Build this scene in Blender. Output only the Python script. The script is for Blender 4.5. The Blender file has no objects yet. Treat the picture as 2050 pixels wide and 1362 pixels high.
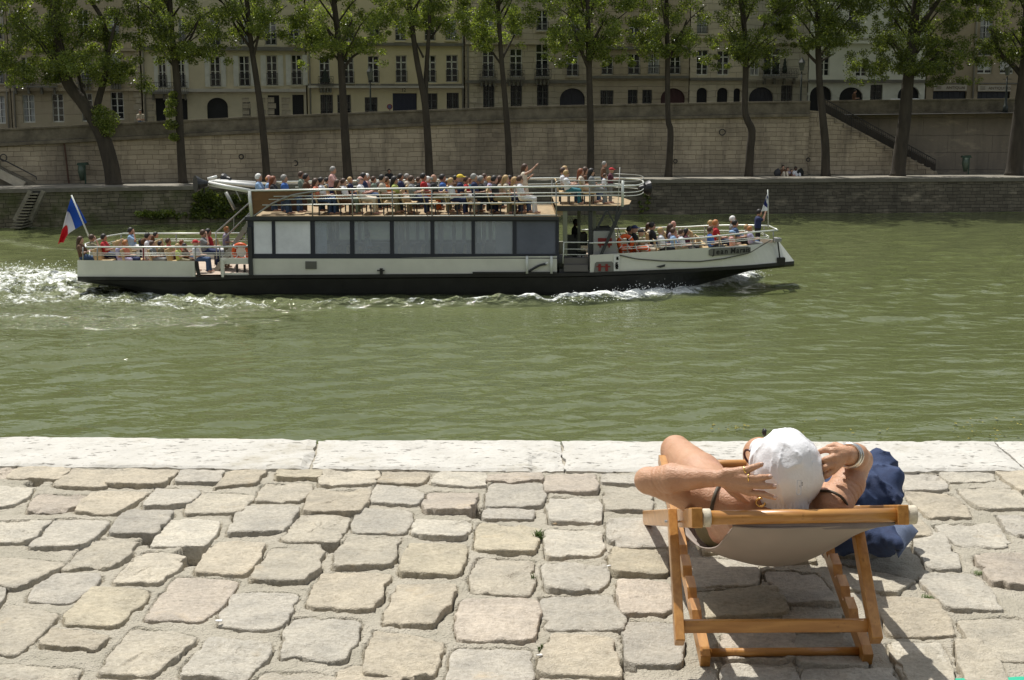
import bpy, math, random
import numpy as np
from math import radians, sin, cos, tan, atan, pi
from mathutils import Vector, Matrix
random.seed(7)
RNG = np.random.default_rng(11)
sc = bpy.context.scene
col = sc.collection
# ------------------------------------------------------------------ camera
F = 2847.0                       # focal length in photo pixels (photo 2050 wide, 50 mm on 36 mm)
PITCH = math.atan(491.0 / F)
CAMZ = 1.6
WZ = -6.0                        # river level; near quay paving is z = 0
CT, ST = cos(PITCH), sin(PITCH)
def ray(u, v):
    x = (u - 1025.0) / F; y = (681.0 - v) / F
    return np.array([x, CT + y * ST, -ST + y * CT])
def W(u, v, t):                  # point at optical depth t
    r = ray(u, v); return np.array([r[0] * t, r[1] * t, CAMZ + r[2] * t])
def P(u, v, Y):                  # point on the vertical plane y = Y
    r = ray(u, v); t = Y / r[1]; return np.array([r[0] * t, Y, CAMZ + r[2] * t])
def G(u, v, z=0.0):              # point on the horizontal plane z
    r = ray(u, v); t = (z - CAMZ) / r[2]; return np.array([r[0] * t, r[1] * t, z])
cam_d = bpy.data.cameras.new("camera"); cam = bpy.data.objects.new("camera", cam_d); col.objects.link(cam)
cam.location = (0, 0, CAMZ); cam.rotation_euler = (pi / 2 - PITCH, 0, 0)
cam_d.sensor_width = 36; cam_d.lens = F / 2050 * 36; cam_d.clip_start = 0.05; cam_d.clip_end = 3000
sc.camera = cam
# ------------------------------------------------------------------ light
SUN = Vector((-0.26, 0.40, 1.0)).normalized()
el = math.asin(SUN.z); az = math.atan2(SUN.x, SUN.y)
w = bpy.data.worlds.new("World"); sc.world = w; w.use_nodes = True
nt = w.node_tree; bg = nt.nodes["Background"]
sky = nt.nodes.new("ShaderNodeTexSky"); sky.sky_type = 'NISHITA'; sky.sun_disc = False
sky.sun_elevation = el; sky.sun_rotation = az; sky.air_density = 1.3; sky.dust_density = 2.5; sky.altitude = 50
tcw = nt.nodes.new("ShaderNodeTexCoord"); mpw = nt.nodes.new("ShaderNodeMapping"); mpw.inputs["Scale"].default_value = (1, 1, 2.2); nt.links.new(tcw.outputs["Generated"], mpw.inputs[0])
cln = nt.nodes.new("ShaderNodeTexNoise"); cln.inputs["Scale"].default_value = 2.6; cln.inputs["Detail"].default_value = 7; cln.inputs["Roughness"].default_value = .6; nt.links.new(mpw.outputs[0], cln.inputs[0])
clr = nt.nodes.new("ShaderNodeMapRange"); clr.inputs[1].default_value = .42; clr.inputs[2].default_value = .62; clr.inputs[4].default_value = .85; nt.links.new(cln.outputs[0], clr.inputs[0])
clm = nt.nodes.new("ShaderNodeMix"); clm.data_type = 'RGBA'; clm.inputs[7].default_value = (11.5, 11.5, 11.0, 1); nt.links.new(clr.outputs[0], clm.inputs[0]); nt.links.new(sky.outputs[0], clm.inputs[6])
nt.links.new(clm.outputs[2], bg.inputs[0]); bg.inputs[1].default_value = 0.085   # sky with broken white cloud
sd = bpy.data.lights.new("sun", 'SUN'); sun = bpy.data.objects.new("sun", sd); col.objects.link(sun)
sd.energy = 4.8; sd.angle = radians(0.53); sd.color = (1.0, 0.97, 0.91)
sun.rotation_euler = SUN.to_track_quat('Z', 'Y').to_euler(); sun.location = (0, 0, 60)
sc.view_settings.view_transform = 'Standard'; sc.view_settings.look = 'None'
sc.view_settings.exposure = 0.0; sc.view_settings.gamma = 1.0
sc.cycles.max_bounces = 6; sc.cycles.transparent_max_bounces = 12
sc.cycles.caustics_reflective = False; sc.cycles.caustics_refractive = False
# ------------------------------------------------------------------ materials
MATS = {}
def L(nt, a, b): nt.links.new(a, b)
def mat(name, c, rough=.6, metal=0., noise=None, bump=None, attr=None, spec=.5, c2=None, trans=0., scale3=None, coat=0.):
    """procedural principled material. noise=(scale, amount): value variation; c2: second colour mixed by noise; bump=(scale,dist)"""
    if name in MATS: return MATS[name]
    m = bpy.data.materials.new(name); m.use_nodes = True; nt = m.node_tree; b = nt.nodes["Principled BSDF"]
    b.inputs["Roughness"].default_value = rough; b.inputs["Metallic"].default_value = metal
    b.inputs["Specular IOR Level"].default_value = spec
    if coat: b.inputs["Coat Weight"].default_value = coat
    b.inputs["Base Color"].default_value = (*c, 1)
    tc = nt.nodes.new("ShaderNodeTexCoord"); mp = nt.nodes.new("ShaderNodeMapping"); L(nt, tc.outputs["Object"], mp.inputs[0])
    if scale3: mp.inputs["Scale"].default_value = scale3
    src = None
    if attr:
        a = nt.nodes.new("ShaderNodeAttribute"); a.attribute_name = attr; src = a.outputs["Color"]
    if noise or c2:
        s, amt = noise or (5., .2)
        n = nt.nodes.new("ShaderNodeTexNoise"); n.inputs["Scale"].default_value = s; n.inputs["Detail"].default_value = 6
        n.inputs["Roughness"].default_value = .65
        L(nt, mp.outputs[0], n.inputs[0])
        mx = nt.nodes.new("ShaderNodeMix"); mx.data_type = 'RGBA'
        rp = nt.nodes.new("ShaderNodeMapRange"); rp.inputs[1].default_value = .3; rp.inputs[2].default_value = .7
        L(nt, n.outputs[0], rp.inputs[0]); L(nt, rp.outputs[0], mx.inputs[0])
        if c2: mx.inputs[6].default_value = (*c, 1); mx.inputs[7].default_value = (*c2, 1)
        else:
            mx.inputs[6].default_value = (*[x * (1 - amt) for x in c], 1); mx.inputs[7].default_value = (*[min(1, x * (1 + amt)) for x in c], 1)
        out = mx.outputs[2]
        if src is not None:
            m2 = nt.nodes.new("ShaderNodeMix"); m2.data_type = 'RGBA'; m2.blend_type = 'MULTIPLY'; m2.inputs[0].default_value = 1
            L(nt, out, m2.inputs[6]); L(nt, src, m2.inputs[7]); out = m2.outputs[2]
        L(nt, out, b.inputs["Base Color"])
    elif src is not None: L(nt, src, b.inputs["Base Color"])
    if bump:
        n2 = nt.nodes.new("ShaderNodeTexNoise"); n2.inputs["Scale"].default_value = bump[0]; n2.inputs["Detail"].default_value = 5
        L(nt, mp.outputs[0], n2.inputs[0]); bp = nt.nodes.new("ShaderNodeBump"); bp.inputs["Distance"].default_value = bump[1]
        bp.inputs["Strength"].default_value = 1
        L(nt, n2.outputs[0], bp.inputs["Height"]); L(nt, bp.outputs[0], b.inputs["Normal"])
    MATS[name] = m; return m
# ------------------------------------------------------------------ object helpers
def empty(name, loc=(0, 0, 0), rz=0., label=None, cat=None, group=None, kind=None):
    o = bpy.data.objects.new(name, None); col.objects.link(o); o.location = loc; o.rotation_euler = (0, 0, rz)
    o.empty_display_size = .2
    return tag(o, label, cat, group, kind)
def tag(o, label=None, cat=None, group=None, kind=None):
    if label: o["label"] = label
    if cat: o["category"] = cat
    if group: o["group"] = group
    if kind: o["kind"] = kind
    return o
def root_of(o):
    while o.parent: o = o.parent
    return o
def mesh(name, V, Fc, mats, parent=None, smooth=False, fmat=None, world=False, colattr=None, fcol=None):
    """link one mesh object; world=True: V are world coordinates and are moved into the root's frame"""
    V = np.asarray(V, dtype=np.float64).reshape(-1, 3)
    if world and parent is not None:
        r = root_of(parent); M = Matrix.LocRotScale(r.location, r.rotation_euler, r.scale).inverted()
        A = np.array(M); V = V @ A[:3, :3].T + A[:3, 3]
    me = bpy.data.meshes.new(name)
    if isinstance(Fc, np.ndarray):
        nv, nf, k = len(V), len(Fc), Fc.shape[1]
        me.vertices.add(nv); me.vertices.foreach_set("co", V.astype(np.float32).ravel())
        me.loops.add(nf * k); me.loops.foreach_set("vertex_index", Fc.astype(np.int32).ravel())
        me.polygons.add(nf); me.polygons.foreach_set("loop_start", np.arange(0, nf * k, k, dtype=np.int32))
        me.update(calc_edges=True)
    else:
        me.from_pydata(V.tolist(), [], [list(map(int, f)) for f in Fc]); me.update()
    for m in (mats if isinstance(mats, (list, tuple)) else [mats]): me.materials.append(m)
    if fmat is not None: me.polygons.foreach_set("material_index", np.asarray(fmat, dtype=np.int32))
    if colattr is not None:
        a = me.attributes.new(colattr[0], 'FLOAT_COLOR', 'POINT'); c = np.ones((len(V), 4), dtype=np.float32); c[:, :3] = colattr[1]
        a.data.foreach_set("color", c.ravel())
    if smooth: me.polygons.foreach_set("use_smooth", np.ones(len(me.polygons), dtype=bool))
    me.validate()
    o = bpy.data.objects.new(name, me); col.objects.link(o)
    if parent is not None: o.parent = parent
    return o
class MB:
    def __init__(s): s.V = []; s.F = []; s.n = 0; s.M = []; s.cm = 0
    def add(s, V, Fc):
        V = [tuple(map(float, p)) for p in V]
        s.V += V; s.F += [[i + s.n for i in f] for f in Fc]; s.M += [s.cm] * len(Fc); s.n += len(V); return s
    def box(s, a, b):
        x0, y0, z0 = np.minimum(a, b); x1, y1, z1 = np.maximum(a, b)
        return s.add([(x0,y0,z0),(x1,y0,z0),(x1,y1,z0),(x0,y1,z0),(x0,y0,z1),(x1,y0,z1),(x1,y1,z1),(x0,y1,z1)],
              [(0,3,2,1),(4,5,6,7),(0,1,5,4),(1,2,6,5),(2,3,7,6),(3,0,4,7)])
    def tube(s, pts, r, n=8, cap=True):
        pts = [np.asarray(p, float) for p in pts]; rs = r if isinstance(r, (list, tuple)) else [r] * len(pts)
        rings = []; up = None
        for i, p in enumerate(pts):
            d = (pts[min(i + 1, len(pts) - 1)] - pts[max(i - 1, 0)]); d /= (np.linalg.norm(d) + 1e-9)
            if up is None: up = np.array([0, 0, 1.]) if abs(d[2]) < .9 else np.array([1., 0, 0])
            x = np.cross(up, d); x /= (np.linalg.norm(x) + 1e-9); y = np.cross(d, x); up = y
            rings.append([p + rs[i] * (cos(2 * pi * k / n) * x + sin(2 * pi * k / n) * y) for k in range(n)])
        V = [q for rg in rings for q in rg]; Fc = []
        for i in range(len(pts) - 1):
            for k in range(n): Fc.append((i * n + k, i * n + (k + 1) % n, (i + 1) * n + (k + 1) % n, (i + 1) * n + k))
        if cap: Fc.append(tuple(range(n))[::-1]); Fc.append(tuple((len(pts) - 1) * n + k for k in range(n)))
        return s.add(V, Fc)
    def bar(s, a, b, wx, wz, side=(1, 0, 0)):
        """rectangular bar from a to b; wx across 'side' direction, wz in the third direction"""
        a = np.asarray(a, float); b = np.asarray(b, float); d = b - a; d /= np.linalg.norm(d)
        x = np.asarray(side, float); x = x - d * x.dot(d); x /= np.linalg.norm(x); y = np.cross(d, x)
        V = []
        e = min(wx, wz) * .12
        for p, sh in ((a, 0), (b, 0)):
            for q in ((-1, -1), (1, -1), (1, 1), (-1, 1)): V.append(p + x * q[0] * wx / 2 + y * q[1] * wz / 2)
        return s.add(V, [(0,3,2,1),(4,5,6,7),(0,1,5,4),(1,2,6,5),(2,3,7,6),(3,0,4,7)])
    def prism(s, poly, d):
        """poly: list of 3D points (planar), extruded by vector d"""
        n = len(poly); d = np.asarray(d, float); V = [np.asarray(p, float) for p in poly]; V = V + [p + d for p in V]
        Fc = [tuple(range(n))[::-1], tuple(range(n, 2 * n))] + [(i, (i + 1) % n, n + (i + 1) % n, n + i) for i in range(n)]
        return s.add(V, Fc)
    def grid(s, Pm):
        Pm = np.asarray(Pm, float); a, b = Pm.shape[:2]
        return s.add(Pm.reshape(-1, 3), [(i * b + j, i * b + j + 1, (i + 1) * b + j + 1, (i + 1) * b + j) for i in range(a - 1) for j in range(b - 1)])
    def torus(s, c, R, r, ax, n=20, m=8):
        c = np.asarray(c, float); ax = np.asarray(ax, float); ax /= np.linalg.norm(ax)
        t = np.array([0, 0, 1.]) if abs(ax[2]) < .9 else np.array([1., 0, 0]); x = np.cross(ax, t); x /= np.linalg.norm(x); y = np.cross(ax, x)
        V = []
        for i in range(n):
            a = 2 * pi * i / n; d = cos(a) * x + sin(a) * y
            for j in range(m):
                b = 2 * pi * j / m; V.append(c + d * (R + r * cos(b)) + ax * r * sin(b))
        return s.add(V, [(i * m + j, ((i + 1) % n) * m + j, ((i + 1) % n) * m + (j + 1) % m, i * m + (j + 1) % m) for i in range(n) for j in range(m)])
    def build(s, name, m, parent=None, world=True, smooth=False, bevel=0):
        o = mesh(name, s.V, s.F, m, parent, smooth, s.M if isinstance(m, (list, tuple)) and len(m) > 1 else None, world)
        if bevel:
            md = o.modifiers.new("bevel", 'BEVEL'); md.width = bevel; md.segments = 2; md.limit_method = 'ANGLE'
        return o
def text(name, s, m, size, origin, xdir, ndir, parent, ext=.01, shear=0., align='CENTER', thick=0., ay='CENTER'):
    cu = bpy.data.curves.new(name, 'FONT'); cu.body = s; cu.size = size; cu.extrude = ext; cu.align_x = align; cu.align_y = ay; cu.shear = shear
    cu.offset = thick
    o = bpy.data.objects.new(name, cu); col.objects.link(o)
    dg = bpy.context.evaluated_depsgraph_get(); me = bpy.data.meshes.new_from_object(o.evaluated_get(dg))
    V = np.array([v.co[:] for v in me.vertices]); Fc = [list(p.vertices) for p in me.polygons]
    bpy.data.objects.remove(o)
    x = np.asarray(xdir, float); x /= np.linalg.norm(x); n = np.asarray(ndir, float); n = n - x * n.dot(x); n /= np.linalg.norm(n); y = np.cross(n, x)
    V = np.asarray(origin) + V[:, :1] * x + V[:, 1:2] * y + V[:, 2:3] * n
    return mesh(name, V, Fc, m, parent, world=True)
# ------------------------------------------------------------------ numpy value noise
def _hash(ix, iy, iz):
    h = (ix.astype(np.int64) * 374761393 + iy.astype(np.int64) * 668265263 + iz.astype(np.int64) * 2147483647) & 0x7fffffff
    h = (h ^ (h >> 13)) * 1274126177 & 0x7fffffff
    return ((h ^ (h >> 16)) & 0xffff) / 65535.0
def vnoise(p):
    p = np.asarray(p, float); i = np.floor(p).astype(np.int64); f = p - i; f = f * f * (3 - 2 * f); r = 0
    for a in (0, 1):
        for b in (0, 1):
            for c in (0, 1):
                wgt = (f[..., 0] if a else 1 - f[..., 0]) * (f[..., 1] if b else 1 - f[..., 1]) * (f[..., 2] if c else 1 - f[..., 2])
                r = r + wgt * _hash(i[..., 0] + a, i[..., 1] + b, i[..., 2] + c)
    return r * 2 - 1
def fbm(p, o=4, g=.5):
    r = 0; a = 1; p = np.asarray(p, float)
    for k in range(o): r = r + a * vnoise(p + 17.3 * k); p = p * 2.03; a *= g
    return r
# ------------------------------------------------------------------ signed-distance bodies -> one continuous surface
def sdf_mesh(prims, res, k=.02, carve=None, disp=None, ks=None):
    """prims: ('c',a,b,ra,rb) tapered capsules, ('e',centre,(rx,ry,rz)[,R3x3]) ellipsoids; smooth union; returns V, quads"""
    lo = np.full(3, 1e9); hi = -lo
    for p in prims:
        if p[0] == 'c':
            a, b, ra, rb = np.asarray(p[1], float), np.asarray(p[2], float), p[3], p[4]
            lo = np.minimum(lo, np.minimum(a - ra, b - rb)); hi = np.maximum(hi, np.maximum(a + ra, b + rb))
        else:
            r = max(p[2]); c = np.asarray(p[1], float); lo = np.minimum(lo, c - r); hi = np.maximum(hi, c + r)
    pad = k + 2.5 * res; lo -= pad; hi += pad
    n = np.ceil((hi - lo) / res).astype(int) + 1
    ax = [lo[i] + res * np.arange(n[i]) for i in range(3)]
    D = np.full(n, k * 4 + .05, dtype=np.float32)
    k0 = k
    for ip, p in enumerate(prims):
        k = ks[ip] if ks else k0
        if p[0] == 'c':
            a, b, ra, rb = np.asarray(p[1], float), np.asarray(p[2], float), p[3], p[4]; rm = max(ra, rb)
            bl = np.minimum(a, b) - rm - k * 2 - res * 2; bh = np.maximum(a, b) + rm + k * 2 + res * 2
        else:
            c = np.asarray(p[1], float); r = np.asarray(p[2], float); bl = c - max(r) - k * 2 - res * 2; bh = c + max(r) + k * 2 + res * 2
        i0 = np.clip(np.floor((bl - lo) / res).astype(int), 0, n - 1); i1 = np.clip(np.ceil((bh - lo) / res).astype(int) + 1, 1, n)
        sl = tuple(slice(i0[q], i1[q]) for q in range(3))
        X, Y, Z = np.meshgrid(ax[0][sl[0]], ax[1][sl[1]], ax[2][sl[2]], indexing='ij')
        if p[0] == 'c':
            ab = b - a; den = ab.dot(ab) + 1e-12
            h = np.clip(((X - a[0]) * ab[0] + (Y - a[1]) * ab[1] + (Z - a[2]) * ab[2]) / den, 0, 1)
            d = np.sqrt((X - a[0] - ab[0] * h) ** 2 + (Y - a[1] - ab[1] * h) ** 2 + (Z - a[2] - ab[2] * h) ** 2) - (ra + (rb - ra) * h)
        else:
            q = np.stack([X - c[0], Y - c[1], Z - c[2]], -1)
            if len(p) > 3: q = q @ np.asarray(p[3])
            kk = np.sqrt(((q / r) ** 2).sum(-1)); k2 = np.sqrt(((q / (r * r)) ** 2).sum(-1)) + 1e-9
            d = kk * (kk - 1) / k2
        o = D[sl]; h = np.clip(.5 + .5 * (o - d) / k, 0, 1)
        D[sl] = o * (1 - h) + d * h - k * h * (1 - h)
    if carve is not None or disp is not None:
        X, Y, Z = np.meshgrid(*ax, indexing='ij')
        if disp is not None: D = D + disp(X, Y, Z)
        if carve is not None: D = np.maximum(D, carve(X, Y, Z))
    return nets(D, lo, res)
def nets(D, lo, res):
    n = np.array(D.shape); S = D < 0
    c = [(i, j, l) for i in (0, 1) for j in (0, 1) for l in (0, 1)]
    cnt = sum(S[i:n[0] - 1 + i, j:n[1] - 1 + j, l:n[2] - 1 + l].astype(np.int8) for i, j, l in c)
    act = (cnt > 0) & (cnt < 8); idx = np.full(act.shape, -1, dtype=np.int64); A = np.argwhere(act); idx[act] = np.arange(len(A))
    acc = np.zeros((len(A), 3)); m = np.zeros(len(A))
    for p in c:
        for ax_ in range(3):
            if p[ax_]: continue
            q = list(p); q[ax_] = 1
            d0 = D[A[:, 0] + p[0], A[:, 1] + p[1], A[:, 2] + p[2]]; d1 = D[A[:, 0] + q[0], A[:, 1] + q[1], A[:, 2] + q[2]]
            x = (d0 < 0) != (d1 < 0); t = np.where(x, d0 / np.where(x, d0 - d1, 1), 0)
            pos = np.tile(np.array(p, float), (len(A), 1)); pos[:, ax_] = t
            acc[x] += pos[x]; m[x] += 1
    V = (A + acc / m[:, None]) * res + lo
    Q = []
    for ax_ in range(3):
        b, cx = (ax_ + 1) % 3, (ax_ + 2) % 3
        s0 = [slice(None)] * 3; s1 = [slice(None)] * 3; s0[ax_] = slice(0, -1); s1[ax_] = slice(1, None)
        ch = S[tuple(s0)] != S[tuple(s1)]; E = np.argwhere(ch)
        ok = (E[:, b] > 0) & (E[:, cx] > 0) & (E[:, b] < n[b] - 1) & (E[:, cx] < n[cx] - 1); E = E[ok]
        if not len(E): continue
        def g(db, dc):
            e = E.copy(); e[:, b] -= db; e[:, cx] -= dc; return idx[e[:, 0], e[:, 1], e[:, 2]]
        q = np.stack([g(1, 1), g(0, 1), g(0, 0), g(1, 0)], -1)
        fl = ~S[E[:, 0], E[:, 1], E[:, 2]]; q[fl] = q[fl][:, ::-1]; Q.append(q)
    return V, np.concatenate(Q)
def spline(pts, n):
    """Catmull-Rom through pts, n samples"""
    p = np.asarray(pts, float); k = len(p); out = []
    for t in np.linspace(0, k - 1, n):
        i = min(int(t), k - 2); f = t - i; a = p[max(i - 1, 0)]; b = p[i]; c = p[i + 1]; d = p[min(i + 2, k - 1)]
        out.append(.5 * ((2 * b) + (-a + c) * f + (2 * a - 5 * b + 4 * c - d) * f * f + (-a + 3 * b - 3 * c + d) * f ** 3))
    return np.array(out)
# ================================================================== RIVER
def bankY(X):                                   # far bank waterline, slightly curved
    return np.interp(X, [-300, -60, -29.6, 0, 33.7, 60, 300], [40, 68, 82.2, 90.7, 93.7, 94.5, 97])
def gw(u, v): return G(u, v, WZ)[:2]
def axis(segs):
    a = []
    for x0, x1, s in segs: a += list(np.arange(x0, x1, s))
    return np.array(a + [segs[-1][1]])
xs = axis([(-600, -60, 30), (-60, -38, 1.0), (-38, 42, .14), (42, 70, 1.0), (70, 600, 30)])
ys = axis([(6.2, 26, 1.0), (26, 70, .13), (70, 110, .30)])
X, Y = np.meshgrid(xs, ys, indexing='ij')
rw = np.random.default_rng(5); Zw = np.zeros_like(X); 
for i in range(120):
    lam = .38 * (6.5 ** rw.random()); th = radians(118) + rw.normal() * .5; kx, ky = cos(th) * 2 * pi / lam, sin(th) * 2 * pi / lam
    Zw += .0092 * lam ** .9 / 4.0 * np.sin(kx * X + ky * Y + rw.random() * 6.28) * (1.0 if lam > 1 else .8)
amp = 1 + .55 * fbm(np.stack([X * .09, Y * .16, X * 0], -1), 3)
Zw *= np.clip(amp, .35, 1.9)
def seg_field(pts, wd, wd2=None):
    """max over polyline of 1-d/w, with width in m across y scaled"""
    out = np.zeros_like(X)
    for (a, b, w0, w1) in [(pts[i], pts[i + 1], wd[i], wd[i + 1]) for i in range(len(pts) - 1)]:
        a = np.asarray(a); b = np.asarray(b); ab = b - a; h = np.clip(((X - a[0]) * ab[0] + (Y - a[1]) * ab[1]) / ab.dot(ab), 0, 1)
        d = np.hypot(X - a[0] - ab[0] * h, Y - a[1] - ab[1] * h); out = np.maximum(out, 1 - d / (w0 + (w1 - w0) * h))
    return out
foam = np.zeros_like(X)
bow = [gw(1508, 556), gw(1460, 566), (gw(1400, 577)), gw(1330, 590), gw(1230, 602), gw(1120, 609), gw(1000, 611), gw(800, 612), gw(600, 612)]
f1 = seg_field(bow, [.5, 1.1, 1.4, 1.2, .8, .7, .8, .7, .5]); foam = np.maximum(foam, f1 * np.interp(X, [-12, 0, 5, 12], [.60, .66, 1.2, 1.5]))
f2 = seg_field([gw(1500, 560), gw(1380, 588), gw(1250, 604)], [.3, 1.2, .4]); foam = np.maximum(foam, f2 * .9)
hs = seg_field([gw(1350, 580), gw(900, 602), gw(500, 604), gw(330, 592)], [.6, 1.6, 1.8, 1.2]); foam = np.maximum(foam, hs * .42)
st = seg_field([gw(150, 566), gw(60, 560), gw(-200, 556)], [2.4, 5.0, 8.]); foam = np.maximum(foam, np.clip(st * 1.1, 0, .74))
st2 = seg_field([gw(520, 612), gw(380, 606), gw(220, 590), gw(60, 590), gw(-200, 600)], [.6, 2.0, 3.0, 4.5, 6.]); foam = np.maximum(foam, np.clip(st2 * 1.1, 0, .60))  # wash foam whose white speckle also stands in for sun glitter
st3 = seg_field([gw(440, 640), gw(300, 645), gw(150, 640), gw(-200, 630)], [.3, .8, 1.1, 1.4]); foam = np.maximum(foam, st3 * .62)
st4 = seg_field([gw(-50, 470), gw(90, 495), gw(150, 500)], [.8, .8, .2]); foam = np.maximum(foam, st4 * .45)
bankf = np.clip(1 - np.abs(bankY(X) - Y) / .7, 0, 1) * (.35 + .5 * np.clip(fbm(np.stack([X * .25, Y * .5, X * 0], -1), 3) * 2, 0, 1)); foam = np.maximum(foam, bankf * .7)
chop = np.maximum.reduce([np.clip(foam * 1.2, 0, 1), np.clip(seg_field([gw(620, 612), gw(430, 612), gw(200, 600), gw(-200, 600)], [1.5, 3.6, 6.5, 8.0]) * 1.3, 0, .8), np.clip(seg_field([gw(560, 640), gw(250, 648), gw(-200, 640)], [.8, 1.6, 2.2]) * 1.2, 0, .6), np.clip(seg_field([gw(420, 690), gw(-200, 690)], [2., 6.]), 0, .12)])
P3 = np.stack([X, Y, X * 0], -1)
n1 = fbm(P3 * 1.5, 5, .62); n2 = fbm(P3 * 4.0 + 9, 3, .6)
Zw += np.clip(f1, 0, 1) ** 1.3 * (.34 + .12 * n1) * np.clip((X + 14) / 14, .12, 1) 
Zw += np.clip(st, 0, 1) * (.13 + .20 * n1) + np.clip(st2, 0, 1) * (.16 * n1 + .05 * n2) + np.clip(hs, 0, 1) * (.10 * n1 + .03 * n2)
Zw += np.clip(st3, 0, 1) * (.12 + .04 * n1)
Zw += np.where(X < -2, .13 * np.exp(-((Y - (44.5 + .04 * X)) / 1.5) ** 2) * np.clip((-X - 2) / 10, 0, 1), 0)
edge = (X < -45) | (X > 50); Zw[edge] = 0
Vw = np.stack([X, Y, WZ + Zw], -1).reshape(-1, 3)
a, b = X.shape; ii = np.arange((a - 1) * b).reshape(a - 1, b)[:, :-1].ravel()
Fw = np.stack([ii, ii + b, ii + b + 1, ii + 1], -1)
wm = bpy.data.materials.new("river_water"); wm.use_nodes = True; nt = wm.node_tree; b_ = nt.nodes["Principled BSDF"]
b_.inputs["Roughness"].default_value = .04; b_.inputs["IOR"].default_value = 1.333
tc = nt.nodes.new("ShaderNodeTexCoord")
def nz(scale, sc3, det=3, rough=.55, dist=0.):
    mp = nt.nodes.new("ShaderNodeMapping"); mp.inputs["Scale"].default_value = sc3; mp.inputs["Rotation"].default_value = (0, 0, radians(14)); L(nt, tc.outputs["Object"], mp.inputs[0])
    n = nt.nodes.new("ShaderNodeTexNoise"); n.inputs["Scale"].default_value = scale; n.inputs["Detail"].default_value = det; n.inputs["Roughness"].default_value = rough
    n.inputs["Distortion"].default_value = dist; L(nt, mp.outputs[0], n.inputs[0]); return n.outputs[0]
def math_(op, x, y=None):
    n = nt.nodes.new("ShaderNodeMath"); n.operation = op
    for i, q in enumerate((x, y)):
        if q is None: continue
        if isinstance(q, (int, float)): n.inputs[i].default_value = q
        else: L(nt, q, n.inputs[i])
    return n.outputs[0]
bmp = nt.nodes.new("ShaderNodeBump"); bmp.inputs["Strength"].default_value = 1; bmp.inputs["Distance"].default_value = 1
hh = math_('ADD', math_('MULTIPLY', nz(2.3, (.5, 1, 1), 3, .5, .3), .062), math_('MULTIPLY', nz(6.5, (.5, 1, 1), 3, .55), .007))
at = nt.nodes.new("ShaderNodeAttribute"); at.attribute_name = "foam"; sepc = nt.nodes.new('ShaderNodeSeparateColor'); L(nt, at.outputs['Color'], sepc.inputs[0]); FO, CH = sepc.outputs[0], sepc.outputs[1]; hh = math_('ADD', math_('MULTIPLY', hh, math_('ADD', 1.0, math_('MULTIPLY', CH, 1.5))), math_('MULTIPLY', math_('MULTIPLY', CH, nz(2.1, (.8, 1, 1), 4, .5)), .80))
L(nt, hh, bmp.inputs["Height"])
fn = math_('ADD', math_('MULTIPLY', nz(2.2, (.6, 1, 1), 8, .75, .4), 1.1), math_('MULTIPLY', nz(11, (.6, 1, 1), 4, .7), .45))
fm = nt.nodes.new("ShaderNodeMapRange"); L(nt, math_('ADD', fn, math_('MULTIPLY', FO, .62)), fm.inputs[0]); fm.inputs[1].default_value = 1.16; fm.inputs[2].default_value = 1.28
big = nz(.09, (1, 1, 1), 3)
cm = nt.nodes.new("ShaderNodeMix"); cm.data_type = 'RGBA'; L(nt, big, cm.inputs[0]); cm.inputs[6].default_value = (.093, .109, .042, 1); cm.inputs[7].default_value = (.120, .137, .056, 1)
cm2 = nt.nodes.new("ShaderNodeMix"); cm2.data_type = 'RGBA'; L(nt, math_('MULTIPLY', FO, .4), cm2.inputs[0]); L(nt, cm.outputs[2], cm2.inputs[6]); cm2.inputs[7].default_value = (.30, .32, .20, 1)
cf = nt.nodes.new("ShaderNodeMix"); cf.data_type = 'RGBA'; L(nt, fm.outputs[0], cf.inputs[0]); L(nt, cm2.outputs[2], cf.inputs[6]); cf.inputs[7].default_value = (.86, .88, .84, 1)
L(nt, cf.outputs[2], b_.inputs["Base Color"])
L(nt, math_('ADD', math_('ADD', .045, math_('MULTIPLY', CH, .05)), math_('MULTIPLY', fm.outputs[0], .5)), b_.inputs["Roughness"]); L(nt, bmp.outputs[0], b_.inputs["Normal"])
river = mesh("river_water", Vw, Fw, wm, smooth=True, colattr=("foam", np.stack([np.clip(foam, 0, 1.5).ravel(), np.clip(chop, 0, 1).ravel(), np.zeros(foam.size)], -1)))
tag(river, "olive green river water rippled by wind with the wake of the boat", "water", kind="structure")
# spray lumps thrown up by the bow and the propeller wash
sprm = mat("spray_foam", (.86, .88, .86), .5)
sb = MB(); rs = np.random.default_rng(3)
def blob(c, r):
    V = []
    for (p, q, s) in ((1,0,0),(-1,0,0),(0,1,0),(0,-1,0),(0,0,1),(0,0,-1)): V.append((c[0] + p * r, c[1] + q * r, c[2] + s * r * .8))
    sb.add(V, [(0,2,4),(2,1,4),(1,3,4),(3,0,4),(2,0,5),(1,2,5),(3,1,5),(0,3,5)])
pl = spline([np.append(p, 0) for p in bow[:6]], 80)
for p in pl:
    k = 1 - (p[0] - pl[-1][0]) / (pl[0][0] - pl[-1][0]); hgt = .30 * (1 - k) + .12
    for _ in range(34): blob((p[0] + rs.normal() * .3, p[1] + rs.normal() * .35, WZ + .1 + abs(rs.normal()) * hgt * .7), .010 + .022 * rs.random() ** 2)
for _ in range(700):
    q = gw(rs.uniform(-20, 165), rs.uniform(535, 590)); blob((q[0], q[1], WZ + .08 + abs(rs.normal()) * .12), .012 + .03 * rs.random() ** 2)
tag(sb.build("spray", sprm, world=False), "white spray thrown up along the boat's bow wave and stern wash", "spray", kind="stuff")
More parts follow.
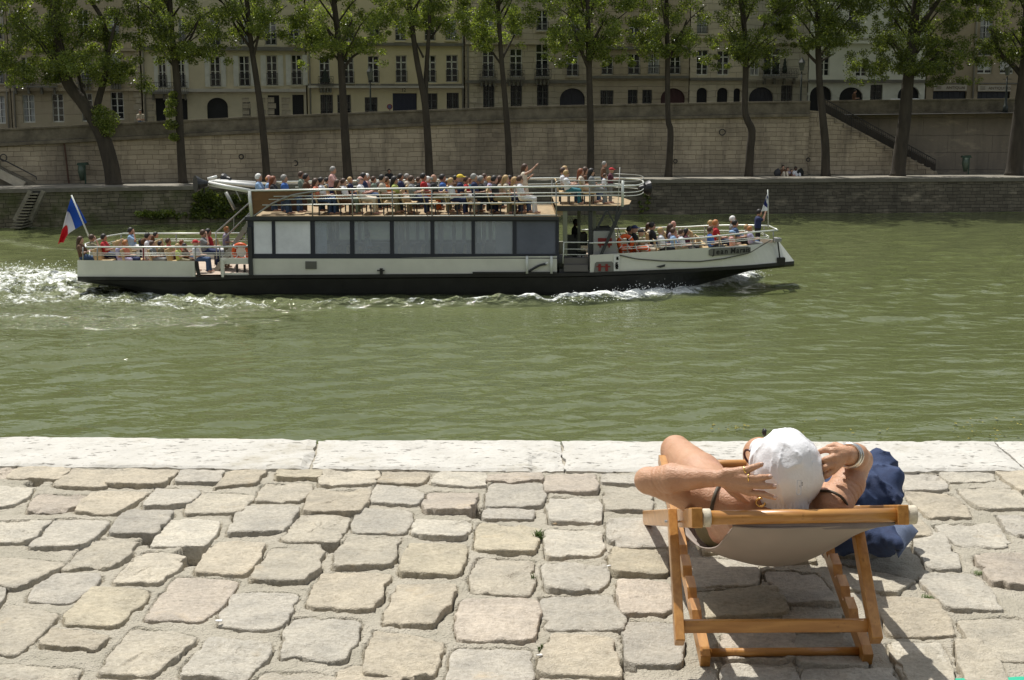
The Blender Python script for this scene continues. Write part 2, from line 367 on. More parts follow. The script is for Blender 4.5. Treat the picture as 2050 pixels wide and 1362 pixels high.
# ================================================================== NEAR QUAY
KF = [G(u, v) for u, v in ((-400, 874), (0, 877), (600, 883), (1200, 885.5), (2050, 886), (2400, 886))]   # river-side edge of the kerb
KB = [G(u, v) for u, v in ((-400, 931), (0, 934), (600, 941), (1200, 945), (2050, 944), (2400, 944))]
def kf(x): return np.interp(x, [p[0] for p in KF], [p[1] for p in KF])
def kb(x): return np.interp(x, [p[0] for p in KB], [p[1] for p in KB])
# quay body below (stone wall into the river + ground sheet behind)
qb = MB()
qb.box((-300, -60, -7.5), (300, 6.30, -.12))
stone_wall = mat("quay_masonry", (.34, .31, .25), .9, noise=(1.2, .3), bump=(6, .03))
tag(qb.build("quay_wall", stone_wall, world=False), "stone quay wall under the cobbled near bank", "quay wall", kind="structure")
# sandy joint bed
def holes():
    hs_ = []
    for (u, v, r) in ((392, 1108, .075), (308, 1076, .045), (668, 1093, .032), (958, 1024, .05), (425, 1135, .03), (72, 966, .028), (475, 1032, .022), (905, 1052, .03), (1243, 1330, .03), (1172, 1298, .03), (1185, 1292, .02)):
        hs_.append((*G(u, v)[:2], r))
    return hs_
HOLES = holes()
bx = axis([(-60, -4, 2), (-4, -2.5, .1), (-2.5, 3.0, .0075), (3.0, 4.5, .1), (4.5, 60, 2)]); by = axis([(-20, 2.4, 1.6), (2.4, 3.5, .05), (3.5, 6.2, .0075)])
BX, BY = np.meshgrid(bx, by, indexing='ij'); bp3 = np.stack([BX, BY, BX * 0], -1)
BZ = -.005 + .006 * fbm(bp3 * 5, 4) + .003 * fbm(bp3 * 40, 3) + .0012 * fbm(bp3 * 110, 2)
for hx, hy, r in HOLES:
    d = np.hypot((BX - hx), (BY - hy) * .75) + .012 * fbm(bp3 * 25, 2); BZ -= .11 * np.clip(1.25 - d / r, 0, 1) ** .5
BZ = np.where(BY > kb(BX) - .005, -.10, BZ)
ii = np.arange((len(bx) - 1) * len(by)).reshape(len(bx) - 1, len(by))[:, :-1].ravel(); nb = len(by)
sand = mat("joint_sand", (.50, .455, .37), .95, noise=(5, .2), bump=(130, .014), c2=(.37, .34, .265))
# paving stones measured from the photograph (corners TL TR BR BL) in three blocks, zoomed coordinates
S4 = """0,215,85,210,30,262,-30,262;100,208,385,212,320,272,60,262;405,215,665,225,560,310,300,300;690,215,960,225,880,310,590,300;985,222,1215,228,1170,290,965,288
1260,225,1440,222,1380,290,1170,322;1530,228,1740,225,1720,268,1520,265;-40,310,185,318,75,400,-60,430;215,345,480,350,340,445,160,445;500,335,810,345,620,455,415,450
850,315,1085,335,1010,415,780,425;1090,345,1370,360,1310,445,1010,460;1440,290,1695,290,1620,395,1390,390;0,490,290,495,150,610,-80,615;300,485,590,500,440,640,165,635
690,450,935,450,850,570,600,565;920,490,1195,500,1110,625,830,625;1310,420,1615,430,1530,555,1250,560;1640,465,1899,470,1830,615,1540,605;-20,700,345,715,100,870,-90,830
500,590,760,610,600,755,350,748;790,650,1000,690,880,830,635,830;1180,610,1440,620,1330,795,1065,780;1480,645,1755,670,1660,840,1380,815;310,795,545,805,385,935,150,930
500,860,800,890,640,1070,350,1055;960,810,1285,830,1100,1045,805,1030;1270,895,1625,895,1510,1080,1200,1060;40,955,310,1010,90,1215,-150,1190;300,1085,605,1125,500,1205,230,1165
730,1080,1055,1135,830,1340,545,1320;1140,1140,1470,1170,1330,1362,1000,1340;1600,1020,1960,1035,1860,1250,1535,1240;0,1265,440,1300,330,1470,-150,1440;-130,890,20,860,-30,960,-200,980
1440,1330,1820,1340,1720,1540,1360,1520;1880,1290,2180,1300,2100,1500,1800,1490;480,1395,900,1400,780,1560,380,1540"""
S5 = """135,225,420,230,400,300,120,300;460,228,700,230,640,292,430,285;770,235,995,238,1000,318,725,290;1020,248,1310,242,1300,280,1035,280;1040,292,1315,292,1312,420,1015,415
1350,250,1600,245,1605,345,1345,340;1660,248,1850,250,1850,298,1645,290;70,330,375,330,325,455,35,455;420,290,675,340,630,410,390,400;700,340,960,345,925,455,680,455
1360,370,1625,380,1630,505,1365,505;1675,330,1905,330,1905,440,1665,435;330,425,605,450,560,565,295,550;640,490,925,500,890,595,620,580;1020,430,1250,440,1240,480,1010,490
985,505,1290,545,1265,670,960,655;1345,550,1635,560,1620,680,1345,700;1680,490,1930,495,1930,610,1690,605;270,580,545,595,480,740,190,745;600,620,900,630,860,800,555,780
975,700,1270,705,1250,900,935,880;1340,730,1660,740,1640,885,1340,870;1710,645,1990,650,1990,790,1720,780;130,770,475,790,395,985,50,960;540,850,845,860,720,1060,470,1045
880,930,1290,935,1260,1150,865,1135;1330,900,1680,905,1750,1080,1330,1090;1740,835,2000,840,2010,1000,1760,1010;410,1090,750,1170,710,1345,365,1320;850,1190,1250,1200,1220,1500,790,1500
1370,1130,1680,1150,1740,1340,1310,1310;1765,1050,2060,1060,2060,1280,1790,1260;1300,1380,1700,1380,1700,1560,1280,1560"""
S1 = """0,535,240,560,250,680,-10,680;250,395,400,395,420,480,265,480;350,730,690,760,700,870,390,870;750,800,1000,820,1110,970,850,965;860,1020,1110,1030,1150,1120,880,1110;1110,760,1490,850,1400,910,1150,890
400,905,800,890,840,1020,430,1040;540,1130,890,1120,900,1240,560,1260;920,1130,1200,1125,1260,1290,930,1270;550,1290,900,1290,900,1450,560,1450;1400,1180,1640,1180,1650,1380,1500,1380;430,600,700,610,700,710,440,710;740,640,960,660,1000,760,750,740
960,1310,1380,1310,1440,1480,980,1480;430,300,640,300,650,370,440,370;700,300,900,300,900,370,710,370;450,480,700,480,700,560,460,560"""
S6 = """420,235,640,240,650,330,440,332;650,230,905,232,905,275,690,282;940,230,1105,232,1150,330,1060,330;725,320,1030,320,1110,420,860,425;440,345,690,350,790,470,570,480
620,520,930,510,1010,640,740,635;940,465,1130,465,1160,590,1050,580;480,560,640,560,740,755,560,750;820,685,1085,680,1150,850,930,840;510,800,810,790,970,980,660,970
290,925,610,930,700,1120,370,1120;720,1030,1060,1030,1150,1260,880,1240;360,1175,640,1175,690,1390,470,1390;720,1150,850,1160,1000,1380,780,1390;1130,900,1400,900,1450,1100,1210,1080;1170,1280,1400,1280,1450,1480,1220,1480;1120,600,1300,600,1320,800,1190,800"""
quads = []
for txt, ox, oy, s in ((S4, 0, 860, 2.713), (S5, 600, 860, 2.713), (S1, 1240, 830, 2.56), (S6, 1650, 860, 2.7125)):
    for q in txt.replace("\n", ";").split(";"):
        c = list(map(float, q.split(","))); quads.append(np.array([G(ox + c[i] / s, oy + c[i + 1] / s)[:2] for i in (0, 2, 4, 6)]))
cent = np.array([q.mean(0) for q in quads])
# the same courses continued outside the picture and in the unmeasured gaps
rq = np.random.default_rng(21)
x = -14.0
while x < 14:
    wcol = rq.uniform(.19, .25); y = 5.85 + rq.uniform(-.1, .06)
    while y > -1.0:
        ln = rq.uniform(.22, .34); c = np.array([x + wcol / 2 + .08 * (y - 5) * 0, y - ln / 2])
        if np.min(np.hypot((cent[:, 0] - c[0]) / 1.0, (cent[:, 1] - c[1]) / 1.25)) > .225 and y < kb(x) - .01 and y > (2.2 if abs(x) < 5 else 3.5):
            g = .018; j = lambda: rq.uniform(-.012, .012)
            quads.append(np.array([[x + g + j(), y - g + j()], [x + wcol - g + j(), y - g + j()], [x + wcol - g + j(), y - ln + g + j()], [x + g + j(), y - ln + g + j()]]))
            cent = np.vstack([cent, c])
        y -= ln
    x += wcol
SV, SF, SC, RINGS = [], [], [], []; nv = 0
tints = [(.52, .485, .41), (.50, .475, .42), (.54, .50, .42), (.51, .485, .43), (.58, .55, .48), (.53, .48, .39), (.53, .475, .41), (.49, .465, .415)]
NS, NR = 64, 9
for qi, q in enumerate(quads):
    c = q.mean(0); n = NS; pts = []
    ring = []
    for k in range(n):
        t = (k + .5) / n * 4; e = int(t); f = t - e
        A_, B_ = q[e % 4], q[(e + 1) % 4]; p = A_ * (1 - f) + B_ * f
        # round the corners
        cf_ = max(0, 1 - min(f, 1 - f) * 2 / .34); p = p + (c - p) * .045 * cf_ ** 2
        ring.append(p)
    ring = np.array(ring); seed = rq.random() * 100
    nn = .017 + fbm(np.stack([ring[:, 0] * 9, ring[:, 1] * 9, np.full(n, seed)], -1), 2) * .011 + fbm(np.stack([ring[:, 0] * 34, ring[:, 1] * 34, np.full(n, seed)], -1), 3) * .005 - np.clip(fbm(np.stack([ring[:, 0] * 16, ring[:, 1] * 16, np.full(n, seed + 5)], -1), 2) - .35, 0, 1) * .03
    dirs = ring - c; dl = np.hypot(dirs[:, 0], dirs[:, 1])[:, None]; ring = ring + dirs / dl * nn[:, None]
    RINGS.append((c, ring))
    tilt = rq.normal(0, .018, 2) + np.array([.006, -.024]); hgt = rq.uniform(-.001, .009); dome = rq.uniform(-.002, .002); crease = rq.random() < .3
    V = [];
    fr = [1.0, .995, .975, .93, .86, .70, .50, .26]; zz = [-.075, -.0035, -.0006, 0, 0, 0, 0, 0]
    for f, z in zip(fr, zz):
        pp = c + (ring - c) * f; r = np.hypot(*(pp - c).T)
        z3 = hgt + z + dome * (1 - f * f) + (pp[:, 0] - c[0]) * tilt[0] + (pp[:, 1] - c[1]) * tilt[1]
        s3 = np.stack([pp[:, 0], pp[:, 1], np.full(n, seed)], -1)
        z3 = z3 + (.0042 * fbm(s3 * [9, 14, 9], 4, .6) + .0026 * fbm(s3 * [30, 50, 30], 3) if z > -.05 else 0)
        if crease: z3 = z3 - (.007 * (fbm(s3 * 7 + 31, 3) > .35) if z > -.05 else 0)
        V.append(np.column_stack([pp, z3]))
    V.append(np.array([[c[0], c[1], hgt + dome]])); Vn = np.vstack(V); R_ = len(fr)
    for i in range(R_ - 1):
        for k in range(n): SF.append((nv + i * n + k, nv + (i + 1) * n + k, nv + (i + 1) * n + (k + 1) % n, nv + i * n + (k + 1) % n))
    cc = nv + R_ * n
    for k in range(0, n, 1): SF.append((nv + (R_ - 1) * n + k, cc, cc, nv + (R_ - 1) * n + (k + 1) % n))
    SV.append(Vn); nv += len(Vn); tcol = np.array(tints[rq.integers(len(tints))]) * rq.uniform(.86, 1.06) * [1.0, .985, .955]
    if rq.random() < .07: tcol = np.array((.53, .475, .36)) * rq.uniform(.85, 1.02)
    SC.append(np.tile(tcol, (len(Vn), 1)))
CRN = fbm(bp3 * 18 + 4, 2) * .5 + .5
for cs_, rg in RINGS:
    if not (-2.6 < cs_[0] < 3.1 and 3.4 < cs_[1] < 6.2): continue
    i0, i1 = np.searchsorted(bx, [cs_[0] - .3, cs_[0] + .3]); j0, j1 = np.searchsorted(by, [cs_[1] - .4, cs_[1] + .4]); dx = BX[i0:i1, j0:j1] - cs_[0]; dy = BY[i0:i1, j0:j1] - cs_[1]
    ra = np.arctan2(rg[:, 1] - cs_[1], rg[:, 0] - cs_[0]); rr_ = np.hypot(rg[:, 1] - cs_[1], rg[:, 0] - cs_[0]); o_ = np.argsort(ra); R_at = np.interp(np.arctan2(dy, dx), ra[o_], rr_[o_], period=2 * pi)
    e_ = np.hypot(dx, dy) - R_at; BZ[i0:i1, j0:j1] -= .035 * np.clip(1 - e_ / (.001 + .016 * np.clip(CRN[i0:i1, j0:j1] - .38, 0, .5) + .002), 0, 1) * (e_ > -.02) + .012 * (e_ <= -.02)
bed = mesh("ground", np.stack([BX, BY, BZ], -1).reshape(-1, 3), np.stack([ii, ii + nb, ii + nb + 1, ii + 1], -1), sand, smooth=True)
tag(bed, "sandy mortar and grit bed between the paving stones", "ground", kind="structure")

SFa = [tuple(dict.fromkeys(f)) for f in SF]
pm = bpy.data.materials.new("paving_stone"); pm.use_nodes = True; nt = pm.node_tree; b_ = nt.nodes["Principled BSDF"]; b_.inputs["Roughness"].default_value = .8
tc = nt.nodes.new("ShaderNodeTexCoord"); at = nt.nodes.new("ShaderNodeAttribute"); at.attribute_name = "tint"
def nz2(scale, det=6, rough=.65, out="Object", sc3=(1, 1, 1)):
    mp = nt.nodes.new("ShaderNodeMapping"); mp.inputs["Scale"].default_value = sc3; L(nt, tc.outputs[out], mp.inputs[0])
    n = nt.nodes.new("ShaderNodeTexNoise"); n.inputs["Scale"].default_value = scale; n.inputs["Detail"].default_value = det; n.inputs["Roughness"].default_value = rough; L(nt, mp.outputs[0], n.inputs[0]); return n.outputs[0]
def ramp(x, a, b, c0, c1):
    r = nt.nodes.new("ShaderNodeMapRange"); L(nt, x, r.inputs[0]); r.inputs[1].default_value = a; r.inputs[2].default_value = b; r.inputs[3].default_value = c0; r.inputs[4].default_value = c1; return r.outputs[0]
def mulc(a, b, bt='MULTIPLY', f=1.0):
    m = nt.nodes.new("ShaderNodeMix"); m.data_type = 'RGBA'; m.blend_type = bt
    if isinstance(f, float): m.inputs[0].default_value = f
    else: L(nt, f, m.inputs[0])
    for i, q in ((6, a), (7, b)):
        if isinstance(q, tuple): m.inputs[i].default_value = (*q, 1)
        else: L(nt, q, m.inputs[i])
    return m.outputs[2]
v1 = mulc((.80, .80, .80), (1.18, 1.16, 1.12), 'MIX', ramp(nz2(7), .3, .7, 0., 1.)); c1 = mulc(at.outputs["Color"], v1)
v2 = mulc((.72, .70, .66), (1.1, 1.1, 1.1), 'MIX', ramp(nz2(60, 4, .7), .28, .62, 0., 1.)); c1 = mulc(c1, v2)
c1 = mulc(c1, (.62, .47, .27), 'MIX', ramp(nz2(4.2, 5), .62, .78, 0., .55))
L(nt, c1, b_.inputs["Base Color"])
bpn = nt.nodes.new("ShaderNodeBump"); bpn.inputs["Distance"].default_value = .011; bpn.inputs["Strength"].default_value = .9
hsum = nt.nodes.new("ShaderNodeMath"); hsum.operation = 'ADD'; L(nt, nz2(30, 6, .7, sc3=(.5, 1, 1)), hsum.inputs[0]); L(nt, nz2(150, 3), hsum.inputs[1])
L(nt, hsum.outputs[0], bpn.inputs["Height"]); L(nt, bpn.outputs[0], b_.inputs["Normal"])
pav = mesh("cobblestone_paving", np.vstack(SV), SFa, pm, smooth=True, colattr=("tint", np.vstack(SC)))
tag(pav, "worn beige and grey paving stones of the quay", "paving", kind="structure")
# pale kerb slabs along the water
kmat = bpy.data.materials.new("kerb_limestone"); kmat.use_nodes = True; nt = kmat.node_tree; b_ = nt.nodes["Principled BSDF"]; b_.inputs["Roughness"].default_value = .85
tc = nt.nodes.new("ShaderNodeTexCoord")
kc = mulc((.50, .48, .43), (.59, .57, .52), 'MIX', ramp(nz2(5), .3, .7, 0., 1.)); kc = mulc(kc, (.42, .385, .32), 'MIX', ramp(nz2(35, 5, .75), .56, .70, 0., .8))
kc = mulc(kc, (.10, .09, .07), 'MIX', ramp(nz2(42, 3, .6, sc3=(.4, 1, 1)), .60, .66, 0., .8)); kc = mulc(kc, (.33, .29, .20), 'MIX', ramp(nz2(1.6, 6, .75), .54, .68, 0., .6))
L(nt, kc, b_.inputs["Base Color"]); bpn = nt.nodes.new("ShaderNodeBump"); bpn.inputs["Distance"].default_value = .006; bpn.inputs["Strength"].default_value = 1
L(nt, nz2(45, 6, .75), bpn.inputs["Height"]); L(nt, bpn.outputs[0], b_.inputs["Normal"])
jx = [(-500, -480), (625, 650 - 12), (1133, 1126), (1985, 2052), (2600, 2700)]     # joint: pixel at river edge, pixel at back edge
cuts = [(G(-500, 877)[0], G(-480, 934)[0])] + [(-5, -5)] * 0
cutx = [(-12, -12), (-9, -9), (-6, -6), (-3.9, -3.9), (G(636, 883)[0], G(622, 941)[0]), (G(1124, 886)[0], G(1131, 945)[0]), (G(1990, 886)[0], G(2056, 944)[0]), (4.6, 4.6), (7, 7), (10, 10)]
for i in range(len(cutx) - 1):
    (a0, a1), (b0, b1) = cutx[i], cutx[i + 1]; g = .004; nx = max(4, int((b0 - a0) / .02)); ny = 26; Pm = np.zeros((nx + 1, ny + 1, 3))
    for ix in range(nx + 1):
        f = ix / nx
        for iy in range(ny + 1):
            h = iy / ny; xa = (a0 + g) + (b0 - a0 - 2 * g) * f; xb = (a1 + g) + (b1 - a1 - 2 * g) * f; xx = xb + (xa - xb) * h
            Pm[ix, iy] = (xx, kb(xx) + (kf(xx) - kb(xx)) * h, 0)
    q3 = Pm * 1.0; q3[..., 2] = i * 3.1
    e = np.minimum(np.minimum(np.arange(nx + 1)[:, None], nx - np.arange(nx + 1)[:, None]) * .5 + 0 * Pm[..., 0], np.minimum(np.arange(ny + 1), ny - np.arange(ny + 1))[None, :] + 0 * Pm[..., 0])
    Pm[..., 0] += (np.minimum(np.arange(nx + 1), nx - np.arange(nx + 1)) < 1)[:, None] * .008 * fbm(q3 * 16, 3); Pm[..., 2] = .012 + .0035 * fbm(q3 * 7, 4) + .0018 * fbm(q3 * 40, 3) - .010 * np.clip(1 - e / 1.2, 0, 1) - .010 * np.clip(fbm(q3 * 9 + 5, 3) - .75 + .3 * (e < 2), 0, 1)
    Pm[:, 0, 1] += .010 * fbm(q3[:, 0] * 14, 3); Pm[:, -1, 1] += .005 * fbm(q3[:, -1] * 14, 3)
    if i == 4:   # broken corner of the middle slab
        cx, cy = G(1090, 928)[:2]; d = np.hypot((Pm[..., 0] - cx) / .10, (Pm[..., 1] - cy) / .16) + .35 * fbm(q3 * 22, 3); Pm[..., 2] -= .013 * np.clip((1 - d) * 3, 0, 1) * (Pm[..., 0] > cx - .06)
    if i == 3:
        cx, cy = G(632, 925)[:2]; d = np.hypot((Pm[..., 0] - cx) / .05, (Pm[..., 1] - cy) / .28) + .35 * fbm(q3 * 22, 3); Pm[..., 2] -= .010 * np.clip((1 - d) * 3, 0, 1)
    m_ = MB(); m_.grid(Pm)
    bot = Pm.copy(); bot[..., 2] = -.30
    for sl in (np.s_[0, :], np.s_[-1, :], np.s_[:, 0], np.s_[:, -1]): m_.grid(np.stack([Pm[sl], bot[sl]]))
    tag(m_.build("kerb", kmat, world=False, smooth=False), None, None, kind="structure")
    o = bpy.data.objects[-1] if False else None
# unseen dark wall behind the camera, added to block sky light from the quay
hw_ = MB(); hw_.box((-120, -9, -.02), (120, -7.5, 8.5)); hw_.box((-120, -9.1, 8.5), (120, -7.35, 9.4)); tag(hw_.build("sky_blocker_wall", mat("dark_blocker_masonry", (.12, .11, .09), .95, noise=(.5, .3), bump=(3, .05)), world=False), kind="structure")
# river face under the kerb
kbed = MB(); kbed.grid(np.array([[(x, kb(x) - .01, -.012), (x, kf(x) - .012, -.012)] for x in np.linspace(-12, 10, 60)])); tag(kbed.build('kerb_mortar', sand, world=False), kind='structure')
rf = MB(); rf.box((-40, 6.28, -7.5), (-5, 6.42, -.31)); rf.box((-5, 6.28, -7.5), (40, 6.42, -.31)); tag(rf.build("quay_face", stone_wall, world=False), None, None, kind="structure")
# weeds, grit
weedm = mat("weed_green", (.10, .16, .03), .6, noise=(30, .4)); dryg = mat("dry_grass", (.35, .32, .16), .8)
def tuft(u, v, n, h, wd, label, m=None, seed=0):
    r = random.Random(seed); c = G(u, v); mb = MB()
    for _ in range(n):
        a = r.uniform(0, 2 * pi); l = h * r.uniform(.5, 1.1); s = r.uniform(.2, 1) * wd; b0 = c + np.array([r.gauss(0, wd * .3), r.gauss(0, wd * .3), -.012]); d = np.array([cos(a), sin(a), 0]); n_ = np.array([-sin(a), cos(a), 0]) * h * .045
        m1 = b0 + d * s * .5 + np.array([0, 0, l * .7]); e = b0 + d * s * 1.2 + np.array([0, 0, l * r.uniform(.6, 1)])
        mb.add([b0 - n_, b0 + n_, m1 + n_, m1 - n_, e], [(0, 1, 2, 3), (3, 2, 4)])
    o = mb.build("weed_tuft", m or weedm, world=False); tag(o, label, "weed", "weeds in the paving joints"); return o
tuft(1078, 1078, 60, .05, .022, "green grass tuft between two stones, nearest the broken kerb corner", seed=1)
tuft(1068, 1158, 22, .03, .012, "tiny grass blades at the edge of a rounded stone below the larger tuft", seed=2)
tuft(1083, 1300, 24, .035, .013, "small bright weed in the joint near the bottom edge of the photo, centre", seed=3)
tuft(1858, 1196, 60, .025, .026, "leafy weed in the joint just beyond the deckchair's right leg", seed=4)
tuft(1957, 1145, 50, .015, .02, "mossy weed beside the ochre paving stone at the far right", seed=5)
tuft(335, 1182, 40, .012, .02, "moss in the joint left of a grey stone in the left foreground", seed=6)
tuft(715, 1031, 40, .012, .02, "moss patch at a stone corner midway to the kerb", seed=7)
tuft(478, 1032, 30, .01, .015, "moss inside the small joint hole left of the ochre edged stones", seed=8)
tuft(1165, 1292, 30, .012, .03, "mossy grit under the big twisted stone at the bottom", seed=9)
def chip(u, v, sx, m, name, label, cat):
    c = G(u, v); V, Q = sdf_mesh([('e', c + [0, 0, .012], (sx, sx * .6, sx * .3)), ('e', c + [sx * .8, .003, .012], (sx * .6, sx * .7, sx * .25))], sx * .12, .004)
    V = V + .15 * sx * np.stack([fbm(V / sx * 1.5, 2), fbm(V / sx * 1.5 + 7, 2), fbm(V / sx * 1.5 + 3, 2)], -1)
    tag(mesh(name, V, Q, m), label, cat)
white_scrap = mat("white_scrap", (.8, .78, .75), .7); chip(437, 1251, .010, white_scrap, "paper_scrap", "crumpled white scrap lying in a joint in the left foreground", "scrap")
chip(1218, 1140, .007, white_scrap, "pebble", "small white pebble right of the centre stones", "pebble"); chip(1079, 1320, .008, white_scrap, "shell_fragment", "pale chip of shell by the bottom weed", "fragment")
chip(1110, 1055, .008, mat("brown_stone", (.3, .22, .13), .8), "stone_chip", "brown stone chip beside a rounded paving stone", "fragment")
# green cloth edge at the bottom right corner
gc = MB(); g0 = G(1884, 1360.5); g1 = G(2060, 1359.0)
Pm = np.array([[(x, y - .012 * (k), .006 + .004 * fbm(np.array([x * 12., k * .4, 0.]))) for k in range(12)] for x, y in zip(np.linspace(g0[0], g1[0] + .25, 30), np.linspace(g0[1], g1[1], 30))]); gc.grid(Pm)
o = gc.build("towel", mat("turquoise_cloth", (.03, .42, .26), .8, bump=(200, .002)), world=False); md = o.modifiers.new("s", 'SOLIDIFY'); md.thickness = .004
tag(o, "turquoise green towel just showing at the bottom right corner", "towel")
# leaves and debris on the water by the kerb
dm = mat("floating_leaf", (.25, .22, .04), .7, noise=(3, .5)); db = MB(); rl = random.Random(4)
for _ in range(90):
    u = rl.choice([rl.uniform(1600, 1780), rl.uniform(1420, 1500), rl.uniform(1900, 2050), rl.uniform(1900, 2050)]); v = rl.uniform(836, 880) if u > 1520 else rl.uniform(850, 860); p = G(u, v, WZ + .03); a = rl.uniform(0, 3); s = rl.uniform(.02, .055)
    d = np.array([cos(a), sin(a), 0]) * s; e = np.array([-sin(a), cos(a), 0]) * s * .6; db.add([p - d, p - e, p + d, p + e + [0, 0, .02]], [(0, 1, 2, 3)])
tag(db.build("floating_leaves", dm, world=False), "yellow and brown leaves floating on the water close to the kerb", "leaves", kind="stuff")
# ================================================================== DECKCHAIR
wood = bpy.data.materials.new("varnished_wood"); wood.use_nodes = True; nt = wood.node_tree; b_ = nt.nodes["Principled BSDF"]
b_.inputs["Roughness"].default_value = .38; b_.inputs["Coat Weight"].default_value = .3; b_.inputs["Coat Roughness"].default_value = .2
tc = nt.nodes.new("ShaderNodeTexCoord")
wv = nt.nodes.new("ShaderNodeTexNoise"); wv.inputs["Scale"].default_value = 9; wv.inputs["Detail"].default_value = 6; wv.inputs["Distortion"].default_value = .6
mp = nt.nodes.new("ShaderNodeMapping"); mp.inputs["Scale"].default_value = (6, .7, 6); L(nt, tc.outputs["Object"], mp.inputs[0]); L(nt, mp.outputs[0], wv.inputs[0])
wc = mulc((.38, .16, .032), (.56, .28, .072), 'MIX', ramp(wv.outputs[0], .3, .7, 0., 1.)); wc = mulc(wc, (.20, .07, .015), 'MIX', ramp(nz2(18, 4, .6, sc3=(3, .4, 3)), .62, .75, 0., .6))
L(nt, wc, b_.inputs["Base Color"])
wood_x = wood.copy(); wood_x.name = "varnished_wood_crosswise"; [n for n in wood_x.node_tree.nodes if n.type == 'MAPPING'][0].inputs["Scale"].default_value = (.7, 6, 6)
canvas_m = bpy.data.materials.new("canvas_cloth"); canvas_m.use_nodes = True; nt = canvas_m.node_tree; b_ = nt.nodes["Principled BSDF"]; b_.inputs["Roughness"].default_value = .9
tc = nt.nodes.new("ShaderNodeTexCoord")
cc_ = mulc((.42, .355, .31), (.48, .41, .36), 'MIX', ramp(nz2(3, 3), .3, .7, 0., 1.)); L(nt, cc_, b_.inputs["Base Color"])
bpn = nt.nodes.new("ShaderNodeBump"); bpn.inputs["Distance"].default_value = .001; bpn.inputs["Strength"].default_value = .8
wva = nt.nodes.new("ShaderNodeTexNoise"); wva.inputs["Scale"].default_value = 420; L(nt, tc.outputs["Object"], wva.inputs[0]); L(nt, wva.outputs[0], bpn.inputs["Height"]); L(nt, bpn.outputs[0], b_.inputs["Normal"])
trn = nt.nodes.new("ShaderNodeBsdfTranslucent"); trn.inputs[0].default_value = (.42, .33, .27, 1); mxs = nt.nodes.new("ShaderNodeMixShader"); mxs.inputs[0].default_value = .22
outn = [n for n in nt.nodes if n.type == 'OUTPUT_MATERIAL'][0]; L(nt, b_.outputs[0], mxs.inputs[1]); L(nt, trn.outputs[0], mxs.inputs[2]); L(nt, mxs.outputs[0], outn.inputs[0])
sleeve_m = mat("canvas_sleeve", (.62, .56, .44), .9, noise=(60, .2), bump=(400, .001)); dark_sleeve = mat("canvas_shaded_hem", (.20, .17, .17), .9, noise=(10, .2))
steel = mat("bolt_steel", (.5, .5, .5), .35, 1.)
ch = empty("deckchair", tuple(G(1575, 1330)), label="wooden deckchair with grey brown canvas standing on the cobbles with a sunbather in it", cat="deckchair")
AL, AR = W(1405, 1037, 3.87), W(1812, 1031, 3.92)
FL = G(1303, 1043) + [0, 0, .012]; FR = FL + (AR - AL) * [1, 1, 0]
def part(name, f, m=wood, bevel=.003, smooth=False, parent=ch):
    mb = MB(); f(mb); return mb.build(name, m, parent, smooth=smooth, bevel=bevel)
dA = (FL - AL) / np.linalg.norm(FL - AL)
part("side_rail", lambda m: m.bar(AL - [.016, 0, 0] - dA * .03, FL - [.016, 0, 0], .030, .055))
dB = (FR - AR) / np.linalg.norm(FR - AR)
part("side_rail", lambda m: m.bar(AR - [.012, 0, 0] - dB * .03, FR - [.012, 0, 0], .030, .055))
part("top_bar", lambda m: m.tube([AL + [.004, 0, 0], AR + [.004, 0, 0]], .0195, 20), wood_x, 0, True)
part("canvas_sleeve", lambda m: m.tube([AL + [.0, 0, 0], AL + [.024, 0, 0]], .0255, 18), sleeve_m, .004, True)
part("canvas_sleeve", lambda m: m.tube([AR + [.002, 0, 0], AR + [.030, 0, 0]], .0265, 18), sleeve_m, .004, True)
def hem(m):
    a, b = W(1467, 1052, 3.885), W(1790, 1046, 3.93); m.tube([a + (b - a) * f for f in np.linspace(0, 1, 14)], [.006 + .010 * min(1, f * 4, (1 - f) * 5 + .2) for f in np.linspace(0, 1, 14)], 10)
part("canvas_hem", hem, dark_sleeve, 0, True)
# notched frame
NL0, NR0 = G(1412, 1331) + [0, 0, .012], G(1737, 1328) + [0, 0, .012]; NL1 = W(1326, 917, 4.95); NR1 = NL1 + (NR0 - NL0) * [1, 1, 0] + [.0, 0, 0]
def notched(a, b):
    d = (b - a); Ln = np.linalg.norm(d); d = d / Ln; up = np.cross(np.array([1., 0, 0]), d); up = up if up[2] > 0 else -up
    prof = [(0, -.022), (0, .018), (.03, .026)]
    s = .14
    for k in range(4): prof += [(s, .026), (s + .004, .004), (s + .022, .004), (s + .05, .026)]; s += .105
    prof += [(Ln - .02, .022), (Ln, .012), (Ln, -.022)]
    return [a + d * p + up * q for p, q in prof]
def nrail(a, b):
    def f(m):
        pr = notched(a, b); n = len(pr); V = [p - np.array([.014, 0, 0]) for p in pr] + [p + np.array([.014, 0, 0]) for p in pr]
        Fc = [(i, (i + 1) % n, n + (i + 1) % n, n + i) for i in range(n)]
        # side caps as strips between upper and lower edge
        d = (b - a); Ln = np.linalg.norm(d); d /= Ln
        low = [p - (p - a - d * (p - a).dot(d)) + (np.cross(np.array([1., 0, 0]), d) * (-.022 if np.cross(np.array([1., 0, 0]), d)[2] > 0 else .022)) for p in pr[1:-1]]
        k = len(V)
        for sx in (-.014, .014):
            st_ = len(V)
            for p in low: V.append(p + np.array([sx, 0, 0]))
            o_ = 0 if sx < 0 else n
            for i in range(len(low) - 1):
                q = (o_ + 1 + i, o_ + 2 + i, st_ + i + 1, st_ + i); Fc.append(q)
        m.add(V, Fc)
    return f
part("notched_rail", nrail(NL0, NL1), bevel=0); part("notched_rail", nrail(NR0, NR1), bevel=0)
rb0, rb1 = W(1412, 1307, 4.10), W(1731, 1304, 4.11)
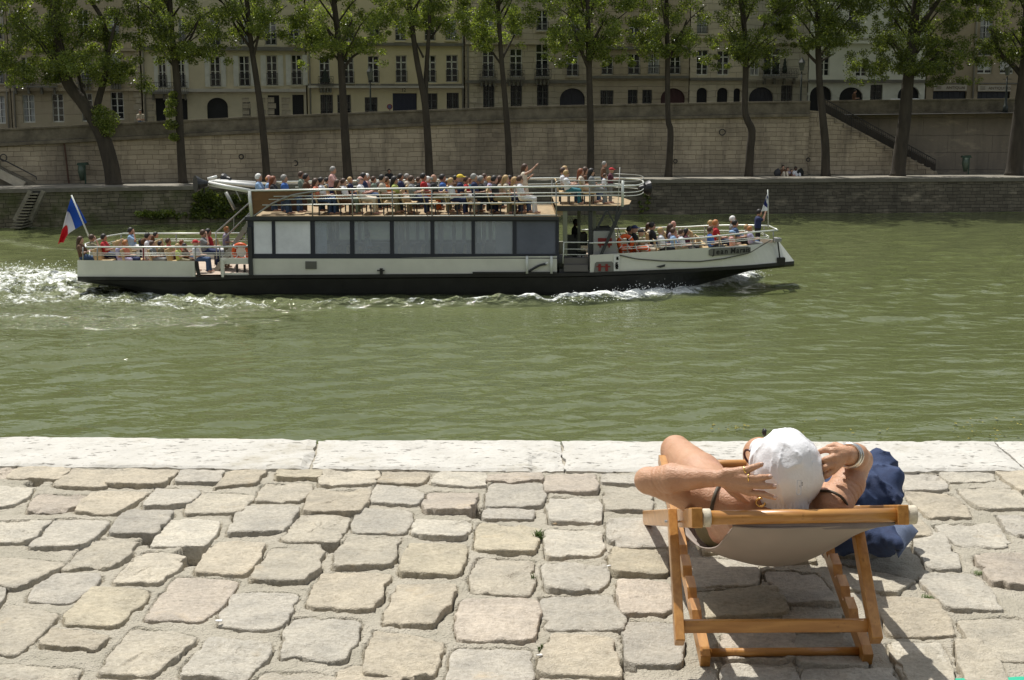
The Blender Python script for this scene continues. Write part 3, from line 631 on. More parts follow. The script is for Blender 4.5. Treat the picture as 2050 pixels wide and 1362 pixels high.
part("rear_dowel", lambda m: m.tube([rb0, rb1], .0125, 16), wood_x, 0, True)
fb0, fb1 = W(1326, 931, 4.93), W(1326, 931, 4.93) + (NR1 - NL1)
part("front_bar", lambda m: m.tube([fb0, fb1], .017, 16), wood_x, 0, True)
# prop frame
PL0, PL1 = W(1361, 1288, 3.90), W(1345, 1024, 4.12); PR0, PR1 = W(1755, 1284, 3.92), W(1712, 1036, 4.14)
part("prop_leg", lambda m: m.bar(PL0, PL1, .026, .042)); part("prop_leg", lambda m: m.bar(PR0, PR1, .030, .042))
cb0, cb1 = W(1368, 1254, 3.94), W(1744, 1252, 3.96)
part("prop_crossbar", lambda m: m.bar(cb0, cb1, .018, .036, side=(0, 1, 0)), wood_x)
part("pivot_bolt", lambda m: m.tube([PL1 - [.02, 0, .03], PL1 + [.04, 0, -.03]], .004, 8), steel, 0, True)
# sling
rows = [[(1468,1052,3.88),(1590,1056,3.885),(1790,1046,3.93)], [(1452,1073,4.0),(1590,1099,4.02),(1738,1056,4.04)], [(1430,1094,4.2),(1578,1127,4.24),(1706,1064,4.24)],
        [(1392,1088,4.5),(1560,1124,4.5),(1664,1062,4.5)], [(1352,1034,4.75),(1500,1064,4.75),(1634,1012,4.75)], [(1333,930,4.945),(1458,933,4.96),(1588,930,4.97)]]
cols_ = []
for j in range(3): cols_.append(spline([W(*r[j]) for r in rows], 60))
Pm = np.zeros((60, 41, 3))
for i in range(60):
    for j, s in enumerate(np.linspace(-1, 1, 41)):
        l, m_, r = cols_[0][i], cols_[1][i], cols_[2][i]
        Pm[i, j] = l * s * (s - 1) / 2 + m_ * (1 - s * s) + r * s * (s + 1) / 2
Pm[..., 2] += .0025 * fbm(Pm * [6, 3, 6], 3)
mb = MB(); mb.grid(Pm); cv = mb.build("canvas_sling", canvas_m, ch, smooth=True); md = cv.modifiers.new("t", 'SOLIDIFY'); md.thickness = .004
# ================================================================== SUNBATHER
skin_m = bpy.data.materials.new("tanned_skin"); skin_m.use_nodes = True; nt = skin_m.node_tree; b_ = nt.nodes["Principled BSDF"]
b_.inputs["Roughness"].default_value = .46; b_.inputs["Subsurface Weight"].default_value = .12; b_.inputs["Subsurface Radius"].default_value = (.012, .005, .003); b_.inputs["Subsurface Scale"].default_value = 1.0
tc = nt.nodes.new("ShaderNodeTexCoord")
kc = mulc((.46, .235, .130), (.58, .335, .205), 'MIX', ramp(nz2(9, 4), .3, .7, 0., 1.)); kc = mulc(kc, (.34, .16, .09), 'MIX', ramp(nz2(120, 3), .66, .74, 0., .5)); kc = mulc(kc, (.62, .30, .22), 'MIX', ramp(nz2(4, 2), .55, .7, 0., .4))
L(nt, kc, b_.inputs["Base Color"]); bpn = nt.nodes.new("ShaderNodeBump"); bpn.inputs["Distance"].default_value = .0022; bpn.inputs["Strength"].default_value = .9
hs_ = nt.nodes.new("ShaderNodeMath"); hs_.operation = 'ADD'; L(nt, nz2(55, 4, .6, sc3=(1, 1, 2.6)), hs_.inputs[0]); L(nt, nz2(220, 2), hs_.inputs[1]); L(nt, hs_.outputs[0], bpn.inputs["Height"]); L(nt, bpn.outputs[0], b_.inputs["Normal"])
def C(a, b, ra, rb): return ('c', W(*a), W(*b), ra, rb)
hipL, hipR = (1462, 1040, 4.46), (1570, 1042, 4.46); knL, knR = (1353, 902, 5.0), (1520, 908, 5.05)
chL, chR = (1505, 1022, 4.10), (1632, 1022, 4.10); shL, shR = (1470, 1013, 4.02), (1668, 1012, 4.03)
elL, wrL = (1297, 962, 4.05), (1440, 957, 3.90); elR, wrR = (1719, 922, 4.20), (1692, 911, 4.0)
torso = [C(hipL, hipR, .098, .098), C(hipL, chL, .098, .082), C(hipR, chR, .098, .082), C(chL, chR, .082, .082), C((1515, 1035, 4.3), (1600, 1038, 4.3), .095, .095), C(chL, shL, .06, .048), C(chR, shR, .06, .05),
         C((1575, 1012, 4.06), (1577, 975, 4.03), .052, .05)]
thighs = [C(hipL, (1400, 955, 4.75), .092, .080), C((1400, 955, 4.75), knL, .080, .052), C(hipR, (1548, 965, 4.78), .092, .080), C((1548, 965, 4.78), knR, .080, .056)]
calves = [C(knL, (1352, 975, 5.12), .050, .050), C((1352, 975, 5.12), (1368, 1062, 5.17), .050, .030), C((1370, 1068, 5.14), (1352, 1062, 5.34), .030, .024), C(knR, (1512, 980, 5.17), .052, .050), C((1512, 980, 5.17), (1500, 1064, 5.20), .05, .03), C((1500, 1070, 5.17), (1490, 1060, 5.37), .03, .024)]
armL = [C(shL, (1385, 995, 4.04), .050, .044), C((1385, 995, 4.04), elL, .044, .036), C(elL, (1345, 958, 3.99), .036, .040), C((1345, 958, 3.99), wrL, .040, .023)]
armR = [C(shR, (1698, 968, 4.10), .052, .046), C((1698, 968, 4.10), elR, .046, .038), C(elR, (1712, 914, 4.1), .038, .036), C((1712, 914, 4.1), wrR, .036, .024)]
head = [('e', W(1577, 948, 4.03), (.078, .09, .10)), C((1560, 975, 4.07), (1548, 968, 4.12), .05, .03), C((1522, 985, 4.02), (1523, 997, 4.02), .010, .008)]
hand = []
def finger(pts, rr):
    for i in range(len(pts) - 1): hand.append(C(pts[i], pts[i + 1], rr[i], rr[i + 1]))
wl = (1440, 957, 3.90)
for k, kt in (((1452, 949, 3.893), (1490, 943, 3.88)), ((1452, 955, 3.893), (1495, 957, 3.872)), ((1452, 961, 3.893), (1497, 971, 3.872)), ((1452, 966, 3.895), (1500, 986, 3.88))):
    hand.append(C(k, kt, .017, .0118))
finger([(1490, 943, 3.88), (1508, 936, 3.872), (1524, 930, 3.885)], [.0105, .009, .0075])
finger([(1495, 957, 3.872), (1521, 957, 3.862), (1541, 955, 3.872)], [.0108, .0092, .0078])
finger([(1497, 971, 3.872), (1527, 973, 3.862), (1550, 974, 3.868)], [.0108, .0092, .0078])
finger([(1500, 986, 3.88), (1529, 990, 3.868), (1551, 997, 3.872)], [.0102, .0088, .0073])
finger([(1458, 975, 3.905), (1480, 996, 3.93), (1496, 1006, 3.95)], [.013, .011, .009])
for k, kt in (((1688, 905, 3.995), (1668, 903, 3.975)), ((1688, 910, 3.99), (1669, 916, 3.965)), ((1688, 915, 3.99), (1669, 929, 3.965)), ((1688, 918, 3.995), (1667, 942, 3.975))):
    hand.append(C(k, kt, .016, .0115))
finger([(1668, 903, 3.975), (1653, 900, 3.985), (1640, 905, 4.0)], [.0105, .009, .0078])
finger([(1669, 916, 3.965), (1654, 920, 3.965), (1641, 926, 3.98)], [.0105, .0092, .0078])
finger([(1669, 929, 3.965), (1655, 935, 3.96), (1643, 941, 3.975)], [.0105, .0092, .0078])
finger([(1667, 942, 3.975), (1656, 951, 3.965), (1646, 957, 3.975)], [.010, .0088, .0073])
finger([(1690, 900, 4.01), (1672, 893, 4.03), (1658, 896, 4.04)], [.013, .011, .009])
pr = empty("person", tuple(G(1540, 1150)), label="person in a white hat reclining in the deckchair, both hands behind the head", cat="person")
bodyp = torso + thighs + calves + armL + armR + head; V, Q = sdf_mesh(bodyp + hand, .0048, .014, ks=[.014] * len(bodyp) + [.0035] * len(hand))
V2 = V + .0010 * np.stack([fbm(V * 40, 2)] * 3, -1)
def creases(V, a, b, f0, f1, n, amp, rad, seed):
    a, b = W(*a), W(*b); ab = b - a; Ln = np.linalg.norm(ab); u_ = ab / Ln; h = (V - a) @ u_ / Ln; d = V - a - np.outer((V - a) @ u_, u_); r_ = np.linalg.norm(d, axis=1)
    m_ = np.clip((h - f0) / .06, 0, 1) * np.clip((f1 - h) / .06, 0, 1) * (r_ < rad); wv_ = np.sin((h * n + d @ np.array([6., 3., 9.]) * 1.0 + .5 * fbm(V * 14 + seed, 2)) * 2 * pi)
    return -(amp * m_ * np.clip(wv_, 0, 1) ** 3)[:, None] * d / (r_[:, None] + 1e-6)
V2 += creases(V, elL, wrL, .08, .40, 14, .0022, .055, 3) + creases(V, shR, elR, .05, .40, 13, .0028, .062, 5) + creases(V, shL, elL, .75, .98, 12, .0020, .055, 7) + creases(V, elL, wrL, .90, 1.04, 14, .0014, .04, 9)
mesh("body", V2, Q, skin_m, pr, smooth=True, world=True)
# olive swimwear
sw = bpy.data.materials.new("olive_cloth"); sw.use_nodes = True; nt = sw.node_tree; b_ = nt.nodes["Principled BSDF"]; b_.inputs["Roughness"].default_value = .6
tc = nt.nodes.new("ShaderNodeTexCoord"); L(nt, mulc((.13, .105, .045), (.21, .175, .09), 'MIX', ramp(nz2(14, 4), .3, .7, 0., 1.)), b_.inputs["Base Color"])
def wrinkle(X, Y, Z): 
    p = np.stack([X, Y, Z], -1); return .004 * fbm(p * [26, 10, 26], 2).astype(np.float32)
V, Q = sdf_mesh([C(hipL, hipR, .104, .104), C(hipL, (1432, 1000, 4.58), .103, .094), C(hipR, (1560, 1000, 4.62), .103, .094), C(hipL, (1480, 1036, 4.38), .104, .098), C(hipR, (1580, 1038, 4.38), .104, .098)], .007, .02, disp=wrinkle)
mesh("shorts", V, Q, sw, pr, smooth=True, world=True)
V, Q = sdf_mesh([C((1515, 1027, 4.24), (1505, 1024, 4.12), .092, .087), C((1610, 1028, 4.24), (1630, 1024, 4.12), .092, .087), C((1510, 1026, 4.16), (1625, 1026, 4.16), .089, .089)], .007, .02, carve=lambda X, Y, Z: (4.02 - Y + .25 * (Z - .4)).astype(np.float32))
mesh("swimsuit_top", V, Q, sw, pr, smooth=True, world=True)
strap_m = mat("olive_strap", (.07, .055, .035), .6)
def ring_on(a, b, f, r, wd, m, name, tilt=0.):
    a, b = W(*a), W(*b); c = a + (b - a) * f; ax = (b - a) / np.linalg.norm(b - a); ax = ax + np.array([0, tilt, 0]); mb = MB(); mb.torus(c, r, wd, ax, 36, 8); return mb.build(name, m, pr, smooth=True)
ring_on(shL, (1385, 995, 4.04), .42, .0495, .0055, strap_m, "strap", .2)
mb = MB(); mb.tube(spline([W(1640, 983, 4.02), W(1662, 984, 3.99), W(1684, 995, 3.975), W(1696, 1012, 3.99), W(1700, 1030, 4.03)], 20), .0042, 8); mb.build("strap", strap_m, pr, smooth=True)
silver = mat("silver", (.75, .73, .68), .25, 1.); gold = mat("gold", (.85, .55, .18), .22, 1.)
ring_on((1712, 914, 4.1), wrR, .62, .0325, .0055, silver, "bracelet", .15); ring_on((1712, 914, 4.1), wrR, .42, .034, .004, silver, "bracelet", .1)
ring_on((1490, 943, 3.88), (1508, 936, 3.872), .12, .0107, .0030, gold, "finger_ring"); ring_on((1495, 957, 3.872), (1521, 957, 3.862), .15, .0110, .0022, gold, "finger_ring")
mb = MB(); mb.torus(W(1523, 1006, 3.995), .0125, .0032, (.1, 1, .1), 26, 8); mb.build("earring", gold, pr, smooth=True)
# fingernails
nail = mat("fingernail", (.62, .42, .34), .3)
for q in ((1524, 930, 3.879), (1541, 955, 3.864), (1550, 974, 3.860), (1551, 997, 3.865)):
    V, Q = sdf_mesh([('e', W(*q) + np.array([.001, -.0015, .0022]), (.0062, .0042, .0048))], .0011, .001); mesh("nail", V, Q, nail, pr, smooth=True, world=True)
# hair under the hat
hairm = mat("grey_hair", (.23, .20, .17), .6, noise=(90, .4), bump=(200, .003))
V, Q = sdf_mesh([('e', W(1577, 962, 4.03), (.083, .085, .088))], .007, .01); mesh("hair", V, Q, hairm, pr, smooth=True, world=True)
# sunglasses
mb = MB(); mb.torus(W(1501, 915, 4.09), .022, .0035, (.75, .5, .25), 22, 6); mb.tube([W(1503, 922, 4.08), W(1520, 950, 4.03)], .003, 6); mb.build("sunglasses", mat("dark_red_frame", (.07, .012, .012), .25), pr, smooth=True)
# hat with creases
hc = W(1575, 944, 4.015)
def hatd(X, Y, Z):
    p = np.stack([X, Y, Z], -1); a = fbm(p * 11 + 3, 3, .5); r = 1 - np.abs(fbm(p * [14, 14, 9] + 8, 2)) * 2.2
    q = np.arctan2(X - hc[0] - .01, Y - hc[1] + .0001); seam = -np.exp(-((np.abs(((q / (pi / 3)) % 1) - .5)) / .02) ** 2)
    band = np.clip((hc[2] - .062 - Z) / .02, 0, 1) * .003 * np.sin(X * 900 + 2 * fbm(p * 20, 2))
    return (-(.0055 * a + .0055 * np.clip(r, 0, 1) ** 3 - .0035 * seam) - band * .8 + .004).astype(np.float32)
V, Q = sdf_mesh([('e', hc, (.094, .098, .103)), ('e', hc + [.004, .005, .03], (.082, .085, .094)), ('e', hc + [.03, 0, .0], (.072, .088, .088)), C((1572, 985, 4.01), (1590, 1012, 3.985), .075, .040), C((1540, 915, 4.06), (1522, 900, 4.10), .06, .035)], .0042, .028, disp=hatd)
hatm = mat("white_cotton", (.80, .80, .82), .85, noise=(30, .03), bump=(170, .0012))
mesh("hat", V, Q, hatm, pr, smooth=True, world=True)
hat_o = [o for o in pr.children if o.name.startswith("hat")][0]
mb = MB(); p0, p1 = W(1600, 962, 3.878), W(1599, 990, 3.868)
for sx in (-.0055, .0055): mb.tube([p0 + [sx, 0, 0], p1 + [sx, 0, 0]], .0008, 6)
mb.tube([p0 - [.0055, 0, 0], p0 + [.0055, 0, 0]], .0008, 6); mb.tube([p1 - [.0055, 0, 0], p1 + [.0055, 0, 0]], .0008, 6)
mb.build("seam_stitching", mat("grey_thread", (.35, .35, .38), .8), pr)
mb = MB(); q0 = W(1606, 967, 3.874)
for k in (0, .004, .008): mb.box(q0 + [-.001, -.001, -k], q0 + [.0012, .001, -k + .0022])
mb.box(q0 + [-.0065, -.001, -.012], q0 + [-.0055, .001, -.006]); mb.build("hat_print", mat("black_print", (.03, .03, .03), .6), pr)
mb = MB(); mb.torus(W(1530, 866, 5.1), .011, .004, (1, .2, 0), 14, 6); mb.tube([W(1527, 868, 5.1), W(1533, 860, 5.1)], .006, 8); mb.build("buckle", mat("black_plastic", (.02, .02, .02), .35), pr, smooth=True)
# ================================================================== BAG of denim beside the chair
bgroot = empty("cloth_bag", tuple(G(1765, 1095)), label="slouching dark blue denim bag standing on the cobbles right of the deckchair", cat="bag")
den = bpy.data.materials.new("navy_denim"); den.use_nodes = True; nt = den.node_tree; b_ = nt.nodes["Principled BSDF"]; b_.inputs["Roughness"].default_value = .85
tc = nt.nodes.new("ShaderNodeTexCoord"); L(nt, mulc((.014, .025, .070), (.036, .064, .150), 'MIX', ramp(nz2(12, 5, .7), .35, .7, 0., 1.)), b_.inputs["Base Color"])
bpn = nt.nodes.new("ShaderNodeBump"); bpn.inputs["Distance"].default_value = .002; bpn.inputs["Strength"].default_value = 1; L(nt, nz2(260, 3), bpn.inputs["Height"]); L(nt, bpn.outputs[0], b_.inputs["Normal"])
def folds(X, Y, Z):
    p = np.stack([X, Y, Z], -1); q = p @ np.array([[.9, .1, -.4], [0, 1, 0], [.4, 0, .9]]); r = 1 - np.abs(fbm(q * [13, 5, 4] + 2, 2, .5)) * 2.4
    return (-.016 * np.clip(r, 0, 1) ** 1.5 - .008 * fbm(p * 6, 2) - .010 * np.clip(1 - np.abs(fbm(p * [17, 12, 15] + 40, 2)) * 3, 0, 1) ** 2 + .010).astype(np.float32)
V, Q = sdf_mesh([C((1700, 1000, 5.0), (1765, 990, 5.02), .11, .085), C((1755, 985, 5.05), (1766, 915, 5.12), .085, .022), C((1765, 960, 5.05), (1792, 955, 5.02), .065, .045), C((1720, 960, 5.15), (1770, 935, 5.12), .075, .05), C((1690, 1010, 5.0), (1790, 1000, 4.95), .07, .035), C((1700, 930, 5.25), (1690, 1000, 5.2), .06, .09)], .0075, .03, disp=folds)
mesh("bag_body", V, Q, den, bgroot, smooth=True, world=True)
den2 = mat("faded_denim", (.105, .135, .21), .85, noise=(10, .3), bump=(240, .002))
V, Q = sdf_mesh([C((1690, 1065, 4.93), (1770, 1080, 4.84), .075, .05), C((1770, 1080, 4.82), (1800, 1090, 4.72), .05, .02), C((1740, 1040, 4.95), (1800, 1055, 4.9), .06, .03), C((1690, 1090, 4.9), (1790, 1095, 4.78), .03, .02)], .0075, .03, disp=lambda X, Y, Z: folds(X, Y, Z) * .55)
V[:, 2] = np.maximum(V[:, 2], .006); mesh("bag_base", V, Q, den, bgroot, smooth=True, world=True)
fl = MB(); Pq = np.zeros((16, 14, 3)); A4 = [W(1758, 1047, 4.86), W(1822, 1045, 4.93), W(1840, 1062, 4.88), W(1802, 1112, 4.70)]
for i, f in enumerate(np.linspace(0, 1, 16)):
    for j, g in enumerate(np.linspace(0, 1, 14)):
        p = (A4[0] * (1 - f) + A4[1] * f) * (1 - g) + (A4[3] * (1 - f) + A4[2] * f) * g; p = p + np.array([0, -.02, .03]) * sin(pi * f) * sin(pi * g) + .006 * fbm(p * 14, 2); Pq[i, j] = p
fl.grid(Pq); o = fl.build("flap", den2, bgroot, smooth=True); md = o.modifiers.new("t", 'SOLIDIFY'); md.thickness = .006
mb = MB(); mb.tube(spline([W(1690, 905, 5.2), W(1700, 915, 5.1), W(1712, 935, 5.05)], 10), .012, 8); mb.build("strap", mat("light_blue_strap", (.12, .22, .42), .8), bgroot, smooth=True)
mg = MB(); a0 = W(1664, 1024, 4.3); Pq = np.array([[W(1672 + 50 * f, 1022 - 6 * g + 2 * sin(f * 3), 4.55 + .25 * g) for g in np.linspace(0, 1, 5)] for f in np.linspace(0, 1, 8)]); mg.grid(Pq)
o = mg.build("magazine", mat("magazine_paper", (.62, .62, .66), .5, noise=(30, .3)), world=False); md = o.modifiers.new("t", 'SOLIDIFY'); md.thickness = .008
tag(o, "folded newspaper poking out between the deckchair bar and the blue bag", "newspaper")
# ================================================================== TOUR BOAT
YN, YC, YF = 54.25, 57.0, 59.75
def bp(u, v, Y=YN): return P(u, v, Y)
boat = empty("tour_boat", (-2.0, YC, WZ), label="long black and white river tour boat crowded with passengers on two decks", cat="boat")
white = mat("white_paint", (.68, .68, .60), .45, noise=(.9, .08), bump=(2, .01)); 
black = mat("black_hull_paint", (.012, .012, .011), .5, noise=(1.5, .5), bump=(3, .01)); navy = mat("navy_frame_paint", (.016, .020, .034), .4)
deckm = mat("deck_planks", (.33, .24, .13), .7, noise=(3, .25)); railm = mat("rail_steel", (.66, .68, .62), .35, .3)
postm = mat("post_steel", (.33, .33, .30), .4, .5); darkst = mat("dark_steel", (.035, .037, .04), .5); beige = mat("bench_wood", (.48, .35, .18), .55, noise=(4, .2))
brownp = mat("brown_panel", (.17, .085, .030), .45, noise=(2, .25), scale3=(1, 1, 5)); orange = mat("orange_plastic", (.72, .10, .012), .45, noise=(6, .2)); redm = mat("red_paint", (.22, .014, .012), .5)
greyp = mat("grey_plate", (.17, .17, .15), .5); rope = mat("dark_rope", (.10, .10, .08), .9)
Xof = lambda u: (u - 1025) / F * (YN / ray(u, 520)[1])
def zt(tab, u): # table of (u, v) at the near side -> z at YN
    v = np.interp(u, [t[0] for t in tab], [t[1] for t in tab]); return P(u, v, YN)[2]
def hwid(f):     # half width by fraction along the length
    return np.interp(f, [0, .01, .04, .76, .84, .90, .95, .985, 1.0], [2.35, 2.5, 2.75, 2.75, 2.6, 2.2, 1.55, .85, .35])
TOPV = [(155, 521), (395, 523), (500, 518), (800, 516), (1115, 513), (1180, 511), (1235, 508), (1300, 504), (1400, 497), (1500, 491), (1560, 484)]
BANDV = [(155, 554), (395, 555), (500, 551), (800, 549), (1115, 547), (1180, 546), (1300, 541), (1400, 537), (1500, 531), (1590, 523)]
LOWV = [(155, 563), (240, 575), (330, 596), (420, 612), (1180, 612), (1260, 602), (1340, 588), (1420, 565), (1500, 543), (1590, 533)]
U0 = 155
def station(u_eff, which, side=-1, inset=0., scale=1.0, dz=0.):
    """u_eff 155..1590 along the hull; top edge is raked back so its pixel run ends at 1560"""
    f = (u_eff - U0) / (1590 - U0); 
    u = u_eff if which != 'top' else (u_eff if u_eff < 1420 else 1420 + (u_eff - 1420) * (140 / 170.))
    w_ = hwid(f) * scale - inset; z = zt({'top': TOPV, 'band': BANDV, 'low': LOWV}[which], u) + dz
    if which == 'low': w_ = max(.12, w_ * np.interp(f, [0, .05, .8, .93, 1], [.9, .94, .94, .55, .4]))
    # the outline was measured on the near side; a narrower section lies further back, so keep its height true in perspective
    Y_ = YC + side * w_; Yn = YC - w_; r = ray(u, 0); X_ = (u - 1025) / F * Yn / (CT + .08 * ST) ; 
    v = np.interp(u, [t[0] for t in {'top': TOPV, 'band': BANDV, 'low': LOWV}[which]], [t[1] for t in {'top': TOPV, 'band': BANDV, 'low': LOWV}[which]])
    z = P(u, v, Yn)[2] + dz
    return np.array([P(u, v, Yn)[0], Y_, z])
us = list(np.linspace(155, 1250, 40)) + list(np.linspace(1265, 1590, 36))
hull = MB()
for side in (-1, 1):
    top = np.array([station(u, 'band', side, -.07) for u in us]); top2 = np.array([station(u, 'band', side, -.07, dz=-.13) for u in us]); t3 = np.array([station(u, 'band', side, .0, dz=-.17) for u in us])
    mid = np.array([(station(u, 'band', side) * .5 + station(u, 'low', side) * .5) - [0, side * -.03, .1] for u in us]); low = np.array([station(u, 'low', side) for u in us])
    inn = np.array([station(u, 'band', side, .02) for u in us])
    hull.grid(np.stack([inn, top, top2, t3, mid, low])) if side < 0 else hull.grid(np.stack([inn, top, top2, t3, mid, low])[::-1])
ln = np.array([station(u, 'low', -1) for u in us]); lf = np.array([station(u, 'low', 1) for u in us]); hull.grid(np.stack([ln, lf]))
for u in (155, 1590):
    hull.grid(np.stack([[station(u, 'band', -1, -.07), station(u, 'band', -1, -.07, dz=-.13), station(u, 'low', -1)], [station(u, 'band', 1, -.07), station(u, 'band', 1, -.07, dz=-.13), station(u, 'low', 1)]]))
hull.build("hull", black, boat)
def strip(mb, u0, u1, n=20, side=-1, vt=None, vb=None, th=.05, proud=0.):
    U = np.linspace(u0, u1, n); o = [station(u, 'band', side, -proud) for u in U]; t = [station(u, 'top', side, -proud) for u in U]
    oi = [station(u, 'band', side, th) for u in U]; ti = [station(u, 'top', side, th) for u in U]
    mb.grid(np.array([o, t, ti, oi])); mb.grid(np.array([[o[0], t[0]], [oi[0], ti[0]]])); mb.grid(np.array([[o[-1], t[-1]], [oi[-1], ti[-1]]]))
bw = MB()
strip(bw, 155, 392, 14); strip(bw, 155, 440, 14, 1); bw.grid(np.array([[station(155, 'band', -1), station(155, 'top', -1)], [station(155, 'band', 1), station(155, 'top', 1)]]))
bw.build("stern_bulwark", white, boat)
bw = MB(); strip(bw, 503, 1115, 30); strip(bw, 440, 1180, 30, 1); bw.build("side_plating", white, boat)
bw = MB(); strip(bw, 1181, 1590, 44); strip(bw, 1181, 1590, 44, 1); bw.grid(np.array([[station(1590, 'band', -1), station(1590, 'top', -1)], [station(1590, 'band', 1), station(1590, 'top', 1)]])); bw.build("bow_bulwark", white, boat)
def pbox(mb, u0, v0, u1, v1, Y0=YN, Y1=None, ref=None):
    """box whose near face spans the pixel rectangle at depth Y0"""
    Y1 = Y0 + .05 if Y1 is None else Y1; a = P(u0, v0, Y0); b = P(u1, v1, Y0); mb.box((a[0], Y0, a[2]), (b[0], Y1, b[2])); return mb
def one(name, m, f, parent=boat, **k):
    mb = MB(); f(mb); return mb.build(name, m, parent, **k)
# framed opening in the stern quarter
def fr_(m):
    pbox(m, 441, 517, 497, 529, YN, YN + .05); pbox(m, 441, 529, 450, 551, YN, YN + .05); pbox(m, 450, 547, 497, 551, YN, YN + .05)
one("gate_frame", white, fr_); one("bench_support", black, lambda m: (pbox(m, 472, 530, 477, 549, YN + .7), pbox(m, 487, 530, 492, 549, YN + .7)))
one("gate_post", black, lambda m: m.bar(P(391, 523, YN), P(399, 553, YN), .12, .1)); one("gate_post", darkst, lambda m: m.bar(P(499, 455, YN), P(503, 551, YN - .02), .16, .12))
one("gate_post", white, lambda m: m.bar(P(387, 523, YN - .08), P(388, 554, YN - .08), .09, .06)); one("gate_post", white, lambda m: m.bar(P(446, 520, YN - .08), P(446, 555, YN - .08), .09, .06))
# decks
def deck(name, u0, u1, zd, m, wd=2.6, n=12, th=.08):
    def f(mb):
        U = np.linspace(u0, u1, n); a = []; b = []
        for u in U:
            s0, s1 = station(u, 'top', -1, .12), station(u, 'top', 1, .12); z = (WZ + zd) if not callable(zd) else WZ + zd(u)
            a.append((s0[0], s0[1], z)); b.append((s1[0], s1[1], z))
        mb.grid(np.array([a, b])); mb.grid(np.array([[(x, y, z - th) for x, y, z in a], [(x, y, z - th) for x, y, z in b]]))
    return one(name, m, f)
sand_deck = mat("grey_beige_deck", (.46, .37, .29), .8, noise=(3, .15))
deck("stern_deck", 158, 505, .78, sand_deck); deck("main_deck", 505, 1182, .80, mat("carpet_grey", (.10, .10, .11), .9)); 
bowz = lambda u: np.interp(u, [1181, 1400, 1590], [1.05, 1.15, 1.45]); deck("bow_deck", 1181, 1575, bowz, sand_deck, n=24)
# ------------ cabin
cabx0, cabx1 = Xof(500), Xof(1118); zb = zt([(0, 516)], 800); ztp = zt([(0, 434)], 800)
def zpx(v, Y=YN): return P(1025, v, Y)[2]
wins = [(509, 545), (552, 622), (631, 701), (710, 781), (789, 862), (870, 944), (951, 1026), (1034, 1112)]
lean = .10
for side, Yb in ((-1, YN), (1, YF)):
    s_ = 1 if side < 0 else -1
    def yy(z): return Yb + s_ * lean * (z - zb) / (ztp - zb)
    def panel(mb, u0, v0, u1, v1, off=0., th=.08):
        x0, x1 = Xof(u0), Xof(u1); z0, z1 = zpx(v1), zpx(v0)
        A_ = [(x0, yy(z0) - s_ * off, z0), (x1, yy(z0) - s_ * off, z0), (x1, yy(z1) - s_ * off, z1), (x0, yy(z1) - s_ * off, z1)]; mb.prism(A_, (0, s_ * th, 0))
    mb = MB(); panel(mb, 497, 433, 1119, 444); panel(mb, 497, 508.5, 1119, 518)
    eds = [497] + [q for w_ in wins for q in w_] + [1119]
    for i in range(0, len(eds), 2): panel(mb, eds[i], 444, eds[i + 1], 508.5)
    mb.build("cabin_side", navy, boat)
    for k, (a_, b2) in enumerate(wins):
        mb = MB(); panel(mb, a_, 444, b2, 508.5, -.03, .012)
        gl = MATS.get("tinted_glass")
        if gl is None:
            gl = bpy.data.materials.new("tinted_glass"); gl.use_nodes = True; nt = gl.node_tree; nt.nodes.remove(nt.nodes["Principled BSDF"]); out = nt.nodes[0]
            tr = nt.nodes.new("ShaderNodeBsdfTransparent"); tr.inputs[0].default_value = (.86, .90, .93, 1); gs = nt.nodes.new("ShaderNodeBsdfGlossy"); gs.inputs["Roughness"].default_value = .02; gs.inputs[0].default_value = (.8, .85, .95, 1)
            df = nt.nodes.new("ShaderNodeBsdfDiffuse"); df.inputs[0].default_value = (.60, .66, .78, 1)  # pale diffuse share stands in for light inside the cabin
            m1 = nt.nodes.new("ShaderNodeMixShader"); m1.inputs[0].default_value = .12; m2 = nt.nodes.new("ShaderNodeMixShader"); m2.inputs[0].default_value = .22
            L(nt, tr.outputs[0], m1.inputs[1]); L(nt, gs.outputs[0], m1.inputs[2]); L(nt, m1.outputs[0], m2.inputs[1]); L(nt, df.outputs[0], m2.inputs[2]); L(nt, m2.outputs[0], out.inputs[0]); MATS["tinted_glass"] = gl
        pm2 = gl if (side > 0 or 1 < k < 6) else (mat("painted_reflection_pane", (.78, .80, .86), .25, noise=(.8, .18)) if k < 2 else mat("slate_blue_pane", (.11, .125, .17), .2, noise=(.8, .2)))  # first two near panes: bright reflection painted as a pale diffuse colour
        if side < 0 and k == 6: pm2 = gl
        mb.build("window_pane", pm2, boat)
one("cabin_end", navy, lambda m: m.box((cabx0 - .02, YN + .12, zb), (cabx0 + .06, YF - .12, ztp)))
one("cabin_end", navy, lambda m: m.box((cabx1 - .06, YN + .12, zb), (cabx1 + .02, YF - .12, ztp)))
curt = mat("white_blind", (.70, .73, .82), .8, noise=(2, .12)); 
one("blind", curt, lambda m: (pbox(m, 505, 446, 547, 509, YN + .35, YN + .37), pbox(m, 550, 446, 624, 509, YN + .35, YN + .37), pbox(m, 628, 446, 655, 509, YN + .35, YN + .37)))
part_m = mat("grey_partition", (.16, .17, .21), .6)
one("partition", part_m, lambda m: (pbox(m, 992, 446, 1118, 512, YN + .4, YN + .44), pbox(m, 660, 486, 990, 514, YF - .5, YF - .45)))
for u in (664, 672, 700, 716, 790, 798, 812, 832, 850, 880, 905, 925, 955, 965, 978): one("curtain", mat("cream_curtain", (.74, .74, .62), .9, noise=(6, .2)) if u % 2 else mat("grey_curtain", (.34, .36, .38), .9), lambda m: pbox(m, u, 442, u + 8, 492, YF - .25, YF - .23))
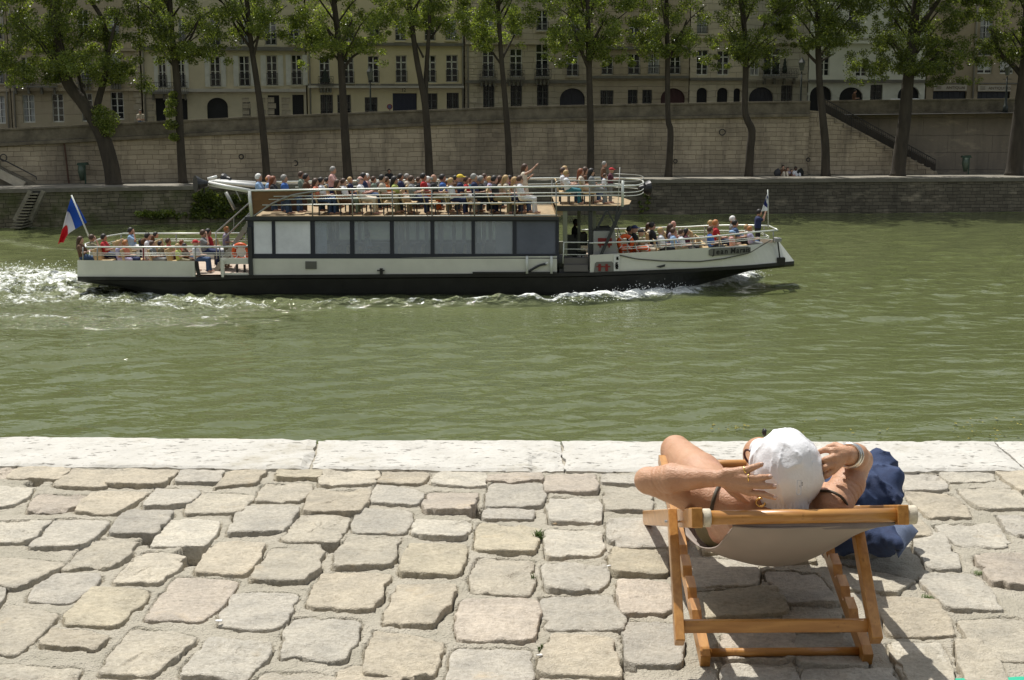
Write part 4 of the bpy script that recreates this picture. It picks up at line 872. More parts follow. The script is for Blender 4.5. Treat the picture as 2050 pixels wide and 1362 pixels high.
for k, u in enumerate((668, 690, 715, 795, 820, 842, 880, 905, 928, 965)):
    one("cabin_seat", beige, lambda m: (m.box((Xof(u), YN + 1.0, WZ + 1.15), (Xof(u) + .45, YN + 2.2, WZ + 1.25)), m.box((Xof(u) - .04, YN + 1.0, WZ + 1.2), (Xof(u) + .05, YN + 2.2, WZ + 1.75))))
# roof slab = floor of the upper deck
ZU = zpx(433, YN) + .0
one("upper_deck", darkst, lambda m: m.box((Xof(493), YN - .06, ZU - .15), (Xof(1118), YF + .06, ZU - .02)))
one("upper_deck_floor", deckm, lambda m: m.box((Xof(503), YN + .0, ZU - .02), (Xof(1122), YF - .0, ZU + .012)))
ZF = zpx(413, YN)
def fwd(mb, dz0, dz1, grow=0):
    U = [(Xof(1112), YN + .2), (Xof(1240), YN + .2), (Xof(1262), YN + .9), (Xof(1274), YC), (Xof(1262), YF - .9), (Xof(1240), YF - .2), (Xof(1112), YF - .2)]
    mb.prism([(x, y, ZF + dz0) for x, y in U], (0, 0, dz1 - dz0))
one("forward_platform", darkst, lambda m: fwd(m, -.20, -.015)); one("forward_floor", deckm, lambda m: fwd(m, -.015, .01))
one("platform_step", deckm, lambda m: m.box((Xof(1112), YN + .25, ZU + .012), (Xof(1135), YF - .25, ZF - .0)))
# benches on the upper deck: pairs either side of the gangway
leg_m = darkst
def bench(x, y0, y1, z, parent=boat, mb_m=beige, h=.44):
    b = one("bench", mb_m, lambda m: (m.box((x - .02, y0, z + h - .04), (x + .42, y1, z + h)), m.add([(x - .06, y0, z + h), (x - .02, y0, z + h), (x - .14, y0, z + h + .48), (x - .18, y0, z + h + .48), (x - .06, y1, z + h), (x - .02, y1, z + h), (x - .14, y1, z + h + .48), (x - .18, y1, z + h + .48)],
        [(0, 1, 2, 3), (7, 6, 5, 4), (0, 4, 5, 1), (1, 5, 6, 2), (2, 6, 7, 3), (3, 7, 4, 0)])))
    [one("leg", leg_m, lambda m: m.box((x + dx, yy_, z), (x + dx + .05, yy_ + .05, z + h - .04)), parent=b) for dx in (0, .34) for yy_ in (y0 + .08, y1 - .13)]
    return b
UB = [655 + 43.2 * k for k in range(10)]
for u in UB:
    bench(Xof(u) - .35, YN + .35, YN + 2.15, ZU + .012); bench(Xof(u) - .35, YF - 2.15, YF - .35, ZU + .012)
for u in (1140, 1188): bench(Xof(u) - .35, YN + .7, YN + 2.3, ZF + .01)
for u in (205, 262, 318, 352): bench(Xof(u) - .35, YN + .4, YN + 1.9, WZ + .78); 
for u in (205, 290, 410): bench(Xof(u) - .35, YF - 2.2, YF - .6, WZ + .78)
for u in (1255, 1296, 1337, 1376, 1430, 1472, 1504):
    wv_ = hwid((u - U0) / (1590 - U0)); z = WZ + bowz(u); bench(Xof(u) - .3, YC - wv_ + .35, YC - .35, z); 
    if u < 1500: bench(Xof(u) - .3, YC + .4, YC + wv_ - .35, z)
# ------------ rails
def rail(name, pts, r, m=railm, sm=True): return one(name, m, lambda q: q.tube(pts, r, 8), smooth=sm)
YU = YN + .02
for (vl, vr, r, u0, u1) in ((382, 374, .038, 497, 1247), (394, 386.5, .018, 548, 1247), (400, 393, .018, 538, 1247), (411, 406, .022, 525, 1118), (435, 431, .02, 505, 1116)):
    def vv(u): return vl + (vr - vl) * (u - 500) / 600.
    z0 = [P(u, vv(u), YU) for u in np.linspace(u0, u1, 6)]
    for p in z0: pass
    rail("rail", z0, r)
    zz = z0[0][2]; rail("rail", [(p[0], YF - .02, p[2]) for p in z0], r * .9)
for u in (625, 705, 785, 864, 949, 1030, 1113, 1180): 
    lo_ = 434 if u < 1115 else 413
    rail("rail_post", [P(u, 382 - 8 * (u - 500) / 600., YU), P(u + .8, lo_, YU)], .026, postm); p = P(u, 382 - 8 * (u - 500) / 600., YU); rail("rail_post", [(p[0], YF - .02, p[2]), (p[0], YF - .02, P(u, lo_, YU)[2])], .024, postm)
one("rail_post", railm, lambda m: m.tube([P(1247, 362, YU), P(1246, 414, YU)], .055, 10), smooth=True)
for v_, r in ((364, .016), (373, .032), (386, .015), (393, .015)):
    z = P(1247, v_, YU)[2]; x0 = Xof(1247); pts = [(x0, YU, z), (x0 + .55, YU + .5, z), (x0 + .9, YC - 1, z + .02), (x0 + .95, YC + 1, z + .02), (x0 + .55, YF - .5, z), (x0, YF - .02, z)]; rail("bow_end_rail", spline(pts, 24), r, railm if v_ > 366 else postm)
rail("canopy_hoop", spline([P(1107, 374, YU + .3), P(1113, 366, YU + .3), P(1125, 362, YU + .4), P(1180, 362, YU + .4), P(1247, 362, YU + .3)], 20), .02, postm)
rail("aerial", [P(1241, 335, YU), P(1237, 414, YU)], .012, mat("pale_pole", (.6, .6, .55), .4))
def speaker(u, v, Y, s, yaw):
    def f(m):
        c = P(u, v, Y); V, Q = None, None
        d = np.array([cos(yaw), sin(yaw), 0]); m.tube([c - d * .22 * s, c - d * .05 * s, c + d * .12 * s, c + d * .22 * s], [.10 * s, .16 * s, .27 * s, .31 * s], 16)
        m.tube([c - d * .1, c - d * .1 + [0, 0, -.35 * s]], .03, 6)
    one("floodlight", mat("black_lamp_housing", (.015, .015, .016), .4), f, smooth=False)
speaker(1289, 377, YC - .6, 1.0, .3); speaker(403, 368, YN + .1, 1.05, pi + .5); speaker(455, 359, YF - .2, .8, pi - .5)
# aft wing over the stern
def wing(m):
    for (a, b, w1) in (((418, 366), (500, 382), .13), ((418, 371), (500, 385), .06)): m.tube([P(*a, YN + .3), P(450, (a[1] + b[1]) / 2 - 1, YN + .1), P(*b, YN)], w1 * .5, 8)
    m.tube([P(432, 362, YF - .5), P(512, 366, YF)], .06, 8); m.tube([P(420, 364, YN + .5), P(440, 361, YF - .6)], .05, 8)
    m.tube([P(430, 364, YC - .8), P(510, 372, YC - .6)], .07, 8); m.tube([P(432, 363, YC + .6), P(512, 369, YC + .6)], .05, 8)
one("aft_wing_rail", mat("white_rail_paint", (.80, .80, .76), .4), wing, smooth=True)
one("light_tube", mat("white_rail_paint", (.80, .80, .76), .4), lambda m: m.tube([P(416, 359, YN + .6), P(434, 354, YN + .6)], .065, 10), smooth=True)
rail("wing_strut", [P(470, 378, YN + .1), P(482, 402, YN + .1)], .02, postm); rail("wing_strut", [P(452, 385, YC), P(470, 420, YC)], .07, postm)
rail("quarter_post", [P(499, 382, YN), P(504, 434, YN)], .07, railm)
def brown(m):
    top_ = [(502, 383), (560, 382.5), (640, 382)]; arc = [(640, 382.5), (612, 386), (583, 392), (556, 403), (535, 415), (518, 428), (507, 434)]
    pts = [P(u, v, YN + .03) for u, v in top_ + arc[1:]]; 
    n = 14; a_ = spline([P(u, v, YN + .03) for u, v in [(502, 383), (560, 382.5), (640, 382)]], n); b2 = spline([P(u, v, YN + .03) for u, v in [(505, 434), (545, 409), (640, 383)]], n)
    m.grid(np.array([a_, b2])); m.grid(np.array([a_ + [0, .04, 0], b2 + [0, .04, 0]]))
one("brown_side_panel", brownp, brown); rail("curved_pipe", spline([P(*q, YN) for q in [(507, 434), (520, 425), (545, 408), (580, 392.5), (612, 386), (645, 381)]], 30), .035, postm)
one("stair_housing", mat("dark_brown_panel", (.06, .028, .016), .6), lambda m: m.box((Xof(508), YN + 2.3, ZU), (Xof(600), YN + 2.4, ZU + .85)))
# stern stair
def stair(m):
    for Yq in (YN + 1.3, YN + 2.1):
        m.tube([P(503, 403, Yq), P(433, 465, Yq)], .035, 6); m.tube([P(503, 424, Yq), P(448, 478, Yq)], .035, 6); m.tube([P(468, 434, Yq), P(468, 465, Yq)], .025, 6)
        a_, b2 = P(503, 440, Yq), P(430, 545, Yq); m.bar(a_, b2, .05, .18, side=(0, 1, 0))
    for k in range(9):
        f = (k + .5) / 9; c = P(503, 440, YN + 1.3) * (1 - f) + P(430, 545, YN + 1.3) * f; m.box((c[0] - .13, YN + 1.3, c[2]), (c[0] + .13, YN + 2.1, c[2] + .03))
one("stair", postm, stair)
# stern rails
def zs(v, u=250): return P(u, v, YN)
for v0, v1, r, u0, u1 in ((495, 494, .035, 172, 499), (507, 506.5, .014, 180, 499), (511, 511, .014, 180, 499)):
    pts = [P(u0, v0, YN + .05), P(300, (v0 + v1) / 2 + .6, YN + .02), P(u1, v1, YN + .02)]; rail("rail", pts, r); far = [(p[0], YF - .05, p[2]) for p in pts]; rail("rail", far, r); rail("rail", [pts[0], (pts[0][0] - .35, YC - 1.6, pts[0][2]), (pts[0][0] - .35, YC + 1.6, pts[0][2]), far[0]], r)
for u in (166, 195, 287, 391, 440):
    a_, b2 = P(u, 495, YN + .03), P(u, 521, YN + .03); rail("rail_post", [a_, b2], .028, postm if u != 287 else redm); rail("rail_post", [(a_[0], YF - .05, a_[2]), (b2[0], YF - .05, b2[2])], .028, postm)
rail("rail_post", [P(432, 465, YN + 1.2), P(434, 519, YN + 1.2)], .025, postm)
# bow rails
def bowrail(tab, r, un):
    U = np.linspace(tab[0][0], tab[-1][0], 26); n_ = []; f_ = []
    for u in U:
        fu = np.clip((u - U0) / (1590 - U0), 0, 1); w_ = hwid(fu) - .1; v = np.interp(u, [t[0] for t in tab], [t[1] for t in tab]); p = P(u, v, YC - w_); n_.append(p); f_.append(np.array([p[0], YC + w_, p[2]]))
    rail("bow_rail", n_, r); rail("bow_rail", f_, r); rail("bow_rail", [n_[-1], f_[-1]], r)
bowrail([(1178, 487), (1300, 483), (1400, 477), (1500, 466), (1557, 461)], .033, 0); bowrail([(1245, 495), (1400, 486), (1540, 474)], .014, 0); bowrail([(1245, 499), (1400, 490), (1540, 477)], .014, 0)
for u in (1256, 1333, 1387, 1440, 1548):
    w_ = hwid((u - U0) / (1590 - U0)) - .1; v = np.interp(u, [1178, 1300, 1400, 1500, 1557], [487, 483, 477, 466, 461]); a_ = P(u, v, YC - w_); b2 = P(u, np.interp(u, [1180, 1300, 1400, 1500, 1560], [511, 505, 497, 491, 484]), YC - w_); rail("rail_post", [a_, b2], .022, postm); rail("rail_post", [(a_[0], YC + w_, a_[2]), (b2[0], YC + w_, b2[2])], .022, postm)
# wheelhouse
wh = mat("olive_cream_paint", (.22, .23, .17), .5)
for u, wd, Yq in ((1131, .17, YN + .3), (1159, .12, YN + 1.6), (1182, .16, YN + .35), (1190, .12, YN + .6), (1131, .17, YF - .3), (1159, .1, YF - .5), (1190, .14, YF - .3)): one("wheelhouse_post", wh if u != 1182 else darkst, lambda m: m.bar(P(u, 420, Yq), P(u + .3, 512, Yq), wd, .12))
one("wheelhouse_floor", darkst, lambda m: m.box((Xof(1120), YN + .1, WZ + .8), (Xof(1182), YF - .1, WZ + 1.0)))
one("wheelhouse_step", mat("worn_step", (.14, .13, .12), .7), lambda m: (pbox(m, 1129, 517, 1178, 530, YN + .15, YN + .5), pbox(m, 1129, 531, 1178, 544, YN + .0, YN + .5)))
one("wheelhouse_panel", mat("dim_panel", (.10, .105, .09), .6), lambda m: pbox(m, 1135, 470, 1156, 514, YN + 1.7, YN + 1.75)); one("captain_seat", mat("black_vinyl", (.012, .012, .012), .4), lambda m: (pbox(m, 1162, 468, 1176, 492, YN + 1.4, YN + 1.55), m.box((Xof(1160), YN + 1.2, WZ + 1.4), (Xof(1177), YN + 1.9, WZ + 1.52)), m.box((Xof(1167), YN + 1.5, WZ + .95), (Xof(1170), YN + 1.6, WZ + 1.4))))
rail("gate_rail", [P(1128, 485.5, YN), P(1178, 485.5, YN)], .022); rail("gate_rail", [P(1129, 499, YN), P(1178, 499, YN)], .014); rail("gate_rail", [P(1129, 510, YN), P(1178, 510, YN)], .014); rail("gate_rail", [P(1129, 484, YN), P(1127, 528, YN)], .022); rail("gate_rail", [P(1178, 485, YN), P(1178, 540, YN)], .022, darkst)
con = mat("console_grey", (.30, .30, .29), .5)
one("console", con, lambda m: m.prism([P(1188, 463, YN + .25), P(1231, 463, YN + .25), P(1238, 512, YN + .25), P(1188, 512, YN + .25)], (0, 1.6, 0)))
one("console_top", mat("dark_cover", (.05, .05, .045), .8), lambda m: m.prism([P(1192, 458, YN + .4), P(1222, 457, YN + .4), P(1229, 463, YN + .4), P(1190, 463, YN + .4)], (0, 1.2, 0)))
one("red_emblem", redm, lambda m: (pbox(m, 1197, 477, 1225, 492, YN + .23, YN + .245), pbox(m, 1200, 492, 1203, 496, YN + .23, YN + .245), pbox(m, 1218, 492, 1221, 496, YN + .23, YN + .245)))
for a_, b2, r in (((1245, 418), (1203, 511), .07), ((1214, 422), (1196, 456), .05), ((1216, 422), (1234, 456), .035), ((1237, 412), (1231, 448), .05)): one("brace", darkst, lambda m: m.bar(P(*a_, YN + .1), P(*b2, YN + .1), r * 1.6, r))
one("brace", darkst, lambda m: m.bar(P(1245, 418, YF - .3), P(1203, 500, YF - .3), .11, .08))
one("stay_wire", darkst, lambda m: m.tube([P(1234, 448, YN + .2), P(1243, 472, YN + .3)], .015, 5))
# side fittings
one("louvre_vent", greyp, lambda m: [pbox(m, 611.5, 524.5 + 2.4 * k, 633, 526.1 + 2.4 * k, YN - .05, YN - .0) for k in range(6)] + [pbox(m, 611, 523.5, 634, 539, YN - .02, YN)])
one("cleat", black, lambda m: (pbox(m, 760, 538, 766, 550, YN - .12, YN), m.tube([P(755, 542, YN - .08), P(770, 542, YN - .08)], .025, 8)))
for u in (1055, 1104): one("fender_tube", mat("white_plastic", (.68, .70, .66), .4), lambda m: m.tube([P(u, 513, YN - .1), P(u, 548, YN - .13)], .05, 10), smooth=True)
one("exhaust_pipe", darkst, lambda m: m.tube(spline([P(1058, 544, YN - .06), P(1075, 534, YN - .08), P(1086, 530, YN - .08), P(1094, 529, YN - .08)], 12), .045, 8), smooth=True)
one("pipe_mouth", mat("white_plastic", (.68, .70, .66), .4), lambda m: m.tube([P(1092, 529.5, YN - .08), P(1097, 526, YN - .08)], .045, 8), smooth=True)
one("boarding_plank", black, lambda m: pbox(m, 946, 545, 1115, 549, YN - .14, YN - .05))
one("recess_plate", greyp, lambda m: m.prism([P(u, v, YN - .035) for u, v in ((1189, 545), (1191, 528), (1194, 525), (1225, 524), (1228, 527), (1228, 545))], (0, .03, 0)))
one("red_h_mark", redm, lambda m: (pbox(m, 1198, 529, 1203, 543, YN - .06, YN - .037), pbox(m, 1212, 529, 1217, 543, YN - .06, YN - .037), pbox(m, 1194, 533, 1222, 535.2, YN - .055, YN - .04)))
one("white_plate", mat("white_sticker", (.72, .73, .70), .5), lambda m: pbox(m, 1229, 510, 1240, 543, YN - .045, YN - .02))
inkm = mat("black_ink", (.01, .01, .01), .5)
def glyph(m):
    r = random.Random(5)
    for (cx, cy, s) in ((1236, 517.5, 3.2), (1234.5, 530, 4.6), (1235, 535, 4.2)):
        for a_, b2 in (((-.8, -.6), (.8, -.8)), ((0, -1), (.1, 1)), ((-.9, .1), (.9, 0)), ((-.7, .9), (-.1, .2)), ((.1, .2), (.8, .9))): m.bar(P(cx + a_[0] * s * .8, cy + a_[1] * s, YN - .055), P(cx + b2[0] * s * .8, cy + b2[1] * s, YN - .055), .02, .035, side=(0, 1, 0))
one("plate_characters", inkm, glyph)
# name board (curves with the bow)
def surf(u, v):      # point on the bow plating
    w_ = hwid((u - U0) / (1590 - U0)); return P(u, v, YC - w_ - .03)
def board(m):
    out = []
    for side_, (vv0) in ((0, 0),):
        n = 16; top_ = [surf(u, np.interp(u, [1420, 1502], [498.5, 493.5]) + (2.2 if u in (1419, 1503) else 0)) for u in np.linspace(1419, 1503, n)]; bot = [surf(u, np.interp(u, [1420, 1502], [513.5, 507.5]) - (2.2 if u in (1419, 1503) else 0)) for u in np.linspace(1419, 1503, n)]
        m.grid(np.array([top_, bot])); m.grid(np.array([np.array(top_) + [0, .02, 0], np.array(bot) + [0, .02, 0]]))
one("name_board", greyp, board)
o_ = surf(1461, 503.5) - [0, .03, 0]; xd = surf(1500, 500.5) - surf(1422, 506.5); 
# letters each laid on the curving plate
word = "Jean Marais"; wd_u = [3, 12, 21, 30, 36, 45, 55, 62.5, 69, 74.5, 79]
for ch_, du in zip(word, wd_u):
    if ch_ == ' ': continue
    u = 1426 + du * .92; v = 510.4 - (u - 1422) * .0745; pp_ = surf(u, v) - [0, .012, 0]; t_ = surf(u + 4, v - .3) - surf(u - 4, v + .3)
    text("name_letter", ch_, inkm, .30, pp_, t_, (0, -1, 0), boat, ext=.004, shear=.08, thick=.005, ay='BOTTOM_BASELINE')
rail("mooring_rope", [surf(u, v) for u, v in zip(np.linspace(1240, 1543, 40), np.interp(np.linspace(1240, 1543, 40), [1240, 1275, 1330, 1400, 1450, 1500, 1543], [511, 519, 523, 524, 518, 507, 481]))], .022, rope)
one("anchor_pocket", darkst, lambda m: m.prism([surf(1314, 534), surf(1332, 529.5), surf(1331, 534), surf(1322, 536.5)], (0, .06, 0)))
def blk(m):
    c = surf(1563, 523); m.box(c + [-.16, -.1, -.16], c + [.16, .25, .14]); m.bar(surf(1557, 484), surf(1561, 516), .05, .05)
one("bow_fender", black, blk); one("bow_cleat", con, lambda m: m.box(surf(1553, 473) + [0, 0, -.1], surf(1562, 484) + [.03, .5, 0]))
# flags
def flagpole(name, a_, b2, Y, r=.03): return rail(name, [P(*a_, Y), P(*b2, Y)], r, railm)
FY = YC + .4
flagpole("ensign_pole", (189, 500), (143, 391), FY, .035)
def ensign(m):
    T_ = spline([P(143, 394, FY), P(134, 424, FY - .1), (P(125, 458, FY - .15)), P(116, 489, FY - .2)], 31); B_ = spline([P(174, 446, FY), P(151, 459, FY + .15), P(136, 470, FY - .05), P(127, 486, FY - .25)], 31)
    M_ = spline([P(160, 420, FY), P(141, 430, FY + .25), P(134, 452, FY + .1), P(121, 486, FY)], 31)
    n = 15
    for k in range(3):
        m.cm = k; R_ = []
        for i in range(10 * k, 10 * k + 11):
            R_.append([T_[i] * (1 - s) * (1 - 2 * s) + M_[i] * 4 * s * (1 - s) + B_[i] * s * (2 * s - 1) for s in np.linspace(0, 1, n)])
        m.grid(np.array(R_))
fb_, fw_, fr2 = mat("flag_blue", (.004, .075, .48), .7), mat("flag_white", (.80, .80, .82), .7), mat("flag_red", (.62, .012, .02), .7)
for m_ in (fb_, fw_, fr2): pass
mb = MB(); ensign(mb); fo = mb.build("tricolour_flag", [fb_, fw_, fr2], boat, smooth=True); md = fo.modifiers.new("t", 'SOLIDIFY'); md.thickness = .01
flagpole("jack_pole", (1537, 380), (1538, 457), YC - .5, .022)
def jack(m):
    T_ = spline([P(1536.5, 386, YC - .5), P(1532, 400, YC - .55), P(1524, 424, YC - .6)], 21); B_ = spline([P(1537, 396, YC - .5), P(1536, 412, YC - .45), P(1537, 422, YC - .5)], 21)
    for k, (i0, i1) in enumerate(((0, 4), (4, 9), (9, 14), (14, 20))):
        m.cm = (0, 1, 0, 1)[k]; m.grid(np.array([[T_[i] * (1 - s) + B_[i] * s + np.array([0, .06 * sin(6 * s), 0]) for s in np.linspace(0, 1, 7)] for i in range(i0, i1 + 1)]))
mb = MB(); jack(mb); fo = mb.build("bow_flag", [mat("flag_navy", (.02, .03, .16), .7), fw_], boat, smooth=True); md = fo.modifiers.new("t", 'SOLIDIFY'); md.thickness = .01
# lifebuoys and loose items on board
def buoy(u, v, Y, R_, ax, label):
    e = empty("lifebuoy", tuple(P(u, v, Y)), label=label, cat="lifebuoy", group="orange lifebuoys on the boat"); c = P(u, v, Y)
    mb = MB(); mb.torus(c, R_, R_ * .30, ax, 28, 10); mb.build("ring", orange, e, smooth=True)
    mb = MB(); a_ = np.asarray(ax, float); a_ /= np.linalg.norm(a_); x_ = np.cross(a_, (0, 0, 1)); x_ = x_ / np.linalg.norm(x_) if np.linalg.norm(x_) > .1 else np.array([1., 0, 0]); y_ = np.cross(a_, x_)
    for k in range(4):
        q = k * pi / 2 + .8; d = cos(q) * x_ + sin(q) * y_; t = -sin(q) * x_ + cos(q) * y_; mb.torus(c + d * R_, R_ * .315, .02, t, 14, 5)
    mb.build("band", fw_, e, smooth=True)
buoy(1252, 486, YN + .45, .26, (.15, 1, .1), "upright orange lifebuoy behind the wheelhouse console"); buoy(1253, 501, YN + .65, .22, (.1, .8, .5), "orange lifebuoy tucked below the upright one at the console foot")
buoy(1285, 501, YN + .6, .26, (0, .45, .9), "orange lifebuoy lying flat on the foredeck by the rail"); buoy(483, 505, YN + .8, .30, (.2, 1, .2), "orange lifebuoy leaning on the cabin's rear wall at the stern")
# ================================================================== PASSENGERS
skins = {'l': (.50, .29, .20), 'm': (.42, .22, .14), 'd': (.10, .045, .025), 'p': (.55, .30, .24)}
hairs = {'bk': (.015, .012, .01), 'br': (.07, .035, .018), 'bl': (.42, .28, .12), 'gy': (.28, .27, .25), 'wh': (.70, .69, .66), 'rd': (.20, .06, .02), 'gi': (.42, .17, .05)}
cols = dict(white=(.72, .72, .74), black=(.02, .02, .022), navy=(.02, .03, .09), blue=(.05, .14, .42), lblue=(.28, .42, .62), red=(.45, .02, .025), grey=(.22, .23, .23), brown=(.12, .06, .03), khaki=(.26, .23, .14), beige=(.48, .42, .32),
            cream=(.66, .58, .46), lime=(.42, .48, .12), pink=(.62, .36, .32), coral=(.60, .20, .12), teal=(.03, .16, .20), maroon=(.09, .02, .035), yellow=(.68, .50, .05), mauve=(.33, .28, .36), green=(.20, .26, .20), orange=(.62, .16, .04), denim=(.05, .09, .18), lilac=(.42, .38, .55))
def cmat(c): return mat("cloth_" + c, cols[c], .85, noise=(9, .15))
def smat(s): return mat("skin_" + s, skins[s], .5)
def hmat(h): return mat("hair_" + h, hairs[h], .55, noise=(40, .3))
PC = {}
def capsz(a, b, ra, rb): return ('c', a, b, ra, rb)
def pose_parts(pose, arm, hair):
    """meshes for a figure facing +x, seat/feet origin at the floor point under the pelvis"""
    key = (pose, arm, hair)
    if key in PC: return PC[key]
    r = .026
    if pose == 'sit': pel, nk, kn, ft = (0, .0, .55), (-.08, 0, 1.0), (.43, .52), (.45, .05)
    elif pose == 'bend': pel, nk, kn, ft = (-.1, 0, .85), (.42, 0, 1.12), (.02, .45), (.0, .05)
    elif pose == 'ground': pel, nk, kn, ft = (0, 0, .12), (-.10, 0, .60), (.38, .42), (.55, .05)
    else: pel, nk, kn, ft = (0, 0, .95), (.0, 0, 1.42), (.03, .50), (0., .05)
    pel = np.array(pel, float); nk = np.array(nk, float); up = (nk - pel) / np.linalg.norm(nk - pel); hd = nk + up * .17 + np.array([.045, 0, 0])
    if pose == 'bend': hd = nk + np.array([.14, 0, .06])
    tor, legs, arms, slv = [], [], [], []
    for s in (-1, 1):
        y = np.array([0, s, 0])
        tor += [capsz(pel + y * .07 + up * .05, nk + y * .10 - up * .12, .115, .105), capsz(nk + y * .05 - up * .03, nk + y * .155 - up * .06, .06, .055)]
        k_ = np.array([pel[0] + kn[0], s * .11, kn[1]]) if pose != 'stand' else np.array([kn[0] * (1 if s > 0 else .3), s * .1, kn[1]])
        f_ = np.array([pel[0] + ft[0] + (.04 if s > 0 else -.04), s * .11, ft[1]])
        legs += [capsz(pel + y * .085, k_, .095, .065), capsz(k_, f_ + np.array([0, 0, .03]), .06, .04)]; arms += [capsz(f_, f_ + np.array([.14, 0, -.01]), .042, .035)]
        sh = nk + y * .175 - up * .07
        if arm == 'lap': e_, h_ = sh + np.array([.05, s * .05, -.27]), pel + np.array([.30, s * .05, .14])
        elif arm == 'side': e_, h_ = sh + np.array([-.03, s * .07, -.28]), sh + np.array([.06, s * .06, -.52])
        elif arm == 'rail': e_, h_ = sh + np.array([.14, s * .10, -.20]), sh + np.array([.36, s * .02, -.16])
        elif arm == 'face' and s < 0: e_, h_ = sh + np.array([.22, -.06, -.12]), hd + np.array([.12, -.04, .0])
        elif arm == 'face': e_, h_ = sh + np.array([-.22, .05, -.14]), sh + np.array([-.42, .05, -.12])
        elif arm == 'photo': e_, h_ = sh + np.array([.20, s * -.02, -.06 if s < 0 else -.1]), hd + np.array([.26, s * .05, .05 if s < 0 else 0])
        elif arm == 'high': e_, h_ = (sh + np.array([.24, -.02, .12]), sh + np.array([.46, .02, .34])) if s < 0 else (sh + np.array([.12, .03, -.2]), sh + np.array([.3, 0, -.05]))
        else: e_, h_ = sh + np.array([.10, s * .06, -.26]), sh + np.array([.30, -s * .06, -.22])
        slv += [capsz(sh, sh + (e_ - sh) * .62, .062, .056)]
        arms += [capsz(sh, e_, .050, .040), capsz(e_, h_, .040, .027), capsz(h_, h_ + (h_ - e_) / np.linalg.norm(h_ - e_) * .08, .033, .022)]
    neck = [capsz(nk, hd - np.array([.02, 0, .02]), .055, .05)]; heads = [('e', hd, (.108, .09, .128)), capsz(hd + np.array([.085, 0, -.015]), hd + np.array([.106, 0, -.03]), .018, .016), capsz(hd + np.array([.04, 0, -.085]), hd + np.array([.075, 0, -.09]), .045, .03)]
    out = {}
    out['body'] = sdf_mesh(tor + legs + arms + neck + heads, r, .03)
    infl = lambda ps, d: [(p[0], p[1], p[2], p[3] + d, p[4] + d) for p in ps]
    out['shirt'] = sdf_mesh(infl(tor, .018) + infl(slv, .016), r, .035)
    legp = infl(legs, .018) if hair != 'child' else infl(legs, .014)
    out['trousers'] = sdf_mesh(legp + [capsz(pel + np.array([0, -.06, .04]), pel + np.array([0, .06, .04]), .13, .13)], r, .035)
    sk = [capsz(pel + np.array([0, -.05, .05]), pel + np.array([0, .05, .05]), .135, .135), capsz(pel, pel + np.array([.03, 0, -.55]), .15, .20)]
    if pose == 'stand': out['dress'] = sdf_mesh(infl(tor, .018) + sk, r, .04)
    cut = lambda ox, oz: (lambda X, Y, Z: np.minimum((X - hd[0] - ox), (hd[2] + oz - Z) * 1.0 + (X - hd[0]) * .6).astype(np.float32))
    if hair == 'short': hp = [('e', hd + np.array([-.012, 0, .022]), (.122, .106, .130))]; cv_ = lambda X, Y, Z: np.maximum((hd[2] - .05) - Z, (X - hd[0] - .035) - (Z - hd[2]) * .55).astype(np.float32)
    elif hair == 'long': hp = [('e', hd + np.array([-.012, 0, .022]), (.126, .112, .132)), capsz(hd + np.array([-.06, 0, -.02]), hd + np.array([-.11, 0, -.30]), .09, .065)]; cv_ = lambda X, Y, Z: ((X - hd[0] - .04) - np.clip(Z - hd[2], -.1, .1) * .5).astype(np.float32)
    elif hair == 'cap': hp = [('e', hd + np.array([0, 0, .045]), (.128, .110, .10)), ('e', hd + np.array([.13, 0, .045]), (.085, .075, .016))]; cv_ = lambda X, Y, Z: ((hd[2] + .025) - Z).astype(np.float32)
    elif hair == 'bald': hp = [('e', hd + np.array([-.03, 0, -.01]), (.098, .100, .085))]; cv_ = lambda X, Y, Z: (X - hd[0] + .01).astype(np.float32)
    else: hp = None
    if hp: out['hair'] = sdf_mesh(hp, .018, .02, carve=cv_)
    # glasses
    gm = MB(); gm.box(hd + np.array([.075, -.075, .008]), hd + np.array([.102, .075, .036])); gm.box(hd + np.array([-.01, -.086, .02]), hd + np.array([.09, -.078, .03])); out['glasses'] = (np.array(gm.V), gm.F)
    res = {}
    for k_, (V, Q) in out.items():
        me = bpy.data.meshes.new(k_); V = np.asarray(V, float)
        me.from_pydata(V.tolist(), [], [list(map(int, q)) for q in Q]); me.update(); me.polygons.foreach_set("use_smooth", [True] * len(me.polygons)); me.materials.append(smat('l')); res[k_] = me
    res['_head'] = hd; PC[key] = res; return res
def person(loc, label, top='white', bottom='denim', skin='l', hair='br', style='short', pose='sit', arm='lap', rz=0., s=1.0, group=None, glasses=False, dress=False):
    rs_ = pose_parts(pose, arm, style); e = empty("person", tuple(loc), rz, label, "person", group); e.scale = (s, s, s)
    def link(name, me, m):
        o = bpy.data.objects.new(name, me); col.objects.link(o); o.parent = e; o.material_slots[0].link = 'OBJECT'; o.material_slots[0].material = m; return o
    link("body", rs_['body'], smat(skin))
    if dress and 'dress' in rs_: link("dress", rs_['dress'], cmat(top))
    else: link("shirt", rs_['shirt'], cmat(top)); link("trousers", rs_['trousers'], cmat(bottom))
    if 'hair' in rs_: link("hair" if style != 'cap' else "cap", rs_['hair'], cmat(hair) if style == 'cap' else hmat(hair))
    if glasses: link("sunglasses", rs_['glasses'], darkst)
    return e
prr = random.Random(9)
